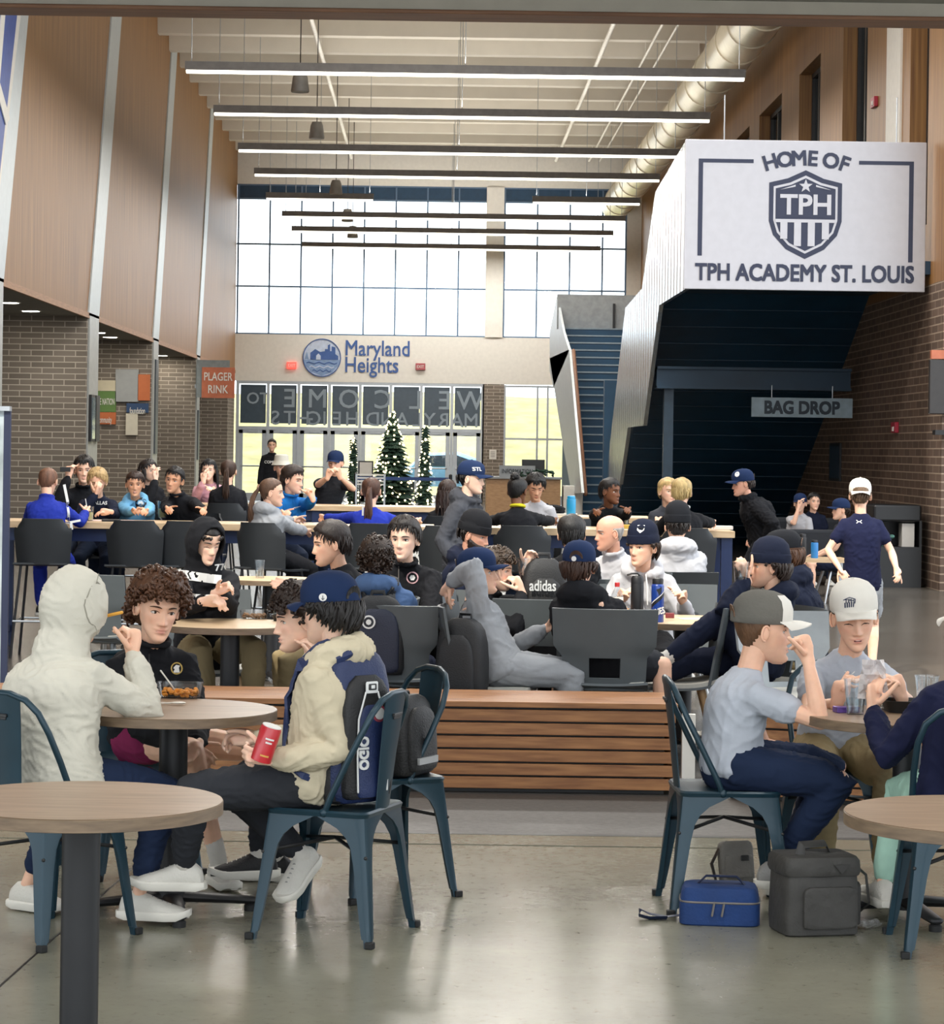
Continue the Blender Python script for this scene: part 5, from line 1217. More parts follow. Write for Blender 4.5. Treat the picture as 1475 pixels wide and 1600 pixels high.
# ---- foreground right table
p5 = person('person in pale grey t-shirt and grey trucker cap eating in profile, seated at right', V3(1.13, 9.59, .53), at(1193, 985, 9.62), 95, face=94, pitch=2, s=.93, lod=2, skin='fair', hair=('buzz', '5A402C'), hat=('cap', capw, capg, capw), top=('tee', fb['lgrey']), sleeve='short', pants=fb['steel'], shoes='grey',
    hands=(at(1285, 1190, 9.78), at(1262, 1030, 9.42)), hdirs=(V3(.8, 0, -.4), V3(-.35, .1, 1)), palms=(V3(0, 0, -1), V3(-1, .25, -.1)), curls=(.3, 1.35), poles=(V3(-.3, .5, -.6), V3(.75, -.35, -1)), knees=(V3(1.52, 9.76, .52), at(1312, 1218, 9.42)), feet=(V3(1.36, 9.82, .09), at(1212, 1352, 9.55)), fdir=(V3(1, .1, 0), V3(1, -.15, 0)), hs=1.05)
p6 = person('person in white cap and grey t-shirt facing the camera, looking down, at the right table', V3(1.60, 10.17, .53), at(1335, 965, 9.98), 4, face=-2, pitch=12, roll=4, s=.92, lod=2, skin='fair', hair=('short', '1D1310'), hat=('cap', capw), hatargs=dict(tilt=4), top=('tee', fb['lgrey']), sleeve='short', pants=fb['khaki'], shoes='white', eyes='down', mouth=.5,
    hands=(at(1408, 1088, 9.62), at(1308, 1098, 9.62)), hdirs=(V3(-.35, -.3, .7), V3(.2, -.3, .9)), palms=(V3(-.8, -.3, 0), V3(.8, .1, -.2)), curls=(.6, .6), poles=(V3(.8, .1, -.8), V3(-.7, .1, -1)), hs=1.04)
p7 = person('person in navy sweatshirt and mint trousers at the right edge, mostly out of frame', V3(1.83, 8.87, .53), at(1518, 985, 8.98), -168, face=-160, s=.93, lod=2, skin='fair', hair=('short', '3A2A1E'), hat=('cap', capw), top=('sweater', fb['navytee']), pants=fb['mint'], shoes='white',
    hands=(at(1364, 1108, 9.12), V3(2.0, 9.2, .78)), hdirs=(V3(.05, .15, 1), None), palms=(V3(.6, .6, 0), None), curls=(.55, .4), poles=(V3(-.55, -.1, -1), None), knees=(at(1412, 1236, 9.28), V3(1.95, 9.30, .50)), feet=(at(1380, 1378, 9.18), V3(1.98, 9.28, .09)), fdir=(V3(-.15, .9, 0), V3(0, 1, 0)), hs=1.04)
# ---- middle tables
p8 = person('person in black hooded top numbered 77 with hood up and khaki trousers', V3(-1.28, 14.48, .53), at(322, 847, 14.25), 14, face=34, pitch=18, s=.97, lod=1, skin='pale', hair=('medium', '15100E'), hairargs=dict(fringe=.012), top=('hoodie', fb['black']), hood='up', pants=fb['khaki'], shoes='black', eyes='down',
    hands=(at(338, 925, 13.9), at(318, 940, 13.85)), hdirs=(V3(.6, -.3, .3), V3(.9, -.3, .1)), curls=(.6, .6), knees=(at(398, 1010, 14.02), at(312, 1015, 14.02)), feet=(at(392, 1160, 14.0), at(330, 1160, 14.1)))
p9 = person('person with short dark hair in left profile reaching a hand over the table', V3(-.42, 14.50, .53), at(516, 850, 14.0), -80, face=-78, pitch=8, s=.97, lod=1, hair=('short', '1C1310'), hairargs=dict(thick=.02), top=('sweater', fb['black']), pants=fb['khaki'],
    hands=(at(470, 915, 13.75), V3(-.6, 14.5, .78)), hdirs=(V3(-1, -.1, .05), None), palms=(V3(0, -.75, .5), None), curls=(.12, .4), poles=(V3(.3, -.2, -1), None))
p10 = person('person with curly hair seen from behind in slate blue hooded top with dark backpack', V3(-.21, 13.98, .53), at(588, 874, 13.83), 172, face=176, pitch=4, s=.93, lod=1, hair=('curly', '2C1E15'), hairargs=dict(thick=.02), top=('hoodie', fb['slate']), hood='down', pants=fb['navy'])
p11 = person('person facing the camera with dark wavy fringe in black zip jacket with crest', V3(-.06, 14.90, .53), at(631, 843, 14.65), 6, face=-16, pitch=2, s=1.0, lod=1, skin='pale', hair=('medium', '17110F'), top=('jacket', fb['black']), legs='short', pants=fb['black'], sock=sockW, mouth=0,
    hands=(V3(-.06, 14.3, .57), V3(-.20, 14.33, .57)))
p12 = person('person slumped back in grey sweatshirt with arm raised behind the head', V3(.37, 13.73, .53), at(748, 896, 13.84), 84, face=80, pitch=-6, s=.97, lod=1, hair=('short', '2A1D15'), hat=('cap', capn), top=('hoodie', fb['grey']), pants=fb['grey'],
    hands=(V3(.62, 14.02, .72), at(703, 912, 13.80)), poles=(None, V3(.15, -.5, 1)), hdirs=(None, V3(-.2, .5, -.6)), curls=(.4, .4), knees=(V3(.75, 13.90, .50), V3(.76, 13.64, .50)), feet=(V3(.66, 13.9, .09), V3(.68, 13.62, .09)))
p13 = person('person seen from behind in black hooded top with backwards blue cap and brown hair', V3(.95, 13.89, .53), at(905, 886, 13.80), 172, face=168, pitch=2, s=1.0, lod=1, hair=('medium', '3A2820'), hat=('cap', capn), top=('hoodie', fb['black']), hood='down', legs='short', pants=fb['charcoal'],
    knees=(V3(.72, 14.1, .50), at(1035, 1040, 13.75)), feet=(V3(.7, 14.15, .09), V3(1.25, 13.8, .09)), hands=(V3(.82, 14.27, .78), V3(1.06, 14.27, .78)))
p14 = person('person with curly hair in black jacket eating, seen in right profile', V3(.30, 14.80, .53), at(775, 890, 14.55), 78, face=78, pitch=8, s=.97, lod=1, skin='pale', hair=('curly', '3A2C20'), hairargs=dict(thick=.02), top=('jacket', fb['black']), pants=fb['black'],
    hands=(at(822, 888, 14.62), at(815, 925, 14.45)), hdirs=(V3(.3, -.1, .9), V3(-.35, .1, .7)), curls=(.7, .8), palms=(V3(.3, -.8, 0), V3(-.5, .5, 0)))
p15 = person('person in white hooded top and navy beanie looking left across the table', V3(1.30, 15.75, .53), at(1003, 855, 15.5), -6, face=-38, pitch=2, s=.98, lod=1, skin='fair', hair=('medium', '2A1C14'), hat=('beanie', fb['navyk']), hatargs=dict(dz=-.005), top=('hoodie', fb['white']), hood='down', pants=fb['black'],
    hands=(V3(1.5, 15.35, .80), V3(1.12, 15.35, .80)), gaze=.4)
p16 = person('person lounging in navy with beanie, drinking from a clear cup, one leg stretched out', V3(1.78, 13.98, .55), at(1200, 886, 14.05), -92, face=-88, pitch=-2, s=.97, lod=1, skin='fair', hair=('medium', '2A1D16'), hat=('beanie', fb['navyk']), hatargs=dict(dz=-.005), top=('hoodie', fb['navyk']), hood='down', pants=fb['navy'], shoes=None, sock=sockW,
    hands=(at(1168, 905, 13.95), V3(1.55, 14.2, .70)), hdirs=(V3(-.35, -.1, .8), None), palms=(V3(-.2, .9, 0), None), curls=(.7, .4), knees=(at(1122, 968, 13.9), V3(1.42, 14.1, .55)), feet=(at(1040, 1030, 13.85), V3(1.2, 14.1, .42)), fdir=(V3(-1, 0, -.1), V3(-1, 0, 0)))
p17 = person('person with long brown hair and black cap with yellow mark, dark blue hooded top', V3(2.17, 15.05, .53), at(1222, 866, 14.95), -115, face=-98, pitch=4, s=1.0, lod=1, skin='fair', hair=('medium', '4A3122'), hairargs=dict(thick=.034), hat=('cap', capk), top=('hoodie', fb['navyk']), hood='down', pants=fb['khaki'])
p18 = person('bearded person in black beanie and navy jacket looking down to the right', V3(.20, 17.0, .53), at(742, 836, 16.9), 62, face=66, pitch=14, s=1.02, lod=1, skin='ruddy', hair=('short', '1B1412'), hat=('beanie', fb['black']), hatargs=dict(dz=-.008), beard='2A1E19', top=('jacket', fb['navyk']), hood='down', pants=fb['black'])
p19 = person('person with short black hair seen from behind between the two tables', V3(.92, 16.9, .53), at(893, 836, 16.6), 172, face=176, s=.98, lod=1, hair=('short', '100E0E'), hairargs=dict(thick=.022), top=('sweater', fb['black']), pants=fb['black'])
p20 = person('older bald person in white polo shirt turned to the left', V3(1.30, 17.7, .53), at(952, 833, 17.5), -38, face=-72, pitch=4, s=1.02, lod=1, skin='ruddy', hair=('bald', '8E8A86'), top=('polo', fb['white']), pants=fb['navy'], hands=(V3(1.35, 17.2, .75), V3(1.0, 17.2, .78)))
p21 = person('person in white hooded top and dark cap seen from behind', V3(1.72, 18.1, .55), at(1058, 822, 17.95), 178, face=184, s=1.02, lod=1, hair=('short', '1A1412'), hat=('beanie', capk), top=('hoodie', fb['white']), hood='down', pants=fb['navy'])
p22 = person('person standing in charcoal hooded sweatshirt and navy cap, facing right', V3(.22, 19.35, .84), at(737, 748, 19.4), 62, face=72, pitch=4, s=.95, lod=1, skin='pale', hair=('short', '15110F'), hat=('cap', capn), top=('hoodie', fb['dgrey']), hood='down', pants=fb['black'], stand=True)
# ---- high tables
K = dict(lod=1, seat=.30)
p23 = person('child in royal blue track jacket with white sleeve stripes, seen from behind', V3(-3.08, 20.38, .84), at(75, 753, 20.5), 178, face=172, pitch=12, s=.84, hair=('buzz', '6B4A38'), top=('jacket', fb['royal']), pants=fb['royal'], shoes='black', hands=(V3(-3.25, 20.85, 1.13), V3(-2.83, 20.8, 1.14)), **K)
p24 = person('person with black hair holding a phone up to the ear at left', V3(-3.12, 22.7, .84), at(131, 735, 22.5), 6, face=8, pitch=2, s=.95, hair=('medium', '14110F'), top=('jacket', fb['black']), hands=(None, at(107, 745, 22.35)), hdirs=(None, V3(.1, .1, 1)), curls=(.3, .7), palms=(None, V3(.9, 0, 0)), poles=(None, V3(-.4, -.3, -1)), **K)
p25 = person('blond child in navy hooded sweatshirt with a hand over the mouth', V3(-2.88, 22.05, .84), at(152, 753, 21.85), -2, face=2, pitch=14, s=.84, hair=('bowl', 'A58A5E'), top=('hoodie', fb['navyk']), hands=(at(172, 800, 21.5), at(150, 772, 21.72)), hdirs=(V3(-1, -.2, 0), V3(.25, .0, 1)), palms=(None, V3(0, 1, 0)), curls=(.3, .5), poles=(None, V3(-.6, -.4, -1)), eyes='down', **K)
p26 = person('child in light blue hooded sweatshirt with dark fringe at the high table', V3(-2.56, 22.05, .84), at(211, 757, 21.85), 0, face=6, pitch=4, s=.82, skin='tan', hair=('short', '2A1A14'), hairargs=dict(fringe=.016), top=('hoodie', fb['sky']), hood='down', hands=(at(228, 800, 21.4), at(213, 800, 21.4)), mouth=.2, **K)
p27 = person('child with black hair in black quarter zip leaning over the high table', V3(-2.08, 22.15, .84), at(272, 750, 21.85), -18, face=-14, roll=-10, pitch=4, s=.86, skin='tan', hair=('short', '0F0D0D'), top=('jacket', fb['black']), hands=(at(320, 798, 21.4), at(262, 798, 21.4)), **K)
p28 = person('person with long dark hair resting chin on hand by the brick wall', V3(-3.02, 27.2, .84), at(232, 736, 27.0), 40, face=52, s=.97, lod=0, seat=.3, skin='pale', hair=('long', '1D1614'), top=('hoodie', fb['black']), hands=(None, at(243, 750, 26.85)), hdirs=(None, V3(0, .1, 1)))
p29 = person('smiling person with long black hair holding a phone at the far high table', V3(-2.48, 28.9, .84), at(326, 735, 28.7), 0, face=-4, s=.98, lod=0, seat=.3, skin='pale', hair=('long', '0F0D0E'), top=('sweater', fb['pink']), hands=(at(335, 768, 28.3), at(318, 752, 28.4)), hdirs=(None, V3(0, 0, 1)))
p30 = person('person with long brown ponytail in black, seen from behind at the far high table', V3(-2.15, 26.6, .84), at(357, 737, 26.6), 176, s=.97, lod=0, seat=.3, hair=('ponytail', '3A281E'), top=('sweater', fb['black']))
p31 = person('child with long ponytail in grey sweatshirt turned to the right on a stool', V3(-1.30, 20.15, .84), at(425, 770, 20.1), 132, face=92, pitch=2, s=.84, hair=('ponytail', '5A4232'), top=('hoodie', fb['grey']), hood='down', pants=fb['black'], hands=(V3(-1.02, 20.75, 1.10), V3(-.98, 20.5, 1.0)), **K)
p32 = person('person in bright blue pullover with dark hair, hand raised to the mouth', V3(-1.26, 22.1, .84), at(458, 750, 21.85), 38, face=62, pitch=8, s=.92, skin='fair', hair=('short', '261A14'), hairargs=dict(thick=.024), top=('jacket', fb['blue']), hands=(at(490, 778, 21.5), at(440, 803, 21.4)), hdirs=(V3(-.3, -.2, .9), None), curls=(.8, .3), **K)
p33 = person('child in blue jersey number 16 with a brown ponytail, seen from behind', V3(-.50, 20.42, .84), at(580, 768, 20.5), 180, face=174, s=.82, hair=('ponytail', '4A2F22'), top=('jersey', fb['jersey']), hands=(V3(-.92, 20.85, 1.12), V3(-.15, 20.8, 1.1)), poles=(V3(-.9, 0, -.5), None), **K)
p34 = person('person in pale bucket hat half hidden behind the bright blue pullover', V3(-1.82, 30.1, .84), at(440, 731, 30), -2, face=18, s=.97, lod=0, seat=.3, hair=('short', '3A2A20'), hat=('bucket', fb['cream']), hatargs=dict(dz=.03), top=('sweater', fb['black']))
p35 = person('person standing by the glass doors in black printed sweatshirt', V3(-3.27, 51, .93), at(425, 696, 51), 4, s=1.04, lod=0, hair=('short', '1F1613'), top=('sweater', fb['black']), pants=fb['black'], stand=True)
p36 = person('person in dark cap and charcoal shirt biting a sandwich held in both hands', V3(-1.30, 29.3, .84), at(524, 724, 29.1), -14, face=-18, pitch=2, s=1.04, lod=1, seat=.3, skin='fair', hair=('short', '3A2E28'), hat=('cap', capn), top=('tee', fb['charcoal']), sleeve='short', hands=(at(531, 745, 28.7), at(512, 746, 28.7)), hdirs=(V3(-.3, -.1, .9), V3(.3, -.1, .9)), curls=(.8, .8), poles=(V3(.9, 0, -.7), V3(-.9, 0, -.7)))
p37 = person('person with brown hair seen from behind, beside the standing charcoal sweatshirt', V3(.10, 22.9, .84), at(699, 770, 22.8), 178, s=.85, lod=0, seat=.3, hair=('long', '2E1F1A'), top=('sweater', fb['black']))
p38 = person('child with a black hair bun and yellow collar, seen from behind', V3(.70, 20.35, .84), at(809, 768, 20.4), 172, face=150, pitch=6, s=.84, skin='dark', hair=('bun', '0E0C0C'), top=('sweater', fb['black']), hands=(V3(.45, 20.85, 1.12), V3(1.0, 20.85, 1.12)), poles=(V3(-.9, 0, -.6), V3(.9, 0, -.6)), **K)
p39 = person('child with black fringe in white and purple top looking down', V3(.90, 22.4, .84), at(837, 761, 22.2), -8, face=6, pitch=22, s=.84, skin='tan', hair=('bowl', '100E0E'), top=('sweater', fb['white']), eyes='down', **K)
p40 = person('dark skinned child in black top looking to the right at the high table', V3(1.50, 22.15, .84), at(954, 768, 21.9), 14, face=52, pitch=2, s=.84, skin='dark', hair=('short', '0D0B0B'), top=('sweater', fb['black']), hands=(at(985, 796, 21.4), at(930, 800, 21.4)), **K)
p41 = person('blond child facing the camera behind the child in the dark vest', V3(2.05, 22.3, .84), at(1044, 768, 22.15), 4, face=22, s=.84, hair=('short', 'B09564'), hairargs=dict(thick=.018), top=('sweater', fb['dgrey']), **K)
p42 = person('blond child in dark vest with white collar, seen from behind', V3(2.02, 20.4, .84), at(1065, 770, 20.5), 176, face=172, pitch=4, s=.84, hair=('short', 'A8905F'), hairargs=dict(thick=.018), top=('sweater', fb['black']), hands=(V3(1.82, 20.85, 1.12), V3(2.28, 20.9, 1.12)), poles=(None, V3(.9, 0, -.6)), **K)
p43 = person('person in black puffer jacket and navy cap walking left by the navy stair', V3(3.24, 25.1, .88), at(1160, 756, 25), -78, face=-82, pitch=6, s=1.02, lod=1, skin='ruddy', hair=('short', '2A1F1A'), hat=('cap', capn), top=('puffer', fb['black']), pants=fb['black'], shoes='blackk', stand=True, feet=(V3(2.98, 24.95, .09), V3(3.50, 25.2, .10)))
p44 = person('child standing in navy t-shirt, grey shorts and backwards white cap, seen from behind', V3(3.27, 19.5, .73), at(1344, 775, 19.5), 176, face=174, s=.84, lod=1, hair=('short', '5A4634'), hat=('capback', capw), top=('tee', fb['navytee']), sleeve='short', legs='short', pants=fb['grey'], stand=True, hands=(V3(3.06, 19.30, .84), V3(3.49, 19.30, .84)), hs=.95)
PEOPLE_R = [
 ('person in white top and navy cap on the far dark sofa, hand at the face', V3(4.68, 33.2, .50), at(1250, 787, 33.0), -20, capn, fb['white'], ('short', '2A1D15')),
 ('person with black hair in navy jacket on the far dark sofa', V3(4.92, 33.3, .50), at(1272, 784, 33.1), 10, None, fb['navyk'], ('short', '100E0E')),
 ('person in navy cap and shorts in left profile near the low table at far right', V3(4.62, 29.2, .45), at(1313, 797, 29.0), -80, capn, fb['charcoal'], ('short', '2A1D15'))]
for i, (lab, hp_, hd, yw, cp, tm_, hr) in enumerate(PEOPLE_R):
    person(lab, hp_, hd, yw, s=.88, lod=0, hair=hr, hat=('cap', cp) if cp else None, top=('tee', tm_), sleeve='short', legs='short' if i == 2 else 'long', pants=fb['navyk'], hands=(None, at(1248, 792, 32.85)) if i == 0 else (None, None))
# ---- prints, badges and cap marks
def on_top(p, txt, px, py, Y, width, up=(0, 0, 1), n=(0, -1, 0), m=lbl, bold=.03):
    return decal(txt_flat(txt, width, bold), at(px, py, Y), n, up, p['top'], m, 'print')
on_top(p8, '77', 337, 890, 14.0, .05, up=(-.1, 0, 1)); decal(strip_flat([(-.12, .02), (.12, -.01)], .05), at(312, 905, 14.1), (0.1, -1, 0), (0, 0, 1), p8['top'], lbl, 'print_band')
decal(strip_flat([(-.09, .0), (.07, -.01)], .018), at(316, 926, 14.1), (0.1, -1, 0), (0, 0, 1), p8['top'], lbl, 'print_band')
on_top(p33, '16', 574, 798, 20.4, .085); on_top(p25, 'DALLAS', 153, 786, 21.8, .14); on_top(p35, 'COMMIT', 424, 722, 50.8, .3)
decal(disc_flat(.035, 18, .028), at(644, 905, 14.5), (0, -1, 0), (0, 0, 1), p11['top'], mat('print_pink', 'C9A0A4', .7), 'crest'); decal(disc_flat(.017, 6), at(644, 905, 14.5), (0, -1, 0), (0, 0, 1), p11['top'], lbl, 'crest')
decal(strip_flat([(0, .16), (.0, -.2)], .005, 12), at(622, 910, 14.5), (0, -1, 0), (0, 0, 1), p11['top'], lampw, 'zip'); decal(strip_flat([(0, .10), (.0, -.2)], .006, 12), at(252, 1030, 9.7), (0.3, -1, 0), (0, 0, 1), p2['top'], black, 'zip')
gold = mat('print_gold', 'B59B55', .6)
decal(disc_flat(.024, 16, .019), at(288, 1055, 9.7), (.2, -1, 0), (0, 0, 1), p2['top'], gold, 'crest'); decal(poly_flat([(-.012, -.014), (.012, -.014), (.009, .004), (.014, .012), (-.002, .016), (-.012, .006)]), at(288, 1056, 9.7), (.2, -1, 0), (0, 0, 1), p2['top'], lbl, 'crest')
decal(disc_flat(.05, 18, .03), at(217, 787, 21.7), (0, -1, 0), (0, 0, 1), p26['top'], lbk, 'print'); decal(disc_flat(.022, 14), at(217, 787, 21.7), (0, -1, 0), (0, 0, 1), p26['top'], lbl, 'print'); on_top(p26, 'PENS', 220, 796, 21.6, .10)
decal(poly_flat([(-.03, 0), (-.012, .008), (.03, .018), (-.008, -.006)]), at(471, 795, 21.6), (.2, -1, 0), (0, 0, 1), p32['top'], lbl, 'swoosh')
for pts in ([(.02, .012), (.006, 0), (.02, -.012)], [(-.02, .012), (-.006, 0), (-.02, -.012)], [(-.008, 0), (.008, 0)]):
    decal(strip_flat(pts, .004, 3), at(1341, 1053, 9.8), (0, -1, .1), (0, 0, 1), p6['top'], lbl, 'logo_mark'); decal(strip_flat(pts, .005, 3), at(1342, 815, 19.4), (0, -1, 0), (0, 0, 1), p44['top'], lbl, 'logo_mark')
for pts in ([(.0, .2), (.03, .05), (.06, -.16)],): decal(strip_flat(pts, .022, 14), at(104, 795, 20.3), (.35, -1, .1), (0, 0, 1), p23['top'], lbl, 'sleeve_stripe')
decal(strip_flat([(-.05, -.02), (.05, .0)], .018), at(116, 813, 20.3), (.35, -1, .1), (0, 0, 1), p23['top'], lbl, 'cuff_stripe')
decal(disc_flat(.03, 16), at(830, 748+4, 21), (0, -1, 0), (0, 0, 1), p38['top'], lbk, 'print') if False else None
yel = fabric('collar_yellow', 'C9C02A'); ww = fabric('collar_white', 'D0D0CE')
for p, m in ((p38, yel), (p42, ww)):
    q = MB(); c = p['c7']; q.tube([c+p['r']*(.062*math.sin(a))*p['s']+p['f']*(.06*math.cos(a)+.012)*p['s']+V3(0, 0, .022-.01*math.cos(a)) for a in np.linspace(-PI, PI, 15)[:-1]], .014, 6, closed=True); q.build('collar', m, p['root'], True)
def hat_mark(p, mb, m, px, py, Y, n, name='cap_badge', part='cap', lift=.003):
    for ch in p['root'].children:
        if ch.name.split('.')[0] == part:
            for c2 in [ch]+list(ch.children):
                if c2.name.split('.')[0] == ('front_panel' if any(k.name.startswith('front_panel') for k in ch.children) else part): return decal(mb, at(px, py, Y), n, (0, 0, 1), c2, m, name, lift)
hat_mark(p4, disc_flat(.0135, 18), lbl, 506, 935, 8.8, (.1, -1, 0)); hat_mark(p4, strip_flat([(0, .006), (0, -.008)], .002, 2), lbk, 506, 935, 8.795, (.1, -1, 0), lift=.005); hat_mark(p4, strip_flat([(-.005, -.003), (0, -.009), (.005, -.003)], .0018, 2), lbk, 506, 935, 8.795, (.1, -1, 0), lift=.005)
hat_mark(p13, disc_flat(.014, 14), lbl, 893, 874, 13.6, (-.2, -1, 0))
for k, x in enumerate((-.016, -.008, 0, .008, .016)): hat_mark(p6, strip_flat([(x, .004), (x*.9, -.014)], .004, 2), capn, 1332, 936, 9.8, (0, -1, .3))
hat_mark(p6, txt_flat('TPH', .036, .03), capn, 1332, 932, 9.8, (0, -1, .3)); hat_mark(p6, strip_flat([(-.022, .010), (0, .018), (.022, .010), (.020, -.006)], .003, 3), capn, 1332, 934, 9.8, (0, -1, .3))
hat_mark(p15, poly_flat([(-.02, .022), (.02, .022), (.02, -.008), (0, -.026), (-.02, -.008)]), lbl, 990, 827, 15.3, (-.45, -1, 0), part='beanie'); hat_mark(p15, txt_flat('TPH', .028, .03), lbk, 990, 826, 15.29, (-.45, -1, 0), part='beanie', lift=.006)
hat_mark(p12, txt_flat('STL', .05, .03), lbl, 756, 888, 13.7, (.4, -1, 0)); hat_mark(p22, txt_flat('STL', .06, .03), lbl, 751, 733, 19.3, (.75, -.6, 0)); hat_mark(p17, poly_flat([(-.03, -.008), (.03, .004), (.02, .014), (-.03, .008)]), gold, 1193, 843, 14.8, (-.5, -1, 0)); hat_mark(p43, disc_flat(.025, 14), lbl, 1149, 741, 24.9, (-.7, -1, 0))
for p in (p1, p4, p15):
    pass
q = MB(); c = p15['c7']
for s_ in (-1, 1): q.tube([c+V3(.025*s_-.01, -.10, -.02), c+V3(.03*s_-.01, -.15, -.09), c+V3(.032*s_-.01, -.165, -.2)], .004, 6)
q.build('drawstring', lbl, p15['root'], True)
# ================================================================ BAGS, FOOD, SMALL THINGS
def rbox_rings(w, d, h, n=24, e=.35, prof=None):
    rings = []
    for z, k in prof or [(0, .86), (.03, .97), (.1, 1), (.85, 1), (.95, .93), (1, .78)]:
        rings.append([Vector((w/2*k*math.copysign(abs(math.cos(a))**e, math.cos(a)), d/2*k*math.copysign(abs(math.sin(a))**e, math.sin(a)), z*h)) for a in [2*PI*j/n for j in range(n)]])
    return rings
def rbox(w, d, h, M, **k):
    q = MB(); r = MB(); r.loft(rbox_rings(w, d, h, **k)); q.join(r, M); return q
nylb = mat('nylon_black', '121316', .6, var=.15, bump=.3, bscale=150); nyln = mat('nylon_navy', '16264E', .55, var=.12, bump=.3, bscale=150); nylw = mat('piping_white', 'C9CBCB', .5)
def backpack(ctr, out, label, w=.29, d=.17, h=.47, body=nylb, panel=nyln, wearer=None, lean=0.0, fancy=True, zr=0):
    o = Vector(out); o.z = 0; o.normalize(); r = Vector((-o.y, o.x, 0)); up = (Vector((0, 0, 1))+o*-lean).normalized(); oo = r.cross(up)*-1; oo = up.cross(r) if up.cross(r).dot(o) > 0 else -up.cross(r)
    M = Matrix((r, oo, up)).transposed().to_4x4(); M.translation = Vector(ctr); T = lambda x, y, z: M @ Vector((x, y, z))
    t = thing('backpack', T(0, 0, 0), label, 'backpack')
    prof = [(0, .82), (.02, .93), (.08, 1), (.55, 1), (.75, .95), (.88, .84), (.95, .68), (1, .42)]
    rbox(w, d, h, M, e=.5, prof=prof).build('main_body', body, t, True)
    rbox(w*.80, d*.55, h*.80, M @ Matrix.Translation((0, d*.40, .015)), e=.5, prof=prof).build('front_pocket', panel, t, True)
    if fancy:
        q = MB(); q.join(rbox(w*.46, d*.28, h*.60, Matrix.Translation((0, d*.60, .02)), e=.5, prof=prof), M); q.build('center_panel', body, t, True)
        rbox(w*1.01, d*.9, h*.30, M @ Matrix.Translation((0, 0, -.002)), e=.5, prof=[(0, .82), (.06, .95), (.2, 1), (.9, 1), (1, .98)]).build('base_panel', panel, t, True)
        for s_ in (-1, 1):
            q = MB(); q.tube([T(s_*w*.10, d*.69, h*.72), T(s_*w*.22, d*.70, h*.55), T(s_*w*.25, d*.72, h*.3), T(s_*w*.24, d*.72, h*.08)], .0035, 6); q.build('piping', nylw, t, True)
        for s_ in (-1, 1):
            q = MB(); q.tube([T(s_*w*.36, d*.45, h*.08), T(s_*w*.38, d*.52, h*.4), T(s_*w*.30, d*.52, h*.72), T(0, d*.5, h*.82)], .004, 6); q.build('zip', black, t, True)
        q = MB(); q.add([T(-.028, d*.705, h*.70), T(.028, d*.705, h*.70), T(.028, d*.69, h*.79), T(-.028, d*.69, h*.79)], [(0, 1, 2, 3)])
        q = MB(); q.join(rbox(.054, .008, .04, Matrix.Translation((0, d*.69, h*.715)), e=.6, prof=[(0, .85), (.1, 1), (.9, 1), (1, .85)]), M); b_ = q.build('badge', nylw, t, True)
        q = MB(); q.join(rbox(.036, .006, .022, Matrix.Translation((0, d*.715, h*.735)), e=.6, prof=[(0, .85), (.1, 1), (.9, 1), (1, .85)]), M); q.build('badge_slot', black, b_, True)
        q = MB(); q.join(rbox(.016, .006, .012, Matrix.Translation((0, d*.735, h*.745)), e=.6, prof=[(0, .85), (.1, 1), (.9, 1), (1, .85)]), M); q.build('badge_center', nylw, b_, True)
        q = MB(); q.lathe([(.030, 0), (.030, .004), (.022, .0045)], T(.03, d*.695, h*.58), 20, axis=oo); p_ = q.build('round_patch', mat('patch_red', '8E3B4A', .6), t)
        q = MB(); q.lathe([(.021, .004), (.021, .007)], T(.03, d*.695, h*.58), 18, axis=oo); q.build('patch_center', nylw, p_)
        put_text('OGIO', T(-w*.155, d*.745, h*.33), .055, nylw, t, right=up*1.0, up=r, width=.115, bold=.05)
        q = MB(); q.box(T(.045, d*.74, h*.44), (.004, .004, .03)); q.build('zip_pull', nylw, t)
    q = MB(); q.tube([T(-.035, -d*.2, h*.97), T(-.03, -d*.2, h*1.04), T(.03, -d*.2, h*1.04), T(.035, -d*.2, h*.97)], [(.012, .005)]*4, 8); q.build('haul_loop', body, t, True)
    if wearer:
        tp = wearer['top']; Wm = WM(tp); bv = BVHTree.FromPolygons([Wm @ v.co for v in tp.data.vertices], [tuple(p.vertices) for p in tp.data.polygons]); c = wearer['c7']; f, rr, s = wearer['f'], wearer['r'], wearer['s']
        for s_ in (-1, 1):
            _o = [T(s_*-.06 if r.dot(rr) < 0 else s_*.06, -d*.35, h*.9), c+rr*s_*.085*s-f*.05*s+Vector((0, 0, .0)), c+rr*s_*.095*s+f*.02*s, c+rr*s_*.11*s+f*.10*s-Vector((0, 0, .09)), c+rr*s_*.125*s+f*.13*s-Vector((0, 0, .2)), c+rr*s_*.15*s+f*.06*s-Vector((0, 0, .30)), T((s_*-.11 if r.dot(rr) < 0 else s_*.11), -d*.3, h*.12)]
            fine = []
            shm = wearer['sh'][0 if s_ < 0 else 1]; tp0 = c.lerp(shm, .55)+Vector((0, 0, .05)); xs_ = -s_ if r.dot(rr) < 0 else s_
            raw = [T(xs_*.07, -d*.3, h*.86), tp0-f*.07*s, tp0+f*.01, tp0+f*.10*s-Vector((0, 0, .05)), tp0+f*.15*s-Vector((0, 0, .16)), shm+f*.12*s-Vector((0, 0, .26)), shm+f*.02-Vector((0, 0, .33)), T(xs_*.11, -d*.3, h*.12)]
            for a, b in zip(raw[:-1], raw[1:]): fine += [a.lerp(b, i/4) for i in range(4)]
            fine.append(raw[-1]); P, nn = [], []
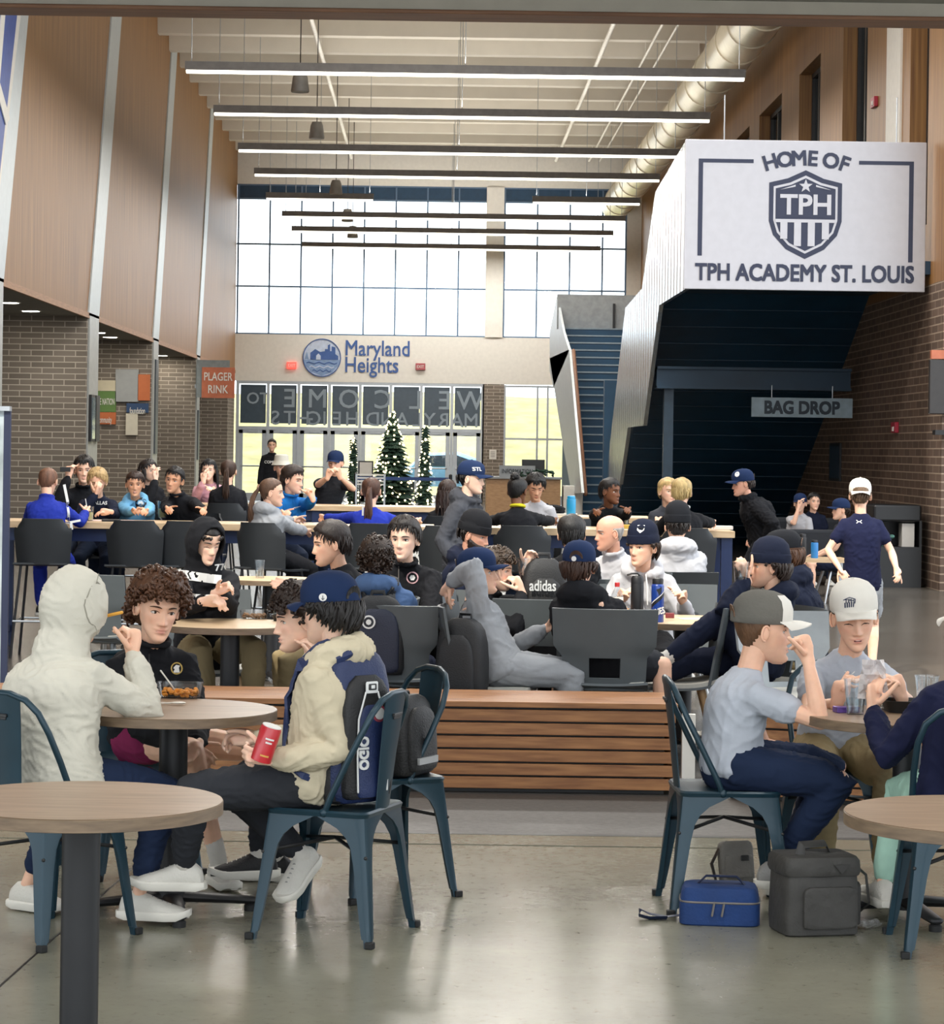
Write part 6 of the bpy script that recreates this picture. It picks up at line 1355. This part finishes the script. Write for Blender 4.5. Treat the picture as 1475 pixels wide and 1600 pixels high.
            for i, p in enumerate(fine):
                n_ = bv.find_nearest(p); P.append(n_[0]+n_[1]*.010 if 2 < i < len(fine)-3 and n_[0] and (n_[0]-p).length < .12 else p)
            P = [P[0]]+[(P[i-1]+P[i]*2+P[i+1])/4 for i in range(1, len(P)-1)]+[P[-1]]
            q = MB(); rings = []
            for i, p in enumerate(P):
                dd = (P[min(i+1, len(P)-1)]-P[max(i-1, 0)]).normalized(); n_ = bv.find_nearest(p)[1]; sd = dd.cross(n_).normalized(); w_ = .030 if i < 18 else .012
                rings.append([p+sd*w_+n_*.006, p+sd*w_-n_*.006, p-sd*w_-n_*.006, p-sd*w_+n_*.006])
            q.loft(rings); q.build('shoulder_strap', body if fancy else body, t, False, .003)
    return t
c = p4['c7']; o4 = Vector((.70, -.72, 0)).normalized(); b4 = c-p4['f']*.175*p4['s']
backpack(V3(-.265, 8.905, .47), V3(.66, -.75, 0), 'navy and black backpack with white piping and lettering worn at the near table', wearer=p4, h=.53, w=.27, d=.14, lean=.02, body=nyln, panel=nylb)
t = backpack(V3(-.075, 9.735, .46), V3(.88, -.47, 0), 'black backpack with a grey reflective band, behind the metal chair back', w=.26, d=.11, h=.30, panel=nylb, fancy=False, lean=.05)
bo = V3(.88, -.47, 0); q = MB(); bc = V3(-.075, 9.735, .46)+bo*.068; br = V3(.47, .88, 0); q.prism([bc+br*x+V3(0, 0, z) for x, z in ((-.075, .045), (.075, .045), (.075, .07), (-.075, .07))], bo*.01); q.build('reflective_band', mat('reflective_grey', '9A9C9E', .4), t)
q = MB(); 
c = p10['c7']; t = backpack(V3(c.x+.01, c.y-.165, .49), V3(.02, -1, 0), 'dark navy backpack with round white patch on the slate blue hooded top', w=.29, d=.13, h=.42, body=nylb, panel=mat('nylon_dark_navy', '161C30', .6, bump=.3, bscale=150), wearer=p10, fancy=False)

pc = at(576, 972, c.y-.292); q = MB(); q.lathe([(.036, 0), (.036, .004)], pc, 20, axis=(0, -1, 0)); q.build('round_patch', lbl, t); q = MB(); q.lathe([(.027, .004), (.027, .006)], pc, 18, axis=(0, -1, 0)); q.build('patch_ring', lbk, t); q = MB(); q.lathe([(.015, .006), (.015, .008)], pc, 8, axis=(0, -1, 0)); q.build('patch_center', lbl, t)
t = backpack(V3(.63, 14.55, .46), V3(.05, -1, 0), 'black backpack with white three letter stripe brand lettering standing on a chair', w=.28, d=.16, h=.62, panel=nylb, fancy=False)
t['label'] = 'black backpack with white lettering between the curly boy and the backwards cap'
put_text('adidas', at(848, 915, 14.42), .085, nylw, t, width=.15, bold=.02)
shell_chair((.63, 14.58), 176, 'chair holding the black backpack with white lettering')
backpack(V3(.16, 13.55, .30), V3(-.5, -.85, 0), 'black backpack hanging low beside the boy in the grey sweatshirt', w=.28, d=.16, h=.50, panel=nylb, fancy=False)
# floor bags at right
gb = mat('cooler_bag_grey', '353432', .7, var=.2, bump=.5, bscale=30); gbd = mat('cooler_bag_trim', '2B2A29', .6)
c = onZ(1270, 1455, 0); M = Matrix.Translation(c) @ Matrix.Rotation(.22, 4, 'Z')
t = thing('cooler_bag', c, 'dark grey soft lunch cooler bag on the floor beside the blue lunch box', 'bag')
pr = [(0, .93), (.03, 1), (.3, 1.02), (.7, 1.0), (.97, .98), (1, .95)]
rbox(.275, .215, .215, M, e=.28, prof=pr).build('main_compartment', gb, t, True); rbox(.285, .225, .065, M @ Matrix.Translation((0, 0, .212)), e=.28, prof=[(0, .98), (.2, 1.02), (.8, 1.0), (1, .93)]).build('lid', gb, t, True)
q = MB(); q.join(rbox(.20, .03, .145, Matrix.Translation((.02, -.112, .03)), e=.4), M); q.build('front_pocket', gb, t, True)
q = MB(); q.tube([M @ V3(-.06, -.02, .275), M @ V3(-.05, -.01, .31), M @ V3(.05, .02, .31), M @ V3(.07, .03, .275)], [(.018, .004)]*4, 8); q.build('handle', gbd, t, True)
q = MB(); q.tube([M @ V3(.14*math.cos(a), .11*math.sin(a), .214) for a in np.linspace(PI, 2*PI, 10)], .004, 6); q.build('zip', gbd, t, True)
q = MB(); q.tube([M @ V3(.14, .02, .25), M @ V3(.19, -.02, .20), M @ V3(.20, -.03, .10), M @ V3(.15, .0, .04)], [(.014, .003)]*4, 8); q.build('shoulder_strap', gbd, t, True)
q = MB(); q.add([M @ V3(-.03+.06, -.118, .255), M @ V3(.03+.06, -.118, .255), M @ V3(.06, -.118, .225)], [(0, 1, 2)]); q.prism([M @ V3(.03, -.119, .255), M @ V3(.09, -.119, .255), M @ V3(.06, -.119, .222)], (0, -.004, 0)); q.build('logo_tab', gbd, t)
q = MB(); q.join(rbox(.03, .13, .15, Matrix.Translation((.145, 0, .03)), e=.5), M); q.build('mesh_side_pocket', gbd, t, True)
bl = mat('lunch_box_blue', '0C3064', .8, var=.15, bump=.3, bscale=60); bld = mat('lunch_box_trim', '10203F', .5)
c = onZ(1124, 1440, 0); M = Matrix.Translation(c) @ Matrix.Rotation(-.10, 4, 'Z')
t = thing('lunch_box', c, 'bright blue zipped lunch box lying on the floor under the metal chair', 'bag')
pr = [(0, .95), (.06, 1), (.94, 1), (1, .95)]
rbox(.29, .20, .085, M, e=.3, prof=pr).build('base', bl, t, True); rbox(.285, .195, .055, M @ Matrix.Translation((0, 0, .083)), e=.3, prof=[(0, 1), (.6, .97), (.9, .9), (1, .78)]).build('lid', bl, t, True)
q = MB(); q.tube([M @ V3(.143*math.copysign(abs(math.cos(a))**.35, math.cos(a)), .10*math.copysign(abs(math.sin(a))**.35, math.sin(a)), .084) for a in np.linspace(0, 2*PI, 33)[:-1]], .004, 6, closed=True); q.build('zip', lampw, t, True)
q = MB(); q.tube([M @ V3(-.08, 0, .135), M @ V3(-.05, 0, .165), M @ V3(.06, 0, .165), M @ V3(.09, 0, .135)], [(.015, .004)]*4, 8); q.build('handle', bld, t, True)
for x in (-.02, .015): q = MB(); q.tube([M @ V3(x, -.10, .085), M @ V3(x-.008, -.112, .04)], .004, 5); q.build('zip_pull', lampw, t)
q = MB(); P = [M @ V3(-.14, 0, .02), M @ V3(-.19, 0, .012), M @ V3(-.25, .01, .018), M @ V3(-.285, .0, .035), M @ V3(-.29, -.01, .015), M @ V3(-.25, -.02, .008), M @ V3(-.19, -.01, .010)]; q.tube(P, [(.016, .003)]*len(P), 8); q.build('wrist_strap', bld, t, True)
sg_ = mat('sling_bag_grey', '6A6864', .8, var=.15, bump=.4, bscale=80); c = onZ(1152, 1380, 0); M = Matrix.Translation(c) @ Matrix.Rotation(.3, 4, 'Z') @ Matrix.Rotation(-.2, 4, 'X')
t = thing('sling_bag', c, 'small grey sling bag under the metal chair at right', 'bag')
rbox(.14, .06, .165, M, e=.4).build('pouch', sg_, t, True); rbox(.12, .02, .09, M @ Matrix.Translation((0, -.032, .02)), e=.4).build('front_pocket', sg_, t, True)
q = MB(); q.join(rbox(.035, .006, .022, Matrix.Translation((.02, -.046, .085)), e=.5), M); q.build('brand_patch', black, t); q = MB(); q.tube([M @ V3(-.06, 0, .15), M @ V3(-.10, .01, .08), M @ V3(-.09, 0, .01), M @ V3(-.03, -.01, .0)], [(.013, .003)]*4, 8); q.build('strap', black, t, True)
crinkle = mat('crinkled_clear_film', 'BDBDBB', .2, var=.2, alpha=.3)
def film(ctr, w, h, label, name='plastic_wrapper', n=9, m=crinkle, amp=.02, vertical=False):
    rg = random.Random(5); q = grid_shell(lambda u, v: (Vector(ctr)+V3((u-.5)*w, (v-.5)*h, .004+amp*rg.random())) if not vertical else Vector(ctr)+V3((u-.5)*w*(1-.3*v), amp*2*(rg.random()-.5), v*h), n, n, .0015); return tag(q.build(name, m, None), label, 'wrapper')
film(onZ(1345, 1448, 0), .14, .10, 'crumpled clear plastic wrapper on the floor by the cooler bag')
film(at(1364, 1092, 9.14), .11, .14, 'clear plastic snack bag held up by the navy sleeve', 'snack_bag', vertical=True, m=mat('milky_film', 'CFC8C6', .3, var=.1, alpha=.55), amp=.015)
# cups
cupm = glass('clear_cup_plastic', (.93, .95, .96), .2, .06); water = glass('water_in_cup', (.80, .86, .88), .3, .05); straw_m = mat('straw_clear', 'C8CCCC', .3)
lemon = mat('lemonade', 'C9C08A', .3, var=.05)
def cup(p, h, r, label, fill=.55, liq=water, straw=False, group=None, name='clear_cup'):
    p = Vector(p); t = thing(name, p, label, 'cup', group)
    MB().lathe([(r*.74, 0), (r*.76, .004), (r*.9, h*.6), (r, h*.96), (r*1.06, h*.965), (r*1.06, h), (r*.97, h), (r*.87, h*.6), (r*.72, .008), (.001, .006)], p, 22).build('cup_wall', cupm, t, True)
    MB().lathe([(r*.70, .01), (r*(.70+.24*fill), h*fill)], p, 22).build('drink', liq, t, True)
    if straw: MB().tube([p+V3(0, 0, .02), p+V3(-.03, 0, h*1.5)], .004, 6).build('straw', straw_m, t, True)
    return t
cup(onZ(358, 961, .74), .085, .042, 'clear cup of water on the pale table, left of the snack tubs', .7)
cup(onZ(432, 963, .74), .065, .050, 'short clear cup right of the snack tubs on the pale table', .5)
cup(onZ(406, 903, .74), .13, .04, 'lone clear cup on the small far round table', .35)
cup(onZ(1336, 1116, .74), .13, .042, 'clear cup on the right table in front of the boy in the white cap', .45)
cup(onZ(1448, 1107, .74), .125, .045, 'clear cup of iced water at the far right of the right table', .5)
cup(onZ(1385, 1108, .74), .10, .036, 'clear cup behind the plastic snack bag on the right table', .4)
cup(at(820, 905, 14.55), .12, .045, 'clear cup held by the curly haired boy in black', .3)
cup(at(1158, 912, 13.93), .12, .045, 'clear cup held by the lounging boy in the beanie', .3)
cup(V3(-2.83, 20.98, 1.06), .12, .045, 'clear cup with straw by the royal blue track jacket', .6, lemon, True)
cup(onZ(206, 808, 1.06), .15, .045, 'clear cup of lemonade in front of the child in light blue', .75, lemon)
cup(onZ(253, 810, 1.06), .15, .045, 'clear cup of lemonade right of the child in light blue', .55, lemon)
cup(onZ(976, 820, 1.06), .13, .045, 'clear cup on the right high table near the blond children', .4)
# food tubs and trays
tubm = glass('tub_plastic', (.95, .95, .95), .1, .1); pasta = mat('pasta_orange', 'E0912C', .6, var=.3, scale=60, bump=.5, bscale=80); nuts = mat('snack_brown', '7A5636', .7, var=.5, scale=90, bump=.6, bscale=120)
def tub(p, w, d, h, label, food, nb=46):
    p = Vector(p); t = thing('food_tub', p, label, 'food tub'); M = Matrix.Translation(p)
    q = MB(); R = rbox_rings(w, d, h, e=.45, prof=[(0, .86), (.04, .90), (.93, 1.0), (.94, 1.05), (1, 1.05), (1, .97), (.08, .86), (.06, .5)]); r = MB(); r.loft(R); q.join(r, M); q.build('tub_wall', tubm, t, True)
    q = MB(); rg = random.Random(3)
    for k in range(nb): q.ell(p+V3(rg.uniform(-.38, .38)*w, rg.uniform(-.36, .36)*d, rg.uniform(.15, .52)*h), (.011, .009, .007), Matrix.Rotation(rg.uniform(0, 3), 3, 'Z') @ Matrix.Rotation(rg.uniform(-.6, .6), 3, 'X'), 8, 5)
    f = q.build('food', food, t, True); f['kind'] = 'stuff'; return t
pt = onZ(281, 1090, .74); t = tub(pt, .17, .12, .058, 'clear tub of orange pasta on the near round table', pasta)
plm = mat('white_plastic', 'CFCBC2', .35)
f = thing('plastic_fork', pt+V3(-.05, 0, .03), 'pale plastic fork standing in the pasta tub', 'fork'); MB().tube([pt+V3(-.02, 0, .03), pt+V3(-.075, .01, .10)], [(.004, .0025), (.006, .003)], 8).build('fork_handle', plm, f, True); MB().box(pt+V3(-.01, 0, .025), (.018, .004, .02)).build('fork_head', plm, f)
c = onZ(268, 1101, .742); s_ = thing('plastic_spoon', c, 'white plastic spoon lying in front of the pasta tub', 'spoon'); MB().tube([c+V3(-.06, .0, .004), c+V3(.0, 0, .006)], .004, 6).build('spoon_handle', plm, s_, True); MB().ell(c+V3(.025, 0, .007), (.028, .016, .005)).build('spoon_bowl', plm, s_, True)
tub(onZ(397, 967, .74), .16, .11, .05, 'clear tub of brown snack mix on the pale table', nuts)
def tray(p, w, d, h, label, m=black):
    p = Vector(p); q = MB(); r = MB(); r.loft(rbox_rings(w, d, h, e=.4, prof=[(0, .86), (.9, 1.0), (1, 1.04), (1, .97), (.1, .84)])); q.join(r, Matrix.Translation(p)); t = thing('food_tray', p, label, 'tray'); q.build('tray_shell', m, t, True); return t
tray(onZ(444, 970, .74), .13, .10, .035, 'small black food tray beside the snack tub'); tray(onZ(1428, 1112, .74), .24, .16, .045, 'black takeout tray on the right table')
foodm = mat('fries_golden', 'B58A4E', .7, var=.3, scale=70, bump=.5)
def pile(p, n, r, label, name, cat, m, sz=(.03, .006, .006), h=.03):
    p = Vector(p); q = MB(); rg = random.Random(n)
    for k in range(n): q.ell(p+V3(rg.uniform(-r, r), rg.uniform(-r*.7, r*.7), rg.uniform(.005, h)), sz, Matrix.Rotation(rg.uniform(0, 3), 3, 'Z') @ Matrix.Rotation(rg.uniform(-.4, .4), 3, 'Y'), 6, 5)
    o = tag(q.build(name, m, None, True), label, cat, kind='stuff'); return o
pile(onZ(985, 962, .74)+V3(-.03, .08, 0), 40, .07, 'heap of golden fries beside the black bottle', 'fries', 'food', foodm)
# fry in hand
f = at(186, 960, 9.05); q = MB(); q.tube([at(163, 963, 9.1), at(190, 957, 9.07)], .0065, 6); tag(q.build('french_fry', mat('fry_yellow', 'D39A3C', .6), None, True), 'single yellow fry held to the hooded face', 'fry')
# red can
cn = at(416, 1162, 8.72); ax = V3(.30, -.1, .95).normalized(); t = thing('snack_can', cn-ax*.055, 'red snack can held on the lap by the backpack boy', 'can'); cr = mat('can_red', 'B3202A', .3, coat=.3)
MB().lathe([(.030, -.062), (.036, -.06), (.0365, .055), (.034, .06), (.034, .063)], cn, 24, axis=ax).build('can_body', cr, t, True); MB().lathe([(.033, .060), (.033, .066)], cn, 20, axis=ax).build('can_lid', lbl, t)
a, b, _ = basis(ax, (0, 1, 0)); fwd = V3(.25, -1, 0); fwd = (fwd-ax*fwd.dot(ax)).normalized(); sd = ax.cross(fwd)
for k, (z, w_, m_) in enumerate([(.025, .03, lbl), (.012, .022, lbl), (-.035, .03, mat('can_gold', 'C99A4E', .5))]):
    q = MB(); q.loft([[cn+ax*(z+dz)+(fwd*math.cos(u)+sd*math.sin(u))*.0372 for u in np.linspace(-w_/.036/2, w_/.036/2, 7)] for dz in (-.003, .003)], cap=False, closed=False); q.build('label_line', m_, t)
# bottles on the middle table
def bottle(p, h, r, label, m, capm, shape='tall', name='water_bottle'):
    p = Vector(p); t = thing(name, p, label, 'bottle')
    if shape == 'tall':
        MB().lathe([(r*.95, 0), (r, .004), (r, h*.80), (r*.95, h*.84), (r*.8, h*.86)], p, 26).build('bottle_body', m, t, True); MB().lathe([(r*.86, h*.86), (r*.88, h*.95), (r*.8, h*.98), (r*.3, h)], p, 24).build('cap', capm, t, True)
    elif shape == 'flip':
        MB().lathe([(r*.95, 0), (r, .004), (r, h*.78), (r*.97, h*.80)], p, 26).build('bottle_body', m, t, True); MB().lathe([(r*.99, h*.80), (r*.99, h*.90), (r*.8, h*.95), (r*.2, h*.96)], p, 24).build('cap', capm, t, True); q = MB(); q.tube([p+V3(r*.5, 0, h*.95), p+V3(0, 0, h*1.0), p+V3(-r*.9, 0, h*1.0), p+V3(-r*1.5, 0, h*.97)], [(.012, .006)]*4, 8); q.build('spout', capm, t, True)
    else:
        MB().lathe([(r*.9, 0), (r, .01), (r*.9, h*.3), (r, h*.45), (r*.98, h*.6), (r*.4, h*.84), (r*.36, h*.88)], p, 22).build('bottle_body', m, t, True); MB().lathe([(r*.42, h*.87), (r*.42, h*.99), (r*.36, h)], p, 18).build('cap', capm, t, True); MB().lathe([(r*1.01, h*.34), (r*1.02, h*.56)], p, 22, cap=False).build('label_band', lbl, t, True)
    return t
bk = mat('bottle_matte_black', '15161A', .5); bb = mat('bottle_blue', '1B3C8C', .3, coat=.3)
bottle(onZ(995, 973, .74), .275, .036, 'tall matte black flip top bottle on the pale table', bk, bk, 'flip')
pb = onZ(1027, 972, .74); t = bottle(pb, .25, .036, 'tall blue hockey bottle on the pale table, right of the black one', bb, bk, 'tall')
put_text('BLUES', pb+V3(-.004, -.037, .06), .05, lbl, t, right=(.96, 0, .28), width=.085, bold=.03)
q = MB(); q.loft([[pb+V3(.0368*math.sin(u), -.0368*math.cos(u), z+u*.03) for u in np.linspace(-1.2, 1.2, 9)] for z in (.115, .135)], cap=False, closed=False); q.build('stripe', black, t); q = MB(); q.loft([[pb+V3(.0369*math.sin(u), -.0369*math.cos(u), z+u*.03) for u in np.linspace(-1.2, 1.2, 9)] for z in (.137, .143)], cap=False, closed=False); q.build('stripe', lbl, t)
P = [(-.012, .185), (.0, .165), (.004, .15), (.016, .17), (.018, .20), (.005, .19)]
q = MB(); q.prism([pb+V3(x, -.0375, z) for x, z in P], (0, .004, 0)); q.build('note_mark', black, t)
bottle(onZ(965, 962, .74)+V3(0, .06, 0), .19, .036, 'clear soft drink bottle with red cap behind the black bottle', cupm, mat('cap_red', 'B0272B', .4), 'soda', 'soda_bottle')
bottle(V3(1.32, 24.7, 1.06), .20, .045, 'bright cyan water bottle on the farther high table', mat('bottle_cyan', '1E8FC0', .3), mat('bottle_cyan', '1E8FC0'), 'tall')
bottle(V3(4.15, 27.9, .56), .20, .04, 'blue bottle on the low table at far right', mat('bottle_sky', '2A78B8', .4), bk, 'tall'); bottle(V3(4.05, 28.1, .56), .26, .04, 'tall black bottle on the low table at far right', bk, bk, 'tall')
def slab(p, w, d, h, label, name, cat, m, rz=0):
    p = Vector(p); q = MB(); q.box(p+V3(0, 0, h/2), (w, d, h), Matrix.Rotation(rz, 3, 'Z')); return tag(q.build(name, m, None, bevel=min(.003, h*.3)), label, cat)
paper = mat('paper_white', 'CFCBC4', .8, var=.03)
slab(onZ(972, 972, .74)+V3(-.03, .02, 0), .10, .02, .018, 'yellow highlighter marker left of the black bottle', 'marker', 'marker', mat('marker_yellow', 'C9C431', .5), .1); slab(onZ(1047, 966, .74)+V3(0, .02, 0), .05, .03, .03, 'small dark red box right of the blue bottle', 'snack_box', 'box', mat('box_red', '6E2A2E', .5))
slab(onZ(1085, 968, .74)+V3(0, .02, 0), .16, .12, .004, 'white paper sheet on the pale table by the navy knee', 'paper_sheet', 'paper', paper, .2)
slab(onZ(1322, 1113, .74), .09, .05, .022, 'purple and silver snack wrapper on the right table', 'snack_wrapper', 'wrapper', mat('wrapper_purple', '6A4FA0', .35, .2, var=.4, scale=40), .2)
slab(V3(-2.66, 21.1, 1.06), .38, .2, .006, 'pinkish papers on the high table by the blond child', 'papers', 'paper', mat('paper_pink', 'C7B0AE', .8), .1); slab(V3(-2.64, 20.92, 1.06), .15, .08, .02, 'phone lying in front of the child in light blue', 'phone', 'phone', black, .2)
slab(at(102, 737, 22.3), .09, .02, .04, 'phone held to the ear at left', 'phone', 'phone', black); slab(V3(2.38, 21.2, 1.06), .18, .12, .03, 'white paper plate on the right end of the high table', 'paper_plate', 'plate', paper)
slab(V3(1.55, 21.1, 1.06), .25, .16, .03, 'yellow folder on the right high table', 'folder', 'folder', mat('folder_yellow', 'B89A3A', .6), .3); slab(V3(1.18, 24.95, 1.06), .42, .25, .02, 'white papers on the farther high table by the cyan bottle', 'papers', 'paper', paper, -.1)
pile(V3(.98+.1, 25.0, 1.06), 12, .14, 'dark folded jacket heaped on the farther high table', 'folded_jacket', 'jacket', fb['black'], (.09, .06, .03), .09)
slab(V3(-.28, 21.1, 1.06), .14, .1, .03, 'small red and white snack packet on the long high table', 'snack_packet', 'packet', mat('packet_red', 'A8403C', .5, var=.4, scale=30))
# christmas trees
fir = mat('fir_green', '1E3A2E', .8, var=.3, scale=30); bulb = emissive('warm_bulb', (1, .82, .45), 5.0)
def xtree(px, pybot, pytop, Y, rad, label, nb, seed, tiers=26):
    b0 = at(px, pybot, Y); zt = at(px, pytop, Y).z; base = V3(b0.x, Y, 0); t = thing('christmas_tree', base, label, 'christmas tree', 'lit christmas trees'); rg = random.Random(seed); q = MB(); zb = .25
    for k in range(tiers):
        z = zb+(zt-zb)*(k/tiers)**.9; R = rad*(1-(k/tiers))**.85+.03
        for j in range(int(10+26*R/rad*min(1, rad*1.2))):
            a = rg.uniform(0, 2*PI); rr = R*rg.uniform(.75, 1.12); d = V3(math.cos(a), math.sin(a), 0); p0 = base+V3(0, 0, z+.06); p1 = base+d*rr+V3(0, 0, z-.05*rr-.04); sd = V3(-d.y, d.x, 0); w = .05+.07*rg.random()
            m_ = p0.lerp(p1, .6); q.add([p0, m_+sd*w+V3(0, 0, -.03), p1, m_-sd*w+V3(0, 0, -.03), m_+V3(0, 0, .05)], [(0, 1, 4), (1, 2, 4), (2, 3, 4), (3, 0, 4), (0, 3, 2, 1)])
    q.build('foliage', fir, t); q = MB()
    for k in range(nb):
        u = rg.random()**1.5; z = zb+(zt-zb)*u; R = (rad*(1-u)**.85+.03)*rg.uniform(.8, 1.05); a = rg.uniform(0, 2*PI); q.ell(base+V3(R*math.cos(a), R*math.sin(a), z), (.022,)*3, None, 6, 4)
    o = q.build('string_lights', bulb, t); o['kind'] = 'stuff'; MB().lathe([(.05, 0), (.05, .4)], base, 10).build('trunk', mat('trunk_brown', '4A3728', .8), t); MB().lathe([(rad*.7, 0), (rad*.75, .06), (.1, .2)], base, 20).build('tree_skirt', mat('tree_skirt_cream', 'B9B0A0', .9), t)
xtree(612, 790, 643, 60, .66, 'tallest wide Christmas tree with warm lights in front of the doors', 260, 1); xtree(663, 790, 665, 58, .21, 'slim lit Christmas tree right of the tallest one', 110, 2, 30); xtree(551, 780, 684, 62, .17, 'slim lit Christmas tree left of the tallest one, mostly hidden', 80, 3, 28)
# information desk and entrance things
tan = wood('desk_tan_panel', '9A7652', 'B08B63', (2, 2, 6), .5); X0, X1 = at(760, 745, 50).x, at(876, 745, 50).x
t = thing('information_desk', ((X0+X1)/2, 50.4, 0), 'tan wooden information desk left of the stair', 'desk'); MB().bb(X0, X1, 50, 50.8, 0, 1.12).build('desk_front', tan, t); MB().bb(X0-.03, X1+.03, 49.95, 50.85, 1.12, 1.16).build('counter_top', mat('counter_grey', '8C8F90', .4), t)
MB().bb(X0+.25, X0+.95, 49.97, 50.05, 1.16, 1.38).build('sign_panel', mat('sign_mid_grey', '8A8F92', .5), t); put_text('INFORMATION', (X0+.6, 49.96, 1.27), .12, mat('sign_text_dark', '2A2F33', .5), t, width=.6)
MB().bb(X1-.75, X1-.3, 50.3, 50.35, 1.2, 1.5).build('monitor', black, t); MB().bb(X1-.56, X1-.5, 50.3, 50.36, 1.16, 1.22).build('monitor_stand', black, t)
pile(V3(X1-.5, 50.05, 1.16), 60, .35, 'dark green garland on the information desk', 'garland', 'garland', fir, (.07, .02, .02), .14)
t = thing('white_cabinet', (X1+.28, 50.3, 0), 'small white cabinet between the information desk and the stair', 'cabinet'); MB().bb(X1+.06, X1+.44, 50, 50.5, 0, 1.0).build('cabinet_body', white, t, bevel=.01); MB().bb(X1+.08, X1+.42, 49.98, 50.0, .05, .95).build('door', white, t)
bel = mat('belt_blue', '1F3B6E', .6); pz = at(630, 748, 45).z
t = thing('belt_barrier', (at(630, 748, 45).x, 45, 0), 'blue retractable belt barrier in front of the trees', 'barrier')
xa, xb = at(556, 748, 45).x, at(704, 748, 45).x; MB().bb(xa, xb, 44.99, 45.0, pz-.03, pz+.03).build('belt', bel, t)
for x in (xa, xb): MB().lathe([(.17, 0), (.17, .02), (.03, .05), (.03, pz+.08), (.0, pz+.1)], (x, 45, 0), 18).build('post', black, t, True)
a = at(560, 720, 57); b = at(583, 746, 57); t = thing('poster_board', ((a.x+b.x)/2, 57, 0), 'black framed white poster board left of the tallest tree', 'board'); MB().bb(a.x, b.x, 57, 57.03, b.z, a.z).build('frame', black, t); MB().bb(a.x+.03, b.x-.03, 56.985, 57, b.z+.03, a.z-.03).build('poster', paper, t)
for x in (a.x+.04, b.x-.04): MB().tube([(x, 57, b.z+.2), (x, 57.1, 0)], .015, 6).build('leg', black, t)
t = thing('wire_rack', (at(585, 750, 42).x, 42, 0), 'low white wire rack in front of the trees', 'rack')
for k in range(4):
    z = at(585, 742+k*5, 42).z; MB().bb(at(556, 742, 42).x, at(602, 742, 42).x, 41.98, 42.02, z-.012, z+.012).build('rail', white, t)
for x in (at(557, 742, 42).x, at(601, 742, 42).x): MB().bb(x-.015, x+.015, 41.97, 42.03, 0, at(585, 741, 42).z).build('upright', alu, t)
# car outside
cb_ = mat('car_pale_blue', '6F9DBF', .3, coat=.5); t = thing('car', (.3, 90, 0), 'pale blue car parked outside the glass doors', 'car'); q = MB(); rings = []
for y, k in ((89.2, .9), (89.35, 1), (90.6, 1), (90.75, .9)):
    rings.append([V3(.3+x, y, .25+(z-.25)*k) for x, z in [(-2.1, .35), (-2.15, .75), (-1.9, .95), (-1.2, 1.05), (-.7, 1.5), (.5, 1.58), (1.3, 1.3), (1.7, 1.0), (2.1, .9), (2.15, .4)]])
q.loft(rings); q.build('car_body', cb_, t, True)
MB().prism([V3(.3+x, 89.17, z) for x, z in [(-1.0, 1.08), (-.6, 1.42), (.4, 1.48), (1.1, 1.22), (1.2, 1.05)]], (0, .1, 0)).build('side_window', mat('car_glass_dark', '23303A', .1), t)
for x in (-1.3, 1.4): MB().lathe([(.33, 0), (.33, .2)], (.3+x, 89.35, .33), 20, axis=(0, -1, 0)).build('wheel', tealk, t)
# far right lounge
t = thing('sofa', (4.95, 33.4, 0), 'low dark sofa by the right brick wall', 'sofa'); sof = fabric('sofa_dark', '2B2D31')
MB().bb(4.2, 5.6, 33.0, 33.8, .12, .42).build('seat', sof, t, bevel=.04); MB().bb(4.2, 5.6, 33.65, 33.95, .3, .85).build('backrest', sof, t, bevel=.05)
for x in (4.15, 5.6): MB().bb(x, x+.16, 33.0, 33.9, .12, .62).build('armrest', sof, t, bevel=.04)
for x in (4.25, 5.6): MB().bb(x, x+.06, 33.1, 33.16, 0, .12).build('leg', black, t)
t = thing('bench_seat', (4.5, 30.3, 0), 'dark grey low bench back facing the camera at far right', 'seat'); MB().bb(4.05, 5.1, 30.2, 30.34, .35, .80).build('backrest', sof, t, bevel=.03); MB().bb(4.05, 5.1, 30.3, 30.9, .3, .44).build('seat', sof, t, bevel=.03)
for x in (4.1, 5.0): MB().bb(x, x+.05, 30.3, 30.8, 0, .3).build('leg', black, t)
t = thing('low_table', (4.2, 28.0, 0), 'low maple table with bottles at far right', 'table'); MB().bb(3.85, 4.5, 27.7, 28.3, .52, .56).build('table_top', tlight, t)
for x in (3.9, 4.45): MB().bb(x-.02, x+.02, 27.95, 28.05, 0, .52).build('leg', chrome, t)
t = thing('waste_station', (5.93, 33, 0), 'black waste station with a middle shelf by the right brick corner', 'cabinet'); kb = mat('laminate_black', '141517', .4)
MB().bb(5.62, 6.24, 32.75, 33.4, 0, .52).build('lower_cabinet', kb, t); MB().bb(5.62, 6.24, 33.35, 33.4, .52, 1.05).build('back_panel', kb, t); MB().bb(5.62, 6.24, 32.75, 33.4, .84, 1.06).build('hood', kb, t, bevel=.03)
for x in (5.62, 6.21): MB().bb(x, x+.03, 32.75, 33.4, .52, .86).build('side_panel', kb, t)
slab(V3(6.08, 32.95, .52), .16, .25, .30, 'leaning stack of white paper on the black waste station', 'paper_stack', 'paper', paper); pile(V3(5.78, 32.9, .52), 16, .10, 'crumpled green and white packets on the waste station', 'packets', 'packets', mat('packet_green', '5F8F84', .4, var=.5, scale=40), (.05, .04, .03), .14)
